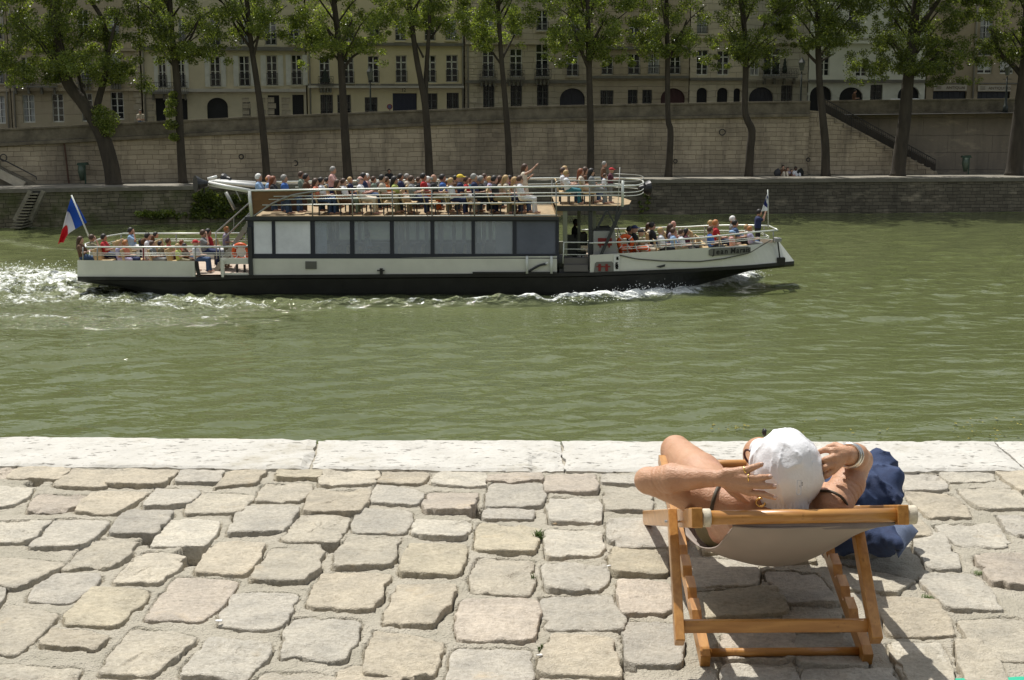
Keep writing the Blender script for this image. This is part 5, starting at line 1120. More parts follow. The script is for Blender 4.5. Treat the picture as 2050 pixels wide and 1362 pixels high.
def rider(u, v, Y, floor, label, **k):
    """place so that the head centre is at pixel (u, v) at depth Y; the floor height fixes the scale of sitting height"""
    pose, arm, style = k.get('pose', 'sit'), k.get('arm', 'lap'), k.get('style', 'short'); hd = pose_parts(pose, arm, style)['_head']; rz = k.get('rz', 0.)
    p = P(u, v, Y); s = k.pop('s', None)
    if s is None: s = float(np.clip((p[2] - floor) / hd[2], .72, 1.12))
    x = p[0] - (hd[0] * cos(rz) - hd[1] * sin(rz)) * s; y = Y - (hd[0] * sin(rz) + hd[1] * cos(rz)) * s
    return person((x, y, p[2] - hd[2] * s if pose != 'stand' else max(floor, p[2] - hd[2] * s)), label, s=s, **k)
GU, GS, GB, GFW = "passengers seated on the upper deck", "passengers on the stern deck", "passengers on the bow deck", "passengers on the raised forward platform"
yn, ym, yf = YN + .75, YN + 1.6, YF - 1.2; fu = ZU + .01
R_ = rider
R_(518, 356, yn, fu, "white haired passenger in a pale top leaning on the rail at the aft end", top='lblue', hair='wh', style='short', arm='rail', group=GU)
R_(538, 358, ym, fu, "pink faced balding passenger in light blue beside the white haired one", top='lblue', skin='p', hair='gi', style='bald', group=GU)
R_(547, 361, yn, fu, "auburn haired passenger in a black sleeveless top with arms on the rail", top='black', hair='rd', style='long', arm='rail', group=GU)
R_(569, 358, yn, fu, "grey haired man in a bright blue shirt above the brown panel", top='blue', hair='gy', group=GU)
R_(603, 351, ym, fu, "man in a grey green shirt half risen and turned toward his neighbour", top='green', hair='br', skin='m', s=1.05, arm='rail', group=GU)
R_(613, 356, yn + .3, fu, "dark haired passenger in a brown vest next to the grey green shirt", top='brown', hair='bk', skin='m', group=GU)
R_(632, 365, yn, fu, "brown haired passenger in coral by the first rail post", top='coral', hair='br', style='long', group=GU)
R_(643, 363, yn + .1, fu, "dark haired man in a white shirt and blue jeans at the first rail bay", top='white', bottom='denim', hair='bk', group=GU)
R_(667, 341, ym, fu, "grey haired man standing in a red and white checked shirt", top='pink', bottom='navy', hair='gy', pose='stand', arm='rail', group=GU)
R_(676, 367, yn, fu, "brown haired passenger in a brown patterned dress behind a white top", top='brown', bottom='brown', hair='br', style='long', group=GU)
R_(688, 365, yn + .1, fu, "passenger in a white top with hair tied back beside the patterned dress", top='white', bottom='green', hair='br', group=GU)
R_(721, 361, yn, fu, "bald man in sunglasses and a white T-shirt with an arm over the rail", top='white', bottom='cream', skin='p', hair='gy', style='bald', arm='rail', glasses=True, group=GU)
R_(728, 354, ym, fu, "dark haired man seated behind the bald man's shoulder", top='navy', hair='bk', skin='m', group=GU)
R_(735, 355, yf, fu, "white haired passenger in a pale pink top on the far side", top='pink', hair='wh', group=GU)
R_(757, 369, yf, fu, "passenger in grey low on the far bench before the beige shirted man", top='grey', hair='gy', group=GU)
R_(765, 358, yn, fu, "dark haired man in a beige shirt and khaki trousers holding papers", top='beige', bottom='khaki', hair='bk', arm='lap', group=GU)
R_(774, 362, ym, fu, "brown faced passenger in orange just past the beige shirt", top='orange', skin='m', hair='br', group=GU)
R_(790, 361, yn + .4, fu, "woman in sunglasses and a lime green top", top='lime', bottom='beige', hair='bk', style='long', glasses=True, group=GU)
R_(802, 355, yf, fu, "dark haired man in navy beyond the lime green top", top='navy', hair='bk', skin='m', group=GU)
R_(815, 355, yf + .2, fu, "grey haired passenger in cream on the far bench near mid deck", top='cream', hair='gy', group=GU)
R_(824, 360, yn, fu, "dark haired man in a grey blue T-shirt resting his elbow on the rail", top='grey', bottom='navy', hair='br', arm='rail', glasses=True, group=GU)
R_(848, 355, ym, fu, "man in a red and white jacket with an orange bag below him", top='red', bottom='orange', hair='bk', skin='m', group=GU)
R_(868, 357, yn, fu, "grey cropped man in a black polo shirt", top='black', bottom='khaki', hair='gy', style='bald', skin='m', group=GU)
R_(886, 357, ym + .2, fu, "dark haired man in a blue shirt behind the black polo", top='blue', hair='bk', skin='m', group=GU)
R_(894, 367, yf, fu, "small passenger in pink glimpsed between blue shirt and sunglasses", top='pink', hair='br', group=GU)
R_(903, 364, yn, fu, "blond passenger with sunglasses in a white top and dark skirt", top='white', bottom='navy', hair='bl', glasses=True, group=GU)
R_(921, 357, yn + .35, fu, "passenger in a yellow cap and navy vest", top='navy', bottom='white', hair='yellow', style='cap', group=GU)
R_(933, 361, ym + .3, fu, "passenger in a bright red jacket behind the yellow cap", top='red', hair='br', group=GU)
R_(949, 356, yn, fu, "grey haired man in a dark navy shirt just past the yellow cap", top='navy', bottom='black', hair='gy', group=GU)
R_(955, 360, ym, fu, "grey blonde passenger beside the navy shirted man", top='brown', hair='gy', group=GU)
R_(963, 360, yn + .3, fu, "grey haired bare shouldered passenger in a dark strappy top", top='black', bottom='navy', hair='gy', group=GU)
R_(970, 355, yf, fu, "brown haired passenger on the far bench behind the strappy top", top='grey', hair='br', group=GU)
R_(990, 360, yn, fu, "sunburnt man in a black T-shirt and khaki trousers", top='black', bottom='khaki', hair='bk', skin='p', group=GU)
R_(1001, 360, ym, fu, "brown haired passenger with a bare shoulder next to the black T-shirt", top='beige', bottom='black', hair='br', style='long', group=GU)
R_(1013, 359, yn + .3, fu, "long blonde haired passenger in a sand coloured top", top='beige', bottom='navy', hair='bl', style='long', group=GU)
R_(1031, 362, ym, fu, "light brown haired passenger half hidden by the white shirted man", top='beige', hair='bl', style='long', group=GU)
R_(1041, 360, yn, fu, "man with sunglasses in an open white shirt and white shorts", top='white', bottom='white', hair='br', glasses=True, group=GU)
for u_, v_, l_, t_, h_ in ((655, 362, "dark haired passenger in grey on the far bench behind the white shirt and jeans", 'grey', 'bk'), (701, 361, "fair haired passenger in navy on the far bench left of the bald man", 'navy', 'bl'), (748, 360, "passenger in a dark green top on the far bench right of the pale pink top", 'green', 'br'),
    (838, 361, "passenger in black on the far bench just behind the red and white jacket", 'black', 'br'), (857, 360, "white haired passenger in mauve between the red jacket and the black polo", 'mauve', 'wh'), (912, 358, "passenger in brown on the far bench left of the yellow cap", 'brown', 'bk'), (941, 363, "auburn haired passenger in teal tucked behind the red jacket", 'teal', 'rd'),
    (980, 360, "fair haired passenger in lilac behind the sunburnt man", 'lilac', 'bl'), (1021, 358, "dark haired passenger in maroon on the far bench behind the long blonde hair", 'maroon', 'bk')):
    R_(u_, v_, yf + prr.uniform(-.3, .3), fu, l_, top=t_, hair=h_, group=GU)
R_(1051, 336, ym + .3, fu, "tall woman with long dark hair standing in a cream dress taking a picture", top='cream', hair='br', style='long', pose='stand', arm='high', dress=True, group=GU)
ff = ZF + .01
R_(1127, 343, ym, ff, "brown haired passenger in white at the rear of the raised platform", top='white', hair='br', group=GFW)
R_(1134, 348, yn + .1, ff, "blonde in sunglasses and a white top holding a teal bag", top='white', bottom='teal', hair='bl', glasses=True, arm='rail', group=GFW)
R_(1131, 340, ym + .7, ff, "sandy haired passenger furthest behind the blonde with the teal bag", top='cream', hair='bl', group=GFW)
R_(1163, 345, ym, ff, "passenger with long auburn hair in a cream dress", top='cream', bottom='cream', hair='rd', style='long', group=GFW)
R_(1172, 342, ym + .6, ff, "brown haired passenger turned away between auburn hair and grey T-shirt", top='brown', hair='br', style='long', group=GFW)
R_(1184, 345, yn + .2, ff, "dark haired passenger in a grey T-shirt and sunglasses looking ahead", top='grey', bottom='grey', hair='bk', style='long', glasses=True, group=GFW)
R_(1210, 340, yf, ff, "grey haired man standing behind the child on the platform", top='brown', bottom='denim', hair='gy', skin='p', pose='stand', arm='side', s=.86, group=GFW)
R_(1211, 354, yn + .2, ff, "child with brown hair standing in a white vest", top='white', bottom='denim', hair='br', pose='stand', arm='side', s=.68, group=GFW)
R_(1224, 343, ym - .2, ff, "man in a red cap and maroon shirt at the front of the platform", top='maroon', bottom='grey', hair='red', style='cap', pose='stand', arm='rail', s=.80, group=GFW)
# stern
fs = WZ + .79; Y1, Y2, Y3 = YN + .8, YN + 1.8, YF - 1.0
R_(161, 481, Y1, fs, "long haired woman in a brown top leaning on the stern corner rail", top='brown', bottom='denim', hair='br', style='long', arm='rail', group=GS)
R_(184, 477, Y2, fs, "man in sunglasses and a khaki shirt below the tricolour flag", top='khaki', bottom='beige', hair='br', glasses=True, arm='face', group=GS, rz=.4)
R_(208, 476, Y2, fs, "man in a red T-shirt beside the foot of the flag pole", top='red', bottom='navy', hair='bk', skin='m', arm='rail', group=GS)
R_(237, 488, Y1, fs, "blonde child in a pale lilac dress", top='lilac', bottom='lilac', hair='bl', style='long', group=GS)
R_(251, 488, Y1 + .2, fs, "ginger haired child in a striped top next to the blonde child", top='coral', bottom='navy', hair='gi', group=GS)
R_(262, 463, Y3, fs, "man in a blue short sleeved shirt shading his face with one hand", top='lblue', bottom='white', hair='bk', skin='m', arm='face', group=GS)
R_(296, 474, Y2, fs, "dark haired man in a bright white shirt facing the far rail", top='white', bottom='beige', hair='bk', group=GS)
R_(305, 489, Y1, fs, "boy in a grey shirt in front of the bright white shirt", top='grey', bottom='grey', hair='br', group=GS)
R_(312, 471, Y3, fs, "dark brown clad passenger bending over behind the white shirt", top='brown', bottom='black', hair='bk', skin='m', pose='bend', arm='lap', group=GS)
R_(321, 489, Y1 + .5, fs, "dark haired child beside the boy in grey", top='khaki', hair='bk', group=GS)
R_(337, 484, Y2 - .3, fs, "man in a red shirt by the middle of the stern rail", top='red', bottom='maroon', hair='br', skin='m', arm='rail', group=GS)
R_(356, 494, Y1, fs, "blonde child in a yellow green top holding the rail", top='lime', bottom='khaki', hair='bl', arm='rail', group=GS)
R_(364, 487, Y2, fs, "passenger in a coral T-shirt bent behind the yellow green child", top='coral', hair='rd', arm='rail', group=GS)
R_(370, 493, Y1 + .3, fs, "black haired child in dark brown at the rail", top='brown', bottom='brown', hair='bk', skin='m', arm='rail', group=GS)
R_(391, 487, Y1, fs, "child in a red cap and white shirt at the gate", top='white', bottom='denim', hair='red', style='cap', group=GS)
R_(407, 468, Y2, fs, "man in sunglasses and a grey T-shirt lounging by the stairs", top='grey', bottom='navy', hair='br', glasses=True, arm='face', group=GS)
R_(417, 466, Y2 + .5, fs, "dark haired passenger with a white cloth on the lap by the stairs", top='red', bottom='white', hair='bk', skin='m', group=GS)
R_(454, 462, Y2 + .5, fs, "grey mauve shirted passenger standing under the stair rail", top='mauve', bottom='khaki', hair='gi', pose='stand', arm='lap', s=.95, group=GS)
# cabin and wheelhouse
R_(736, 470, YN + 1.5, WZ + .85, "passenger sitting alone behind the cabin glass with white papers", top='white', bottom='black', hair='bk', arm='lap', s=.98)
R_(1153, 446, YN + 1.9, WZ + 1.0, "pilot in dark clothes standing inside the wheelhouse", top='black', bottom='black', hair='bk', skin='d', pose='stand', arm='rail', s=1.0)
# bow
def fbz(u): return WZ + bowz(u) + .01
def Bow(u, v, dy, label, **k):
    w_ = hwid((u - U0) / (1590 - U0)); Yq = YC - w_ + .75 if dy == 0 else (YC - w_ + 1.55 if dy == 1 else YC + w_ - 1.0); return R_(u, v, Yq, fbz(u), label, group=GB, **k)
Bow(1261, 461, 1, "black haired passenger in black next to the lifebuoy", top='black', hair='bk', skin='m')
Bow(1270, 459, 1, "passenger in a navy cap and dark top behind the lifebuoy", top='black', hair='navy', style='cap')
Bow(1283, 466, 0, "passenger in a dark hat and khaki top right beside the lifebuoy", top='khaki', bottom='beige', hair='black', style='cap')
Bow(1299, 453, 2, "brown haired passenger behind the woman in black sunglasses", top='cream', hair='br', style='long')
Bow(1306, 453, 1, "dark haired woman in a black top and sunglasses on the foredeck", top='black', hair='bk', glasses=True)
Bow(1323, 463, 0, "cropped haired boy in a white shirt near the front rail post", top='white', bottom='black', hair='bl')
Bow(1343, 456, 1, "passenger with brown bobbed hair seated mid foredeck", top='mauve', hair='br', style='long')
Bow(1348, 449, 2, "sunburnt man with receding hair at the far rail", top='pink', skin='p', hair='gi', style='bald')
Bow(1348, 464, 0, "man in a light grey blue shirt with a strap over the chest", top='lblue', bottom='khaki', hair='br', skin='m')
Bow(1364, 466, 0, "light brown haired passenger in a white top beside the grey blue shirt", top='white', bottom='black', hair='br', glasses=True)
Bow(1374, 464, 1, "passenger with long black hair in a dark dress", top='maroon', bottom='black', hair='bk', style='long', skin='m')
Bow(1423, 448, 2, "fair haired passenger looking back beside the crimson shirt", top='pink', hair='bl')
Bow(1433, 448, 1, "ginger haired passenger in a crimson shirt", top='red', bottom='navy', hair='gi')
Bow(1422, 461, 0, "man in a royal blue shirt and sunglasses above the name board", top='blue', bottom='black', hair='br', glasses=True, skin='m')
Bow(1467, 440, 2, "white haired person in a pale hooded top near the bow", top='grey', hair='wh', skin='m')
Bow(1472, 448, 1, "dark haired person in a blue hooded top near the bow", top='denim', bottom='black', hair='bk')
Bow(1465, 467, 0, "child in a light blue cap in front of the hooded passengers", top='pink', bottom='beige', hair='lblue', style='cap')
Bow(1495, 456, 1, "fair haired child tucked behind the red blonde one at the bow", top='cream', hair='bl')
Bow(1502, 459, 0, "red blonde child in a lilac top reaching forward at the bow", top='lilac', bottom='grey', hair='gi', arm='rail')
Bow(1520, 426, 1, "passenger in a dark blue tracksuit standing at the bow taking a photo", top='navy', bottom='black', hair='bk', pose='stand', arm='photo', s=.98)
# ================================================================== FAR BANK
def gy(X): return bankY(X) + .25
WALLD = 5.3
def wy(X): return bankY(X) + WALLD                  # high wall face
def wall_top(X): return CAMZ + np.interp(X, [-60, -31, -15.5, 0, 16.5, 34.5, 60], [-2.9, -2.03, -1.32, -.76, -.45, -.25, -.1])
ZQ = WZ + 2.2
quaym = mat("quay_paving", (.22, .20, .16), .9, noise=(.6, .3), bump=(5, .02))
Xs = np.concatenate([[-300, -120, -60], np.linspace(-44, 48, 47), [60, 120, 300]])
# stone materials with coursed blocks
def blocks(name, cA, cB, cM, sw_, sh_, stain=.35, dark=(.12, .10, .08), green=None):
    m = bpy.data.materials.new(name); m.use_nodes = True; nt = m.node_tree; b = nt.nodes["Principled BSDF"]; b.inputs["Roughness"].default_value = .9; b.inputs["Specular IOR Level"].default_value = .2
    tc = nt.nodes.new("ShaderNodeTexCoord"); sx = nt.nodes.new("ShaderNodeSeparateXYZ"); L(nt, tc.outputs["Object"], sx.inputs[0]); cb = nt.nodes.new("ShaderNodeCombineXYZ"); L(nt, sx.outputs[0], cb.inputs[0]); L(nt, sx.outputs[2], cb.inputs[1])
    br = nt.nodes.new("ShaderNodeTexBrick"); br.inputs["Scale"].default_value = 1; br.inputs["Brick Width"].default_value = sw_; br.inputs["Row Height"].default_value = sh_; br.inputs["Mortar Size"].default_value = .014; br.inputs["Mortar Smooth"].default_value = .4; br.offset = .43; br.squash = .75; br.squash_frequency = 3
    nd = nt.nodes.new("ShaderNodeTexNoise"); nd.inputs["Scale"].default_value = 1.3; L(nt, cb.outputs[0], nd.inputs[0]); ad = nt.nodes.new("ShaderNodeMix"); ad.data_type = 'RGBA'; ad.blend_type = 'LINEAR_LIGHT'; ad.inputs[0].default_value = .085; L(nt, cb.outputs[0], ad.inputs[6]); L(nt, nd.outputs["Color"], ad.inputs[7]); L(nt, ad.outputs[2], br.inputs[0])
    br.inputs["Color1"].default_value = (*cA, 1); br.inputs["Color2"].default_value = (*cB, 1); br.inputs["Mortar"].default_value = (*cM, 1); br.inputs["Bias"].default_value = -.1
    def nz_(s, det, sc3=(1, 1, 1)):
        mp = nt.nodes.new("ShaderNodeMapping"); mp.inputs["Scale"].default_value = sc3; L(nt, tc.outputs["Object"], mp.inputs[0]); n = nt.nodes.new("ShaderNodeTexNoise"); n.inputs["Scale"].default_value = s; n.inputs["Detail"].default_value = det; n.inputs["Roughness"].default_value = .65; L(nt, mp.outputs[0], n.inputs[0]); return n.outputs[0]
    def mx(a, b2, f, bt='MIX'):
        q = nt.nodes.new("ShaderNodeMix"); q.data_type = 'RGBA'; q.blend_type = bt
        if isinstance(f, float): q.inputs[0].default_value = f
        else: L(nt, f, q.inputs[0])
        L(nt, a, q.inputs[6]); 
        if isinstance(b2, tuple): q.inputs[7].default_value = (*b2, 1)
        else: L(nt, b2, q.inputs[7])
        return q.outputs[2]
    def rp(x, a, b2, c, d):
        r = nt.nodes.new("ShaderNodeMapRange"); L(nt, x, r.inputs[0]); r.inputs[1].default_value = a; r.inputs[2].default_value = b2; r.inputs[3].default_value = c; r.inputs[4].default_value = d; return r.outputs[0]
    c = mx(br.outputs[0], dark, rp(nz_(.22, 6), .42, .75, 0., stain)); c = mx(c, dark, rp(nz_(.7, 5, (2.2, 1, .25)), .5, .75, 0., stain * .8)); c = mx(c, (.55, .47, .34), rp(nz_(.5, 4, (1, 1, 2.5)), .58, .72, 0., .35))
    c = mx(c, (1.15, 1.12, 1.08), rp(nz_(9, 4), .4, .7, 0., .3), 'MULTIPLY')
    if green: c = mx(c, green, rp(nz_(.8, 6), .45, .62, 0., .75))
    L(nt, c, b.inputs["Base Color"]); bp_ = nt.nodes.new("ShaderNodeBump"); bp_.inputs["Distance"].default_value = .05; bp_.inputs["Strength"].default_value = .8
    sm = nt.nodes.new("ShaderNodeMath"); sm.operation = 'SUBTRACT'; L(nt, nz_(4, 5), sm.inputs[0]); L(nt, br.outputs["Fac"], sm.inputs[1]); L(nt, sm.outputs[0], bp_.inputs["Height"]); L(nt, bp_.outputs[0], b.inputs["Normal"])
    MATS[name] = m; return m
limest = blocks("limestone_blocks", (.50, .42, .305), (.38, .32, .23), (.24, .195, .135), .92, .30, .85)
lowst = blocks("mossy_embankment_stone", (.25, .22, .15), (.15, .13, .09), (.05, .045, .03), .62, .22, .6, (.03, .032, .02), (.075, .085, .030))
lowst_r = blocks("dark_embankment_stone", (.17, .15, .11), (.11, .095, .07), (.05, .045, .035), .62, .22, .55, (.03, .03, .025))
coping = mat("weathered_coping", (.17, .145, .105), .9, noise=(1.4, .45), bump=(4, .04)); copl = mat("quay_edge_stone", (.17, .155, .12), .85, noise=(1, .25), bump=(5, .02))
cement = blocks("stained_cement", (.27, .23, .18), (.235, .20, .16), (.15, .13, .105), 3.2, 1.2, .5, (.09, .08, .07))
def ribbon(mb, fn, X_): mb.grid(np.array([[p for p in fn(x)] for x in X_]).transpose(1, 0, 2))
# low embankment wall, split where the boat stairs are cut in
Xst0, Xst1 = P(36, 440, 82)[0], P(82, 385, 82)[0]
def lowwall(X_, name, m):
    mb = MB(); ribbon(mb, lambda x: [(x, bankY(x) - .05, WZ - .6), (x, bankY(x) - .02, WZ + .05), (x, gy(x), ZQ - .22), (x, gy(x) - .06, ZQ - .22), (x, gy(x) - .06, ZQ), (x, gy(x) + .7, ZQ)], X_); return mb.build(name, m, world=False)
tag(lowwall([x for x in Xs if x <= -6], "embankment_wall", lowst), "low mossy sloping embankment wall left of the boat's aft wing", "embankment")
tag(lowwall([x for x in Xs if x >= -6.3], "embankment_wall", lowst_r), "low dark embankment wall behind and right of the boat", "embankment")
mb = MB(); ribbon(mb, lambda x: [(x, gy(x) - .10, ZQ - .20), (x, gy(x) - .10, ZQ + .02), (x, gy(x) + .55, ZQ + .02)], Xs); tag(mb.build("quay_edge", copl, world=False), kind="structure")
mb = MB(); ribbon(mb, lambda x: [(x, gy(x) + .5, ZQ + .005), (x, wy(x) + .3, ZQ + .005)], Xs); tag(mb.build("quay_pavement", quaym, world=False), kind="structure")
# boat stairs in the low wall
bs = empty("embankment_stairs", (P(60, 440, 82)[0], float(bankY(-29.)), WZ), label="narrow dark stair climbing the low embankment wall at the far left", cat="stairs")
mb = MB()
for k in range(12):
    f0 = k / 12; xa = P(36 + 30 * f0, 440, 82)[0]; xb = P(58 + 26 * f0, 440, 82)[0]; z = WZ + .12 + 2.0 * f0; mb.box((xa, 80.6 + .10 * k, z), (xb, 82.5, z + .075))
mb.build("step", mat("dark_step", (.20, .18, .13), .9), bs)
mb = MB(); mb.prism([P(33, 442, 81.9), P(58, 442, 81.9), P(84, 383, 82.2), P(64, 383, 82.2)], (0, .04, 0)); mb.build("stairwell_shade", mat("stair_shadow", (.02, .02, .015), .9), bs)  # near-black sheet paints the shade in the stairwell
for a_, b2 in (((30, 442), (62, 383)), ((60, 442), (88, 383))): mb = MB(); mb.bar(P(*a_, 81.7), P(*b2, 82.0), .22, .3); mb.build("string_course", mat("grey_stone", (.22, .20, .15), .9, noise=(2, .3)), bs)
# high wall with parapet; cut away where the stair descends
xs0 = P(1621, 210, 98)[0]; xs1 = P(1664, 225, 98)[0]; xe = P(1876, 350, 98.3)[0]
def hwall(X_, name, m, back=0.):
    mb = MB(); ribbon(mb, lambda x: [(x, wy(x) + back, ZQ - .1), (x, wy(x) + back + .12, wall_top(x) - 1.05)], X_); return mb.build(name, m, world=False)
XL = [x for x in Xs if x < xs0] + [xs0]; XR = [xs0] + [x for x in Xs if x > xs0]
tag(hwall(XL, "river_wall", limest), "tall limestone block wall behind the quay trees", "wall")
tag(hwall(XR, "river_wall", cement, 2.0), "grey streaked cement wall set back behind the stone stairs on the right", "wall")
def parapet(X_, back=0.):
    mb = MB()
    ribbon(mb, lambda x: [(x, wy(x) + back + .10, wall_top(x) - 1.06), (x, wy(x) + back - .16, wall_top(x) - 1.04), (x, wy(x) + back - .16, wall_top(x) - .86), (x, wy(x) + back + .08, wall_top(x) - .82), (x, wy(x) + back + .08, wall_top(x) - .12), (x, wy(x) + back - .02, wall_top(x) - .12), (x, wy(x) + back - .02, wall_top(x)), (x, wy(x) + back + .5, wall_top(x)), (x, wy(x) + back + .5, wall_top(x) - 1.2)], X_)
    return mb.build("parapet", coping, world=False)
tag(parapet(XL), "weathered dark stone parapet running along the top of the limestone wall", "parapet"); tag(parapet([xs1] + [x for x in Xs if x > xs1], 2.0), "dark stone parapet set back above the cement wall", "parapet")
roadm = mat("asphalt", (.06, .06, .06), .9, noise=(3, .2)); mb = MB(); ribbon(mb, lambda x: [(x, wy(x) + .45, wall_top(x) - .98), (x, wy(x) + 30, wall_top(x) - .98)], Xs); tag(mb.build("road", roadm, world=False), kind="structure")
# the stone stair itself
stt = empty("stone_stairs", (xs1, 98.0, ZQ), label="long stone stairs with an iron railing descending the wall on the right to the quay", cat="stairs")
top_u, bot_u = (1640, 224), (1877, 350); A_ = P(*top_u, 98.0); B_ = P(*bot_u, 98.3); B_[2] = ZQ + .02
mb = MB(); mb.prism([(xs0, 98.15, ZQ - .05), (B_[0], 98.3, ZQ - .05), (B_[0], 98.3, ZQ + .1), (A_[0] + .3, 98.0, A_[2] + .0), (xs0, 98.0, A_[2] + .1)], (0, .45, 0)); mb.build("stair_wall", limest, stt)
mb = MB()
for k in range(18):
    f = k / 18; x = A_[0] * (1 - f) + B_[0] * f; z = A_[2] * (1 - f) + B_[2] * f; x2 = x + (B_[0] - A_[0]) / 18; mb.box((x, 98.5, ZQ - .05), (x2, 100.2, z - .02))
mb.build("step", mat("step_stone", (.33, .29, .22), .9, noise=(2, .2)), stt)
ironm = mat("wrought_iron", (.035, .032, .03), .6)
mb = MB(); ra, rb_ = A_ + [.2, .25, .95], B_ + [-.1, .25, .95]; mb.tube([ra, rb_], .035, 6); mb.tube([ra - [0, 0, .25], rb_ - [0, 0, .25]], .02, 5); mb.tube([ra - [0, 0, .88], rb_ - [0, 0, .88]], .03, 5)
for f in np.linspace(0, 1, 62): p = ra * (1 - f) + rb_ * f; mb.tube([p, p - [0, 0, .95]], .016 if int(f * 61) % 8 else .03, 4)
mb.build("railing", ironm, stt); mb = MB(); mb.prism([ra - [0, -.03, .85], rb_ - [0, -.03, .85], rb_ - [0, -.03, .3], ra - [0, -.03, .3]], (0, .02, 0)); mb.build("railing_panel", mat("dark_railing_sheet", (.055, .045, .035), .9), stt)  # plain dark sheet fills the stair railing
mb = MB()   # stepped joints of the stair wall
for k in range(13):
    u = 1655 + k * 16.5; v = 238 + k * 9.2; a_ = P(u, v, 97.95); c_ = P(u + 16.5, v, 97.95); d_ = P(u + 16.5, v + 9.2, 97.95)
    if a_[2] < ZQ + .2: break
    mb.box(a_ + [0, 0, 0], c_ + [0, .03, .03]); mb.box(c_ + [-.015, 0, 0], d_ + [.015, .03, 0])
mb.build("stepped_joint", mat("stair_joint_dark", (.13, .105, .075), .9), stt)
# stair at the far left
st2 = empty("stone_stairs", (P(0, 360, 86.5)[0], 86.5, ZQ), label="stone stairs with a thin handrail at the far left behind the quay", cat="stairs")
mb = MB(); mb.prism([P(-60, 290, 86.6), P(10, 340, 86.6), P(75, 372, 86.6), P(48, 376, 86.6), P(-60, 376, 86.6)], (0, .5, 0)); mb.build("stair_wall", mat("stair_slope_stone", (.20, .175, .13), .9, noise=(2, .3)), st2)
mb = MB(); mb.tube([P(14, 324, 86.3), P(72, 354, 86.3), P(73, 360, 86.3)], .04, 6); mb.tube([P(-40, 300, 86.3), P(14, 324, 86.3)], .04, 6); mb.build("handrail", ironm, st2)
mb = MB(); mb.bar(P(-60, 318, 86.2), P(48, 372, 86.2), .5, .22); mb.build("string_course", mat("light_string_stone", (.42, .38, .30), .9, noise=(2, .2)), st2)
# fittings on the wall
def wring(u, v, r, label):
    Xq = P(u, v, 90)[0]; Yq = float(wy(Xq)) - .04; mb = MB(); mb.torus(P(u, v, Yq), r, .035, (0, 1, 0), 16, 6); tag(mb.build("mooring_ring", ironm, world=False), label, "ring", "iron mooring rings on the river wall")
wring(591, 327, .16, "iron mooring ring on the wall between the third and fourth tree trunk"); wring(1446, 265, .2, "iron mooring ring high on the wall left of the crooked tree"); wring(7, 316, .2, "iron mooring ring above the handrail at the far left edge"); wring(483, 314, .14, "iron mooring ring on the wall just left of the third tree"); wring(230, 326, .14, "iron mooring ring right beside the leaning forked tree"); wring(1352, 323, .12, "iron mooring ring low on the wall by the trunk behind the boat's bow platform"); wring(1618, 320, .12, "iron mooring ring above the picnickers to the right")
def bin_(u, v0, v1, label):
    Xq = P(u, v1, 90)[0]; Yq = float(wy(Xq)) - .5; c = P(u, v1, Yq); c[2] = ZQ; h = 1.15; e = empty("litter_bin", tuple(c), label=label, cat="litter bin", group="green litter bins on the quay")
    gm = mat("bin_green", (.02, .05, .03), .5); one("post", gm, lambda m: m.box(c + [.12, 0, 0], c + [.20, .08, h]), parent=e); one("hood", gm, lambda m: m.prism([c + [-.34, 0, h], c + [-.28, 0, h + .13], c + [.26, 0, h + .16], c + [.34, 0, h]], (0, .35, 0)), parent=e); one("bag", mat("bin_bag", (.07, .10, .07), .4), lambda m: m.tube([c + [-.05, .1, h], c + [-.06, .1, h - .4], c + [-.05, .1, h - .95]], [.2, .24, .12], 10), parent=e, smooth=True)
bin_(166, 350, 370, "green litter bin against the wall left of the leaning forked tree"); bin_(1934, 332, 352, "green litter bin against the cement wall at the right")
# drain pipe mark
Xq = P(108, 300, 86)[0]; one_ = MB(); one_.tube([(Xq, wy(Xq) - .05, wall_top(Xq) - 1.1), (Xq + .15, wy(Xq) - .05, ZQ)], .05, 6); tag(one_.build("drain_pipe", mat("rust_iron", (.09, .045, .03), .8), world=False), "rusty drain pipe down the limestone wall at the left", "pipe")
# people on the quay and road
GQ = "picnickers sitting against the quay wall"
def sit(u, v, label, **k):
    Xq = P(u, v, 90)[0]; Yq = float(wy(Xq)) - .9; R_(u, v, Yq, ZQ, label, pose='ground', rz=-1.4, **k)
sit(1568, 335, "dark haired person in brown with pale trousers, leftmost of the quay picnickers", top='brown', bottom='cream', hair='bk', s=1.0, group=GQ); sit(1577, 339, "long haired picnicker in mauve, second from the left in the group", top='mauve', bottom='brown', hair='br', style='long', s=.95, group=GQ)
sit(1585, 342, "small picnicker in a black top between mauve and white shirts", top='black', bottom='pink', hair='bk', s=.85, group=GQ); sit(1593, 338, "picnicker in a white shirt and white trousers on the right of the group", top='white', bottom='white', hair='bk', skin='d', s=1.0, group=GQ)
sit(779, 343, "person in black sitting alone on the quay behind the upper deck passengers", top='black', bottom='black', hair='bk', skin='m', s=1.05)
def bagq(u, v, c, label):
    Xq = P(u, v, 90)[0]; p = P(u, v, float(wy(Xq)) - 1.0); p[2] = ZQ; V, Q = sdf_mesh([('e', p + [0, 0, .2], (.24, .18, .26)), ('e', p + [.05, 0, .4], (.1, .1, .12))], .03, .05); tag(mesh("backpack", V, Q, c, smooth=True), label, "backpack")
bagq(1602, 352, mat("black_fabric", (.012, .014, .012), .8), "black rucksack beside the white shirted picnicker"); bagq(1556, 352, mat("grey_fabric", (.05, .05, .055), .8), "grey bag left of the group sitting on the quay")
R_(281, 233, 94.5, float(wall_top(-24)) - .98, "pedestrian in a pale top looking over the parapet on the left", pose='stand', top='beige', hair='bk', s=1.0, rz=-1.5)
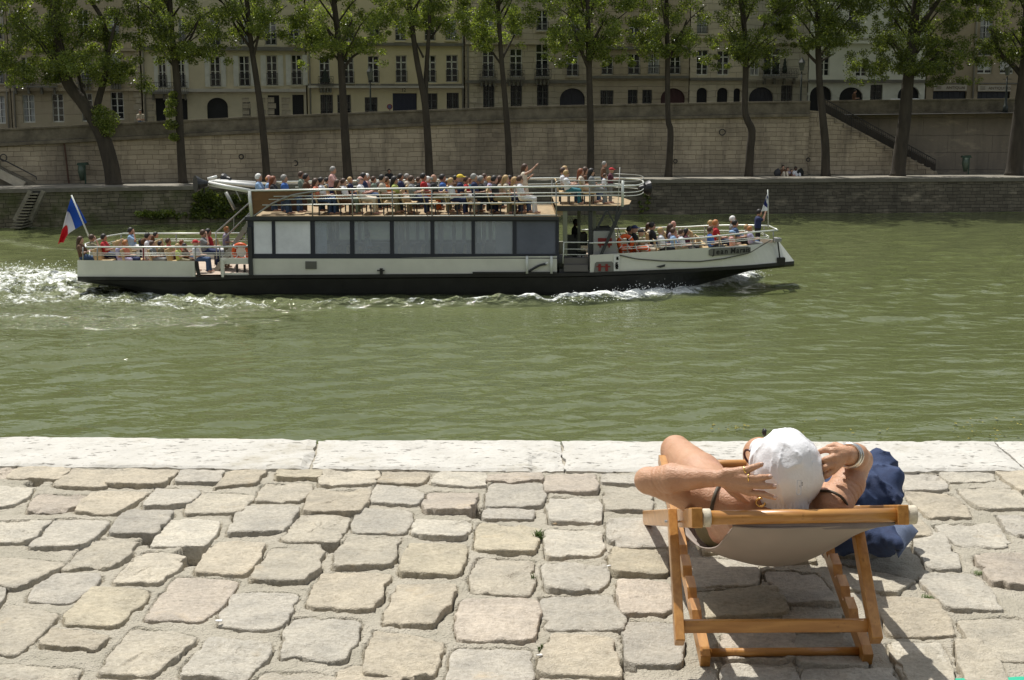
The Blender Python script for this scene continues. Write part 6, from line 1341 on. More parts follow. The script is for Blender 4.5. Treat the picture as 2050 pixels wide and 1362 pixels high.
R_(1711, 199, 103, float(wall_top(25)) - .98, "pedestrian passing the second dark arch on the upper road", pose='stand', top='brown', bottom='black', hair='bk', s=1.0)
# parked car roof seen over the parapet
cr = P(1820, 199, 103.5); car = empty("parked_car", (cr[0], 104.5, cr[2] - 1.3), label="white parked car with only its roof showing above the parapet", cat="car")
def carbody(m):
    pr_ = [(-2.0, .35), (-2.05, .75), (-1.4, .85), (-.85, 1.33), (.75, 1.35), (1.35, .9), (2.0, .8), (2.05, .35)]; m.prism([(cr[0] + x, 103.7, cr[2] - 1.3 + z) for x, z in pr_], (0, 1.6, 0))
one("body", mat("car_white", (.75, .76, .76), .3), carbody, parent=car, bevel=.06)
for dx in (-1.25, 1.25):
    for yy2 in (103.72, 105.1): one("wheel", darkst, lambda m: m.tube([(cr[0] + dx, yy2, cr[2] - .98), (cr[0] + dx, yy2 + .2, cr[2] - .98)], .32, 18), parent=car)
one("windows", mat("car_glass", (.01, .012, .015), .1), lambda m: m.prism([(cr[0] - 1.25, 103.69, cr[2] - .42), (cr[0] - .8, 103.69, cr[2] - .05), (cr[0] + .7, 103.69, cr[2] - .05), (cr[0] + 1.15, 103.69, cr[2] - .42)], (0, .005, 0)), parent=car)
# street lamps on the road
def lamp(u, v0, v1, label):
    Xq = P(u, v1, 95)[0]; Yq = float(wy(Xq)) + 1.6; b0 = P(u, v1, Yq); t0 = P(u, v0, Yq); e = empty("street_lamp", (b0[0], Yq, float(wall_top(Xq)) - .98), label=label, cat="street lamp", group="iron street lamps along the upper road")
    lm = mat("lamp_green_black", (.018, .024, .02), .5); zb_ = float(wall_top(Xq)) - .98; X0 = b0[0]; H = t0[2] - zb_
    one("pole", lm, lambda m: m.tube([(X0, Yq, zb_), (X0, Yq, zb_ + .5), (X0, Yq, zb_ + .55), (X0, Yq, zb_ + 1.3), (X0, Yq, zb_ + H - .95)], [.20, .16, .10, .07, .045], 10), parent=e, smooth=True)
    one("crossarm", lm, lambda m: m.tube([(X0 - .3, Yq, zb_ + H - 1.15), (X0 + .3, Yq, zb_ + H - 1.15)], .02, 6), parent=e)
    ln_ = one("lantern", mat("lantern_glass", (.10, .11, .10), .2), lambda m: m.tube([(X0, Yq, zb_ + H - .9), (X0, Yq, zb_ + H - .35)], [.13, .24], 6), parent=e); one("lantern_cap", lm, lambda m: m.tube([(X0, Yq, zb_ + H - .35), (X0, Yq, zb_ + H - .15), (X0, Yq, zb_ + H)], [.27, .12, .03], 6), parent=ln_)
lamp(742, 133, 221, "iron street lamp in front of the cream house with the blue garage door"); lamp(1603, 115, 198, "iron street lamp left of the stair head and its dark arch"); lamp(2014, 125, 196, "iron street lamp in front of the shop signs at the right edge")
# no-parking sign
q = P(780, 214, 99.5); e = empty("road_sign", (q[0], 99.5, float(wall_top(q[0])) - .98), label="small round red and grey no parking sign left of the blue garage door", cat="road sign")
one("disc", redm, lambda m: m.tube([q, q + [0, .03, 0]], .19, 18), parent=e); one("face", mat("sign_grey_blue", (.08, .09, .18), .5), lambda m: m.tube([q - [0, .006, 0], q], .13, 18), parent=e); one("post", darkst, lambda m: m.tube([q + [0, .05, 0], (q[0], 99.55, float(wall_top(q[0])) - .98)], .025, 6), parent=e)
# ================================================================== HOUSES
def by(X): return np.interp(X, [-60, -38, 0, 38, 60], [95, 98.5, 106.5, 108.5, 108.5])
framem = mat("window_frame_paint", (.66, .66, .60), .5); shutm = mat("grey_shutter", (.60, .59, .52), .6, noise=(2, .12)); railblk = mat("balcony_iron", (.03, .03, .032), .6)
glassm = mat("window_glass", (.018, .022, .026), .06, spec=.8); curtm = mat("net_curtain", (.40, .41, .40), .7, noise=(2, .3)); blindm = mat("white_roller_blind", (.55, .56, .55), .7); darkin = mat("dark_opening", (.012, .012, .013), .6); slate = mat("slate_roof", (.06, .065, .075), .6, noise=(3, .3))
rb_h = random.Random(31)
def house(u0, u1, wallm, label, ledges, wins_, gr=None, ztop=15.5, trim=None, lab_cat="house"):
    """windows given in photo pixels (u0,v0,u1,v1,kind)"""
    def corner(u):
        X_ = (u - 1025) / F * 103
        for _ in range(8): X_ = P(u, 150, float(by(X_)))[0]
        return np.array([X_, float(by(X_))])
    a, b = corner(u0), corner(u1); d = b - a; Lh = np.hypot(*d); ang = math.atan2(d[1], d[0]); zb_ = float(wall_top(a[0])) - 1.0
    e = empty("house", (a[0], a[1], zb_), ang, label, lab_cat); d /= Lh; nrm = np.array([d[1], -d[0]])
    def loc(u, v):
        r = ray(u, v); # intersect with facade plane
        M = np.array([[r[0], -d[0]], [r[1], -d[1]]]); t, s = np.linalg.solve(M, a); return s, CAMZ + r[2] * t - zb_
    H = ztop + 5.99 - (zb_ + 6) + 0; H = ztop - zb_
    def prt(name, f, m, par=e, **k):
        mb = MB(); f(mb); return mb.build(name, m, par, world=False, **k)
    ops = []
    for w_ in wins_:
        s0, z1 = loc(w_[0], w_[1]); s1, z0 = loc(w_[2], w_[3]); kind = w_[4] if len(w_) > 4 else 'w'
        if kind in ('arch', 'archr', 'archg', 'door', 'gar', 'bar', 'shop'): z0 = max(.02, min(z0, .02 if kind != 'bar' else z0)) if kind != 'bar' else z0 - .4
        ops.append([s0, max(0.02, z0), s1, z1, kind])
    # regular storeys above the picture
    cols_w = sorted({(round((o[0] + o[2]) / 2, 1), round(o[2] - o[0], 2)) for o in ops if o[4] in ('w', 'ws', 'wb', 'wc') and o[3] > 5 and o[3] < 9})
    ztop_w = max([o[3] for o in ops] + [6]); zz = 13.6 - 0
    base_f = [o for o in ops if o[4] in ('w', 'ws', 'wb', 'wc')]
    f2 = 9.4 + (loc(0.5 * (u0 + u1), 92)[1] - loc(0.5 * (u0 + u1), 92)[1])
    zc, _z = loc((u0 + u1) / 2, 86)[1], 0
    have2 = any(o[1] > zc - .3 for o in ops)
    for (cx, cw) in cols_w:
        if not any(abs((o[0] + o[2]) / 2 - cx) < .8 and o[1] > zc - .3 for o in ops): ops.append([cx - cw / 2, zc + .25, cx + cw / 2, zc + 2.25, 'w2'])
        ops.append([cx - cw / 2, zc + 3.6, cx + cw / 2, zc + 5.4, 'w2'])
    ops = [o for o in ops if o[0] > .05 and o[2] < Lh - .05 and o[3] < H - .2]
    xe_ = sorted({0, Lh, *[o[0] for o in ops], *[o[2] for o in ops]}); ze = sorted({0, H, *[o[1] for o in ops], *[o[3] for o in ops]})
    mb = MB()
    for i in range(len(xe_) - 1):
        for j in range(len(ze) - 1):
            cx, cz = (xe_[i] + xe_[i + 1]) / 2, (ze[j] + ze[j + 1]) / 2
            if any(o[0] < cx < o[2] and o[1] < cz < o[3] for o in ops): continue
            mb.add([(xe_[i], 0, ze[j]), (xe_[i + 1], 0, ze[j]), (xe_[i + 1], 0, ze[j + 1]), (xe_[i], 0, ze[j + 1])], [(0, 1, 2, 3)])
    for s0, z0, s1, z1, kd in ops:
        dp = .28
        if kd.startswith('arch'):
            r = (s1 - s0) / 2; cx = (s0 + s1) / 2; ry = min(r * .85, (z1 - z0) * .8); n = 14; A2 = [(cx - r * cos(pi * k / n), z1 - ry + ry * sin(pi * k / n)) for k in range(n + 1)]
            for k in range(n): mb.add([(A2[k][0], 0, A2[k][1]), (A2[k + 1][0], 0, A2[k + 1][1]), (A2[k + 1][0], 0, z1), (A2[k][0], 0, z1)], [(0, 1, 2, 3)]); mb.add([(A2[k][0], 0, A2[k][1]), (A2[k + 1][0], 0, A2[k + 1][1]), (A2[k + 1][0], dp, A2[k + 1][1]), (A2[k][0], dp, A2[k][1])], [(3, 2, 1, 0)])
            mb.add([(s0, 0, z0), (s0, 0, z1 - ry), (s0, dp, z1 - ry), (s0, dp, z0)], [(0, 1, 2, 3)]); mb.add([(s1, 0, z0), (s1, 0, z1 - ry), (s1, dp, z1 - ry), (s1, dp, z0)], [(3, 2, 1, 0)])
        else:
            for q in (((s0, z0), (s0, z1)), ((s1, z0), (s1, z1)), ((s0, z1), (s1, z1)), ((s0, z0), (s1, z0))): mb.add([(q[0][0], 0, q[0][1]), (q[1][0], 0, q[1][1]), (q[1][0], dp, q[1][1]), (q[0][0], dp, q[0][1])], [(0, 1, 2, 3)])
    mb.add([(0, 0, 0), (0, 9, 0), (0, 9, H), (0, 0, H)], [(0, 1, 2, 3)]); mb.add([(Lh, 0, 0), (Lh, 9, 0), (Lh, 9, H), (Lh, 0, H)], [(3, 2, 1, 0)]); mb.add([(0, 9, 0), (Lh, 9, 0), (Lh, 9, H), (0, 9, H)], [(3, 2, 1, 0)])
    mb.build("wall", wallm, e, world=False)
    prt("roof", lambda m: m.prism([(-.0, -.25, H), (-.0, 1.6, H + 3.0), (-.0, 7.5, H + 3.4), (-.0, 9.1, H)], (Lh, 0, 0)), slate)
    tm = trim or wallm
    prt("cornice", lambda m: (m.box((0, -.35, H - .25), (Lh, -.003, H - .02)), m.box((0, -.2, H - .45), (Lh, -.003, H - .253))), tm)
    for v_, th, pj, m_ in ledges:
        z = loc((u0 + u1) / 2, v_)[1]; prt("ledge", lambda m: m.box((.02, -pj, z - th), (Lh - .02, -.003, z)), m_ or tm)
    for s0, z0, s1, z1, kd in ops:
        wd, hg = s1 - s0, z1 - z0
        if kd in ('arch', 'archr', 'archg', 'door', 'gar', 'shop'):
            pm_ = {'arch': darkin, 'archr': mat("dark_red_door", (.05, .008, .008), .5), 'archg': mat("dark_gate", (.02, .02, .03), .5), 'door': darkin, 'gar': mat("navy_garage_door", (.012, .016, .04), .5), 'shop': mat("shop_shutter", (.02, .024, .035), .5)}[kd]
            prt("door" if kd != 'shop' else "shopfront", lambda m: [m.box((s0, .24, z0), (s1, .30, z1))] + [m.box((s0 + wd * k / 6 - .02, .215, z0), (s0 + wd * k / 6 + .02, .238, z1)) for k in range(1, 6)], pm_)
            if kd.startswith('arch'):
                r = wd / 2; cx = (s0 + s1) / 2; ry = min(r * .85, hg * .8); mbx = MB(); n = 13
                for k in range(n):
                    a0_, a1_ = pi * (k + .04) / n, pi * (k + .96) / n; o_ = 1.16 if k % 2 else 1.28; mbx.prism([(cx - r * 1.005 * cos(a0_), -.05, z1 - ry + ry * 1.005 * sin(a0_)), (cx - r * 1.005 * cos(a1_), -.05, z1 - ry + ry * 1.005 * sin(a1_)), (cx - r * o_ * cos(a1_), -.05, z1 - ry + (ry * o_) * sin(a1_)), (cx - r * o_ * cos(a0_), -.05, z1 - ry + ry * o_ * sin(a0_))], (0, .047, 0))
                mbx.build("arch_stone", tm, e, world=False)
            continue
        fr = MB(); fm_ = framem if kd != 'bar' else mat("dull_frame", (.20, .20, .18), .6); t = .055
        for q in ((s0, z0, s0 + t, z1), (s1 - t, z0, s1, z1), (s0 + t, z1 - t, s1 - t, z1), (s0 + t, z0, s1 - t, z0 + t * 1.6), ((s0 + s1) / 2 - .045, z0 + t * 1.6, (s0 + s1) / 2 + .045, z1 - t)): fr.box((q[0], .16, q[1]), (q[2], .24, q[3]))
        nb_ = 3 if hg > 1.7 else 2
        for k in range(1, nb_ + 1):
            zq = z0 + hg * k / (nb_ + 1); fr.box((s0 + t, .175, zq - .02), ((s0 + s1) / 2 - .045, .225, zq + .02)); fr.box(((s0 + s1) / 2 + .045, .175, zq - .02), (s1 - t, .225, zq + .02))
        if kd in ('wb',): fr.box((s0 + t, .16, z1 - hg * .28), (s1 - t, .23, z1 - hg * .28 + .09))
        fo_ = fr.build("window", fm_, e, world=False)
        pv = rb_h.random(); gm_ = glassm
        prt("pane", lambda m: m.box((s0 + t, .232, z0 + t), (s1 - t, .245, z1 - t)), gm_, fo_)
        if kd == 'wc' or (kd in ('w', 'w2') and pv < .3):
            prt("curtain", lambda m: (m.box((s0 + t, .226, z0 + t * 1.6), (s0 + wd * .36, .231, z1 - t)), m.box((s1 - wd * .36, .226, z0 + t * 1.6), (s1 - t, .231, z1 - t))) if kd != 'wc' else m.box((s0 + t, .226, z0 + hg * .25), (s1 - t, .231, z1 - t)), curtm if kd != 'wc' else blindm, fo_)
        if kd == 'bar': prt("window_bars", lambda m: [m.box((s0 + wd * k / 7 - .018, .02, z0), (s0 + wd * k / 7 + .018, .05, z1)) for k in range(1, 7)], railblk, fo_)
        if kd == 'ws':
            for sx in (-1, 1):
                x0 = s0 - .03 - wd * .52 if sx < 0 else s1 + .03; x1 = x0 + wd * .52
                prt("shutter", lambda m: (m.box((x0, -.05, z0), (x1, -.004, z1)), [m.box((x0 + .07, -.062, z0 + .1 + hg * k / 3), (x1 - .07, -.051, z0 + hg * (k + 1) / 3 - .06)) for k in range(3)]), shutm)
        if kd in ('w', 'ws', 'wb', 'wc', 'w2') and z0 > 3:
            zr = z0 + min(.85, hg * .42)
            prt("balconette", lambda m: ([m.box((s0 - .03, -.10, z_ - .02), (s1 + .03, -.075, z_ + .02)) for z_ in (zr, z0 + .08)], [m.box((s0 + wd * k / 9 - .01, -.095, z0 + .1), (s0 + wd * k / 9 + .01, -.08, zr - .02)) for k in range(10)]), railblk)
            prt("sill", lambda m: m.box((s0 - .08, -.12, z0 - .1), (s1 + .08, -.006, z0 - .005)), tm)
    return e, loc, prt, Lh, H
wmA = blocks("plaster_ochre", (0.459, 0.390, 0.265), (0.429, 0.360, 0.251), (0.398, 0.330, 0.228), 2.6, .9, .3, (0.230, 0.180, 0.132)); wmB = mat("plaster_cream_grey", (0.567, 0.502, 0.347), .9, noise=(.5, .14), bump=(3, .01)); wmC = mat("plaster_cream", (0.643, 0.555, 0.354), .9, noise=(.4, .10), bump=(3, .01))
wmD = blocks("ashlar_warm", (0.551, 0.480, 0.354), (0.475, 0.413, 0.302), (0.306, 0.262, 0.192), 1.1, .42, .3); wmE = blocks("banded_render_brown", (0.475, 0.398, 0.280), (0.444, 0.375, 0.265), (0.291, 0.239, 0.169), 6, .45, .3); wmF = blocks("ashlar_pale", (0.659, 0.577, 0.428), (0.581, 0.511, 0.376), (0.337, 0.285, 0.206), 1.3, .45, .2)
wmG = blocks("rusticated_grey", (0.475, 0.436, 0.339), (0.429, 0.390, 0.302), (0.184, 0.164, 0.132), 1.6, .5, .3); wmH = mat("pale_stone", (0.681, 0.675, 0.576), .9, noise=(.4, .12), bump=(3, .01)); wmI = mat("brown_plaster", (0.337, 0.277, 0.185), .9, noise=(.4, .2), bump=(3, .01))
trimg = mat("grey_trim", (.17, .16, .13), .9, noise=(2, .2)); triml = mat("pale_trim", (.50, .47, .40), .85, noise=(2, .12))
pipe = mat("zinc_pipe", (.34, .32, .27), .6)
def downpipe(prt, loc, u, H): 
    s = loc(u, 150)[0]; prt("downpipe", lambda m: m.tube([(s, -.1, .1), (s, -.1, H - .3)], .06, 8), pipe, smooth=True)
def balcony(prt, loc, u0, v0, u1, v1, pj=.8):
    s0, zt_ = loc(u0, v0); s1, zb2 = loc(u1, v1)
    prt("balcony", lambda m: (m.box((s0, -pj, zb2 - .12), (s1, -.37, zb2)), [m.box((s0 + .2 + k * (s1 - s0 - .4) / 3 - .07, -pj * .7, zb2 - .55), (s0 + .2 + k * (s1 - s0 - .4) / 3 + .07, -.004, zb2 - .123)) for k in range(4)]), trimg)
    n = int((s1 - s0) / .12); prt("balcony_railing", lambda m: ([m.box((s0, -pj, z_), (s1, -pj + .03, z_ + .03)) for z_ in (zt_ - .03, zb2 + .06)], [m.box((s0 + (s1 - s0) * k / n - .01, -pj + .005, zb2), (s0 + (s1 - s0) * k / n + .01, -pj + .025, zt_ - .03)) for k in range(n + 1)], [m.torus(np.array([s0 + (s1 - s0) * (k + .5) / (n // 3), -pj + .015, (zt_ + zb2) / 2]), .13, .012, (0, 1, 0), 12, 4) for k in range(n // 3)]), railblk)
e, lc, pt, Lh, H = house(-230, 18, wmA, "ochre house cut by the left edge of the photo", [(178, .2, .15, None)], [(-12, 192, 12, 248), (-12, 115, 8, 168), (-90, 192, -66, 248), (-90, 115, -66, 168), (-160, 115, -136, 168)], ztop=13.6); downpipe(pt, lc, 12, H)
e, lc, pt, Lh, H = house(20, 281, wmA, "ochre house with tall ground floor windows behind the big forked tree", [(176, .22, .2, None), (96, .2, .2, None)], [(44, 190, 71, 246), (103, 188, 129, 245), (162, 187, 187, 244), (221, 184, 249, 240), (42, 115, 64, 168), (100, 115, 122, 168), (160, 108, 184, 163), (219, 106, 243, 162, 'wc')], ztop=13.8); downpipe(pt, lc, 26, H); balcony(pt, lc, 25, 153, 116, 172); balcony(pt, lc, 152, 147, 186, 165, .5); balcony(pt, lc, 217, 146, 246, 163, .5)
pt("quoins", lambda m: [m.box((Lh - (.55 if k % 2 else .38), -.05, .42 * k), (Lh - .01, -.004, .42 * k + .38)) for k in range(int(H / .42))], wmD)
e, lc, pt, Lh, H = house(284, 612, wmB, "pale grey cream house with grey shutters and a round arched doorway", [(178, .22, .22, triml), (94, .25, .3, trimg)], [(316, 113, 334, 176, 'ws'), (355, 113, 371, 176, 'ws'), (420, 113, 442, 174, 'ws'), (478, 112, 501, 173, 'ws'), (533, 111, 556, 172, 'ws'), (583, 110, 605, 171, 'ws'),
    (311, 197, 332, 238, 'door'), (356, 198, 376, 236, 'door'), (414, 196, 457, 240, 'arch'), (485, 204, 502, 236, 'bar'), (536, 191, 560, 230, 'door'), (585, 190, 609, 230, 'door'), (478, 34, 500, 90), (530, 38, 554, 91), (576, 30, 600, 88), (420, 36, 442, 92), (356, 36, 372, 92)], ztop=14.6); downpipe(pt, lc, 288, H); balcony(pt, lc, 300, 165, 377, 185, .9)
for j, s_ in enumerate((.02, .60, .69, .755, .845)): pt("rustication", lambda m: [m.box((s_ * Lh, -.04, .15 + .42 * k), (s_ * Lh + (.62 if (k + j) % 2 else .5), -.003, .15 + .42 * k + .36)) for k in range(6)], wmD)
e, lc, pt, Lh, H = house(615, 928, wmC, "plain cream house with a navy blue garage door", [(172, .16, .3, triml), (168, .12, .12, trimg), (86, .2, .25, trimg)], [(639, 113, 661, 170), (687, 112, 709, 168), (736, 112, 759, 167, 'wb'), (792, 111, 815, 166, 'wb'), (850, 111, 873, 166, 'wb'), (893, 110, 917, 165, 'wb'),
    (641, 190, 667, 226, 'bar'), (675, 190, 703, 226, 'bar'), (730, 195, 756, 224, 'bar'), (786, 187, 835, 222, 'gar'), (852, 187, 876, 220, 'bar'), (894, 186, 919, 219, 'bar'), (791, 32, 812, 82), (850, 32, 871, 82), (892, 32, 914, 81), (740, 30, 760, 84), (688, 32, 709, 84)], ztop=14.8); downpipe(pt, lc, 620, H); downpipe(pt, lc, 926, H)
s_, z_ = lc(808, 181); o = text("number_plate", "12", inkm, .34, (0, 0, 0), (1, 0, 0), (0, -1, 0), None, .01); o.parent = e; o.location = (s_, -.02, z_)
balcony(pt, lc, 636, 153, 667, 170, .4)
pt("window_plant", lambda m: [m.tube([(lc(651, 165)[0], -.2, lc(651, 165)[1]), (lc(651, 165)[0], -.2, lc(651, 138)[1])], [.35, .03], 8)], mat("dark_plant", (.012, .02, .010), .8))
e, lc, pt, Lh, H = house(931, 1183, wmD, "warm stone house with quoins and a wide dark carriage arch", [(161, .22, .22, trimg), (84, .2, .25, None)], [(966, 97, 989, 155), (1021, 98, 1045, 154, 'wb'), (1073, 88, 1098, 154, 'wb'), (1135, 103, 1158, 153), (967, 170, 990, 214, 'bar'), (1022, 170, 1045, 213, 'bar'), (1075, 170, 1098, 212, 'bar'), (1121, 177, 1171, 214, 'archg'), (1021, 28, 1042, 70), (1074, 20, 1097, 62), (968, 28, 988, 72)], ztop=15.2); downpipe(pt, lc, 937, H); balcony(pt, lc, 1014, 141, 1049, 157, .5); balcony(pt, lc, 958, 142, 994, 158, .5); balcony(pt, lc, 1068, 139, 1102, 155, .5)
pt("quoins", lambda m: [m.box((.25, -.05, .42 * k), ((.85 if k % 2 else .62), -.004, .42 * k + .38)) for k in range(int(H / .42))], wmF)
e, lc, pt, Lh, H = house(1185, 1379, wmE, "brown banded house with a dark red arched door", [(152, .2, .2, trimg), (94, .2, .25, trimg)], [(1205, 112, 1227, 150), (1258, 108, 1281, 150), (1298, 108, 1320, 149), (1342, 110, 1362, 149), (1202, 181, 1228, 212, 'bar'), (1257, 180, 1276, 209, 'bar'), (1286, 180, 1305, 208, 'bar'), (1323, 177, 1371, 210, 'archr'), (1260, 40, 1280, 86), (1300, 40, 1320, 86)], ztop=14.4)
e, lc, pt, Lh, H = house(1381, 1489, wmF, "pale stone house with small arched lunettes above the parapet", [(156, .2, .2, trimg), (72, .2, .2, None)], [(1395, 100, 1417, 151, 'wb'), (1437, 102, 1459, 151, 'wb'), (1395, 176, 1416, 184, 'arch'), (1436, 176, 1457, 184, 'arch'), (1469, 177, 1482, 188, 'arch'), (1396, 28, 1416, 68)], ztop=14.9)
e, lc, pt, Lh, H = house(1491, 1617, wmG, "grey rusticated house with potted conifers on its balcony", [(158, .2, .25, None), (82, .2, .2, None)], [(1530, 97, 1562, 152, 'wb'), (1503, 108, 1520, 152), (1500, 175, 1548, 206, 'archg'), (1564, 171, 1586, 202, 'bar'), (1545, 22, 1560, 56), (1569, 22, 1582, 56)], ztop=15.0); balcony(pt, lc, 1524, 138, 1593, 154, .7)
for u_, h_, r_ in ((1531, 1.1, .22), (1549, .75, .2), (1567, .95, .2)):
    s_, z_ = lc(u_, 152); pp_ = e.matrix_world if False else None
    V, Q = sdf_mesh([('c', np.array([s_, -.55, z_ + .35]), np.array([s_, -.55, z_ + .3 + h_]), r_, .05)], .05, .02, disp=lambda X, Y, Z: .05 * fbm(np.stack([X, Y, Z], -1) * 9, 2).astype(np.float32))
    o = mesh("potted_conifer", V, Q, mat("dark_plant", (.012, .02, .010), .8), e)
e, lc, pt, Lh, H = house(1619, 1853, wmH, "long pale stone house with three dark arches above the stair head", [(160, .22, .22, trimg), (82, .2, .25, None), (76, .1, .15, triml)], [(1641, 100, 1660, 153, 'wb'), (1714, 126, 1735, 154, 'wb'), (1746, 124, 1767, 154, 'wb'), (1836, 112, 1856, 154, 'wb'), (1622, 172, 1664, 222, 'arch'), (1681, 175, 1727, 202, 'arch'), (1743, 170, 1766, 200, 'bar'), (1798, 172, 1840, 202, 'arch'), (1647, 20, 1666, 56), (1700, 20, 1720, 58), (1780, 20, 1800, 58)], ztop=15.4)
e, lc, pt, Lh, H = house(1856, 2300, wmI, "dark brown shop house with antiques signs at the right edge", [(166, .1, .06, trimg)], [(1958, 120, 1986, 148, 'wc'), (2003, 120, 2029, 148, 'wc'), (1868, 183, 1934, 204, 'shop'), (1957, 184, 2021, 204, 'shop'), (1960, 85, 1984, 112), (2060, 120, 2085, 148), (1890, 112, 1912, 148)], ztop=14.2); downpipe(pt, lc, 1949, H)
for (u0, u1, v0, v1, t_, us_) in ((1869, 1934, 170, 182, "ANTIQUAI", 1912), (1957, 2022, 171, 183, "ANTIQUITES", 2000)):
    s0, z1 = lc(u0, v0); s1, z0 = lc(u1, v1); pt("shop_sign", lambda m: m.box((s0, -.12, z0), (s1, -.062, z1)), mat("sign_cream", (.46, .42, .33), .7))
    s_, z_ = lc(us_, (v0 + v1) / 2); o = text("sign_lettering", t_, mat("sign_letter_brown", (.12, .09, .06), .7), .30, (0, 0, 0), (1, 0, 0), (0, -1, 0), None, .008); o.parent = e; o.location = (s_, -.13, z_)
    s_, z_ = lc(u0 + 9, (v0 + v1) / 2); pt("sign_lettering", lambda m: [m.box((s_ - .2, -.13, z_ + k), (s_ + .2, -.121, z_ + k + .035)) for k in (-.09, 0, .09)], mat("sign_letter_brown", (.12, .09, .06), .7))
# far backdrop row so that no gap shows beyond the ends
house(2302, 2700, wmB, "cream house beyond the right edge of the frame", [], [], ztop=14.5); house(-700, -232, wmC, "cream house beyond the left edge of the frame", [], [], ztop=14.0)
# ================================================================== TREES
barkm = mat("bark", (.052, .042, .030), .95, noise=(3, .35), bump=(9, .03), scale3=(1, 1, .25))
lm = bpy.data.materials.new("leaf"); lm.use_nodes = True; nt = lm.node_tree; b_ = nt.nodes["Principled BSDF"]; out = [n for n in nt.nodes if n.type == 'OUTPUT_MATERIAL'][0]
at = nt.nodes.new("ShaderNodeAttribute"); at.attribute_name = "tint"; L(nt, at.outputs["Color"], b_.inputs["Base Color"]); b_.inputs["Roughness"].default_value = .34; b_.inputs["Specular IOR Level"].default_value = .5
tl = nt.nodes.new("ShaderNodeBsdfTranslucent"); tm_ = nt.nodes.new("ShaderNodeMix"); tm_.data_type = 'RGBA'; tm_.blend_type = 'MULTIPLY'; tm_.inputs[0].default_value = 1; L(nt, at.outputs["Color"], tm_.inputs[6]); tm_.inputs[7].default_value = (2.2, 2.3, .9, 1); L(nt, tm_.outputs[2], tl.inputs[0])
mxs = nt.nodes.new("ShaderNodeMixShader"); mxs.inputs[0].default_value = .48; L(nt, b_.outputs[0], mxs.inputs[1]); L(nt, tl.outputs[0], mxs.inputs[2]); L(nt, mxs.outputs[0], out.inputs[0])
def leaves(centres, radii, per, size, seed, tone=1.0, name="foliage", parent=None, ztrim=None):
    r = np.random.default_rng(seed); N = int(sum(per)); c = np.repeat(np.asarray(centres), per, 0); rad = np.repeat(np.asarray(radii), per)
    d = r.normal(size=(N, 3)); d /= np.linalg.norm(d, axis=1)[:, None]; q = r.random(N) ** .42; p = c + d * (rad * q)[:, None] * [1, 1, .78]
    a = r.normal(size=(N, 3)); a /= np.linalg.norm(a, axis=1)[:, None]; b = np.cross(a, r.normal(size=(N, 3))); b /= np.linalg.norm(b, axis=1)[:, None]; s = size * r.uniform(.55, 1.25, N)[:, None]
    a = a * s * .5; b = b * s * .38
    V = np.stack([p - a, p - b * .9 + a * .1, p + a, p + b * .9 + a * .1], 1).reshape(-1, 3); Fq = np.arange(N * 4).reshape(N, 4)
    t = r.random((N, 1)); ct_ = np.repeat(r.uniform(.7, 1.35, len(per)), per)[:, None]; tc_ = (np.array([.052, .076, .022]) * (1 - t) + np.array([.195, .225, .062]) * t) * tone * ct_; y = r.random(N) < .05; tc_[y] = np.array([.15, .16, .03]) * tone
    return mesh(name, V, Fq, lm, parent, world=True, colattr=("tint", np.repeat(tc_, 4, 0)))
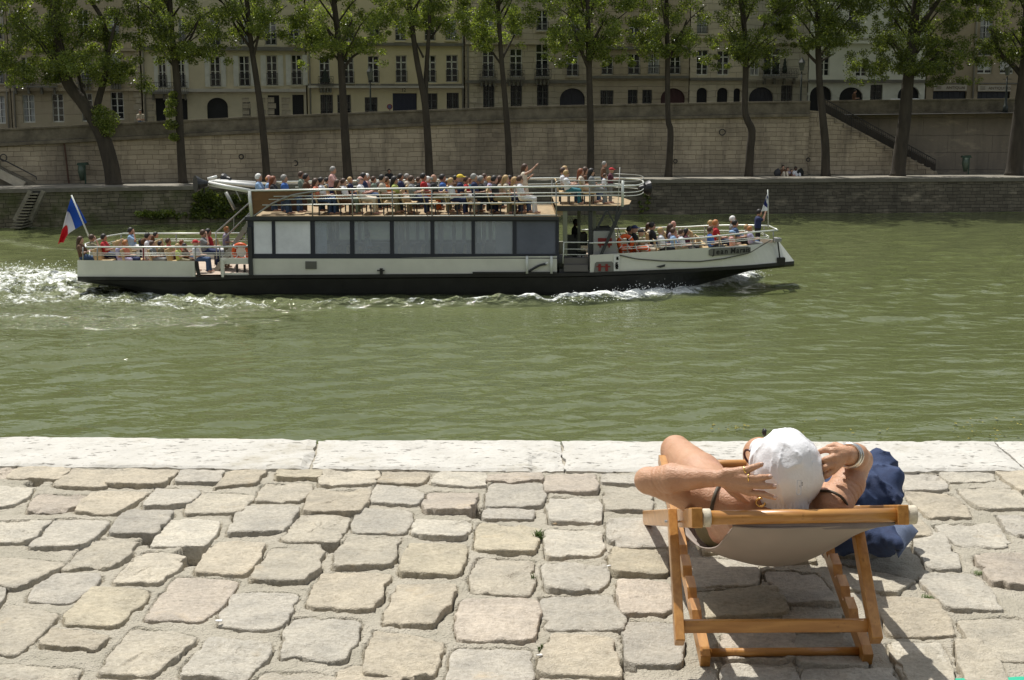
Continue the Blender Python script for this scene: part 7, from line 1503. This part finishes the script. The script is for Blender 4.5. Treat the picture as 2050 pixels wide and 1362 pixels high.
def tree(label, trunk, limbs, crown, base_w, seed, tone=1.0, dens=1.0, dY=0., extra=None, topn=1.0):
    """trunk/limbs: pixel polylines at the tree's distance; crown: (u0, u1, v_bottom)"""
    r = random.Random(seed); ub, vb = trunk[0]; Xq = P(ub, vb, 90)[0]; Yt = float(wy(Xq)) - 1.6 + dY; base = P(ub, vb, Yt); base[2] = ZQ
    e = empty("tree", tuple(base), label=label, cat="tree", group="row of plane and poplar trees along the far quay"); pxm = Yt / F
    tp = [P(u, v, Yt + .0) for u, v in trunk]; tp[0][2] = ZQ - .05; n = len(tp); pts = spline(tp, n * 5); w0 = base_w * pxm / 2
    rr = [w0 * (1.0 - .45 * i / (len(pts) - 1)) * (1.22 if i == 0 else (1.08 if i == 1 else 1)) for i in range(len(pts))]
    top = pts[-1] + [r.uniform(-.3, .3), 0, 4.5]; pts = np.vstack([pts, top]); rr.append(w0 * .2)
    mb = MB(); mb.tube(pts, rr, 10); 
    cen, rad, per = [], [], []
    u0, u1, v0 = crown; lims = []
    for lb in limbs:
        lp = [P(u, v, Yt + r.uniform(-.8, .8)) for u, v in lb[:-1]]; lp[0][1] = Yt; wl = lb[-1] * pxm / 2; sp = spline(lp, len(lp) * 4); mb.tube(sp, [wl * (1 - .55 * i / len(sp)) for i in range(len(sp))], 7); lims.append(sp)
    # side branches
    for k in range(16):
        f = r.uniform(.55, 1.) ; i = int(f * (len(pts) - 2)); b0 = pts[i]; 
        if b0[2] < P(0, v0 + 25, Yt)[2]: continue
        ang = r.uniform(0, 2 * pi); ln = r.uniform(1.2, 3.2); b1 = b0 + np.array([cos(ang) * ln * .6, sin(ang) * ln * .5, ln * .8]); b2 = b1 + np.array([cos(ang) * ln * .4, sin(ang) * ln * .4, ln * .3]); mb.tube([b0, b1, b2], [.07, .045, .02], 5); lims.append(np.array([b0, b1, b2]))
    tk = mb.build("trunk", barkm, e, smooth=True)
    xL, xR = P(u0, 60, Yt)[0], P(u1, 60, Yt)[0]; zB = P(0, v0, Yt)[2]; zT = P(0, 0, Yt)[2]; zTop = zT + 2.0; cx = (xL + xR) / 2; hw = (xR - xL) / 2
    ncl = int(140 * dens * (hw / 2.6)); 
    for k in range(ncl):
        z = r.uniform(zB, zTop + 2.5); f = (z - zB) / (zT - zB + 1e-6); wz = hw * 1.22 * min(1, .55 + .5 * min(1, f) ** .7) * (1 if z < zT else max(.45, 1 - (z - zT) / 9)); a = r.uniform(0, 2 * pi); q = math.sqrt(r.random())
        cen.append((cx + wz * q * cos(a), Yt + min(2.8, wz) * q * sin(a), z)); rd = r.uniform(.25, .72); rad.append(rd); per.append(int(820 * rd * rd))
    # hanging sprays at the crown's lower edge
    for k in range(int(26 * dens * hw / 2.6)):
        x = r.uniform(xL, xR); z = zB + r.uniform(-.7, .9) * (.4 + abs(x - cx) / hw); cen.append((x, Yt + r.uniform(-1.2, 1.2), z)); rad.append(r.uniform(.25, .5)); per.append(r.randint(50, 150))
    for (u, v, rd, nn) in (extra or []): cen.append(tuple(P(u, v, Yt - .35))); rad.append(rd); per.append(int(nn * 2.2))
    leaves(cen, rad, per, .13, seed, tone, "crown", e)
    cen, rad, per = [], [], []      # the part of the crown above the picture, in coarser leaf sprays
    for k in range(int(60 * topn * max(1, hw / 2.6))):
        z = r.uniform(zT + 1.5, zT + 10.5); f = (z - zT) / 10.5; wz = hw * 1.15 * math.sqrt(max(.05, 1 - f * f)); a = r.uniform(0, 2 * pi); q = math.sqrt(r.random()); cen.append((cx + wz * q * cos(a), Yt + max(2.8, wz * .8) * q * sin(a), z)); rad.append(r.uniform(.9, 1.5)); per.append(13)
    leaves(cen, rad, per, .55, seed + 500, tone, "crown", e); return e
TR = [
 ("big forked leaning tree at the left with a dense dark crown", [(228, 368), (222, 330), (206, 275), (188, 240), (165, 205), (135, 165), (118, 100), (110, 0)], [[(190, 245), (196, 205), (213, 140), (214, 90), (205, 40), (180, 0), 16], [(214, 125), (225, 70), (240, 20), 8], [(165, 205), (160, 160), (145, 120), 10]], (-60, 292, 150), 33, 1.0, 1.5, [(212, 240, .85, 700), (200, 222, .5, 250), (215, 262, .5, 200)]),
 ("slim tree with a leafy shoot halfway up its trunk", [(366, 362), (362, 300), (357, 200), (350, 120), (343, 60), (340, 0)], [[(350, 140), (320, 95), (300, 60), 6], [(352, 120), (385, 70), (400, 30), 6]], (285, 462, 112), 18, .95, 1.0, [(344, 205, .42, 190), (341, 225, .45, 220), (343, 250, .45, 220), (349, 275, .35, 130), (347, 190, .3, 90)]),
 ("thin leaning tree just left of the boat's white haired passenger", [(534, 352), (530, 300), (522, 220), (512, 150), (503, 90), (494, 0)], [[(508, 120), (520, 60), (530, 20), 6], [(505, 100), (470, 50), (455, 10), 6]], (445, 608, 70), 16, 1.15, .8, None),
 ("tree rising behind the standing passenger in checked shirt", [(697, 350), (692, 290), (688, 220), (684, 150), (680, 100), (668, 0)], [[(684, 145), (705, 115), (730, 100), 7], [(680, 90), (705, 40), 7], [(682, 110), (650, 50), 6]], (600, 772, 105), 19, 1.1, 1.0, None),
 ("two stemmed tree in front of the cream garage house", [(860, 350), (857, 290), (851, 210), (843, 165), (832, 105), (818, 0)], [[(852, 215), (853, 150), (857, 90), (862, 0), 12], [(848, 115), (833, 85), 5], [(862, 75), (885, 45), 5]], (768, 935, 55), 17, 1.2, .8, None),
 ("straight slim tree left of the tall woman in the cream dress", [(1020, 350), (1017, 280), (1011, 200), (1004, 120), (996, 0)], [[(1004, 130), (975, 90), (955, 60), 5], [(1004, 120), (1030, 70), 6]], (925, 1070, 80), 15, 1.3, .8, [(945, 70, .6, 200), (975, 95, .5, 120)]),
 ("straight tree standing above the raised forward platform", [(1182, 350), (1182, 260), (1180, 170), (1178, 100), (1177, 0)], [[(1178, 140), (1155, 80), (1140, 30), 8], [(1178, 100), (1210, 40), 7]], (1082, 1258, 108), 16, 1.15, 1.05, [(1125, 128, .5, 140), (1240, 118, .4, 100)]),
 ("straight tree behind the boat's forward floodlight", [(1338, 356), (1341, 300), (1342, 260), (1337, 230), (1336, 100), (1334, 0)], [[(1337, 120), (1360, 80), (1375, 40), 7], [(1336, 110), (1310, 60), 6]], (1255, 1398, 105), 15, 1.0, 1.0, None),
 ("crooked tree with a kink in its trunk, above the bow", [(1499, 356), (1502, 300), (1505, 262), (1496, 240), (1491, 215), (1493, 130), (1490, 60), (1484, 0)], [[(1493, 120), (1520, 70), (1540, 30), 7], [(1492, 110), (1460, 60), 7]], (1408, 1575, 118), 17, .9, 1.0, None),
 ("tree in front of the stair head, beside the street lamp", [(1653, 350), (1652, 290), (1647, 235), (1641, 170), (1638, 100), (1636, 0)], [[(1639, 130), (1615, 105), (1600, 80), 7], [(1640, 125), (1665, 110), 6], [(1638, 60), (1620, 20), 8]], (1560, 1712, 92), 18, .9, .95, None),
 ("thick tree with a broad crown in front of the stone stairs", [(1797, 352), (1803, 300), (1811, 240), (1817, 170), (1822, 130), (1828, 60), (1835, 0)], [[(1818, 150), (1850, 135), (1880, 105), 12], [(1826, 90), (1852, 40), (1880, 0), 16], [(1820, 120), (1780, 70), 10]], (1688, 1965, 142), 29, .85, 1.35, [(1865, 165, .5, 160), (1885, 160, .45, 120)]),
 ("thick dark tree at the right edge of the photo", [(2030, 355), (2036, 290), (2044, 220), (2052, 150), (2056, 80), (2060, 0)], [[(2050, 150), (2025, 128), (2004, 108), (1985, 60), 12], [(2055, 110), (2090, 40), 10]], (1960, 2190, 112), 34, .75, 1.35, None)]
for k, (lb, tr_, li, cr_, bw_, tone, dens, ex) in enumerate(TR): tree(lb, tr_, li, cr_, bw_, 100 + k, tone, dens, extra=ex, topn=.25 if k == 0 else 1.0)
# creepers and weeds on the low wall
def bush(label, pts, name="wall_shrub", seed=0, size=.16, tone=1.0, cat="shrub"):
    cen, rad, per = [], [], []
    for (u, v, rd, n) in pts: Xq = P(u, v, 85)[0]; cen.append(tuple(P(u, v, float(bankY(Xq)) - .15))); rad.append(rd); per.append(n)
    o = leaves(cen, rad, per, size, seed, tone, name); tag(o, label, cat); return o
rr_ = random.Random(8)
bush("ivy and scrub climbing the low wall below the boat's aft wing", [(rr_.uniform(385, 500), rr_.uniform(392, 432), rr_.uniform(.2, .55), 110) for _ in range(42)] + [(rr_.uniform(395, 425), rr_.uniform(385, 405), .4, 120) for _ in range(8)], seed=5, tone=.95)
bush("bright green weeds at the waterline left of the ivy", [(rr_.uniform(278, 345), rr_.uniform(424, 431), rr_.uniform(.12, .3), 70) for _ in range(26)], seed=6, tone=1.3)
bush("low weeds along the waterline right of the ivy", [(rr_.uniform(350, 510), rr_.uniform(428, 434), rr_.uniform(.12, .3), 50) for _ in range(26)], seed=7, tone=1.3)
bush("scattered tufts on the embankment behind the forward platform", [(rr_.uniform(1275, 1300), rr_.uniform(385, 425), .15, 30) for _ in range(12)], seed=8, tone=1.0)
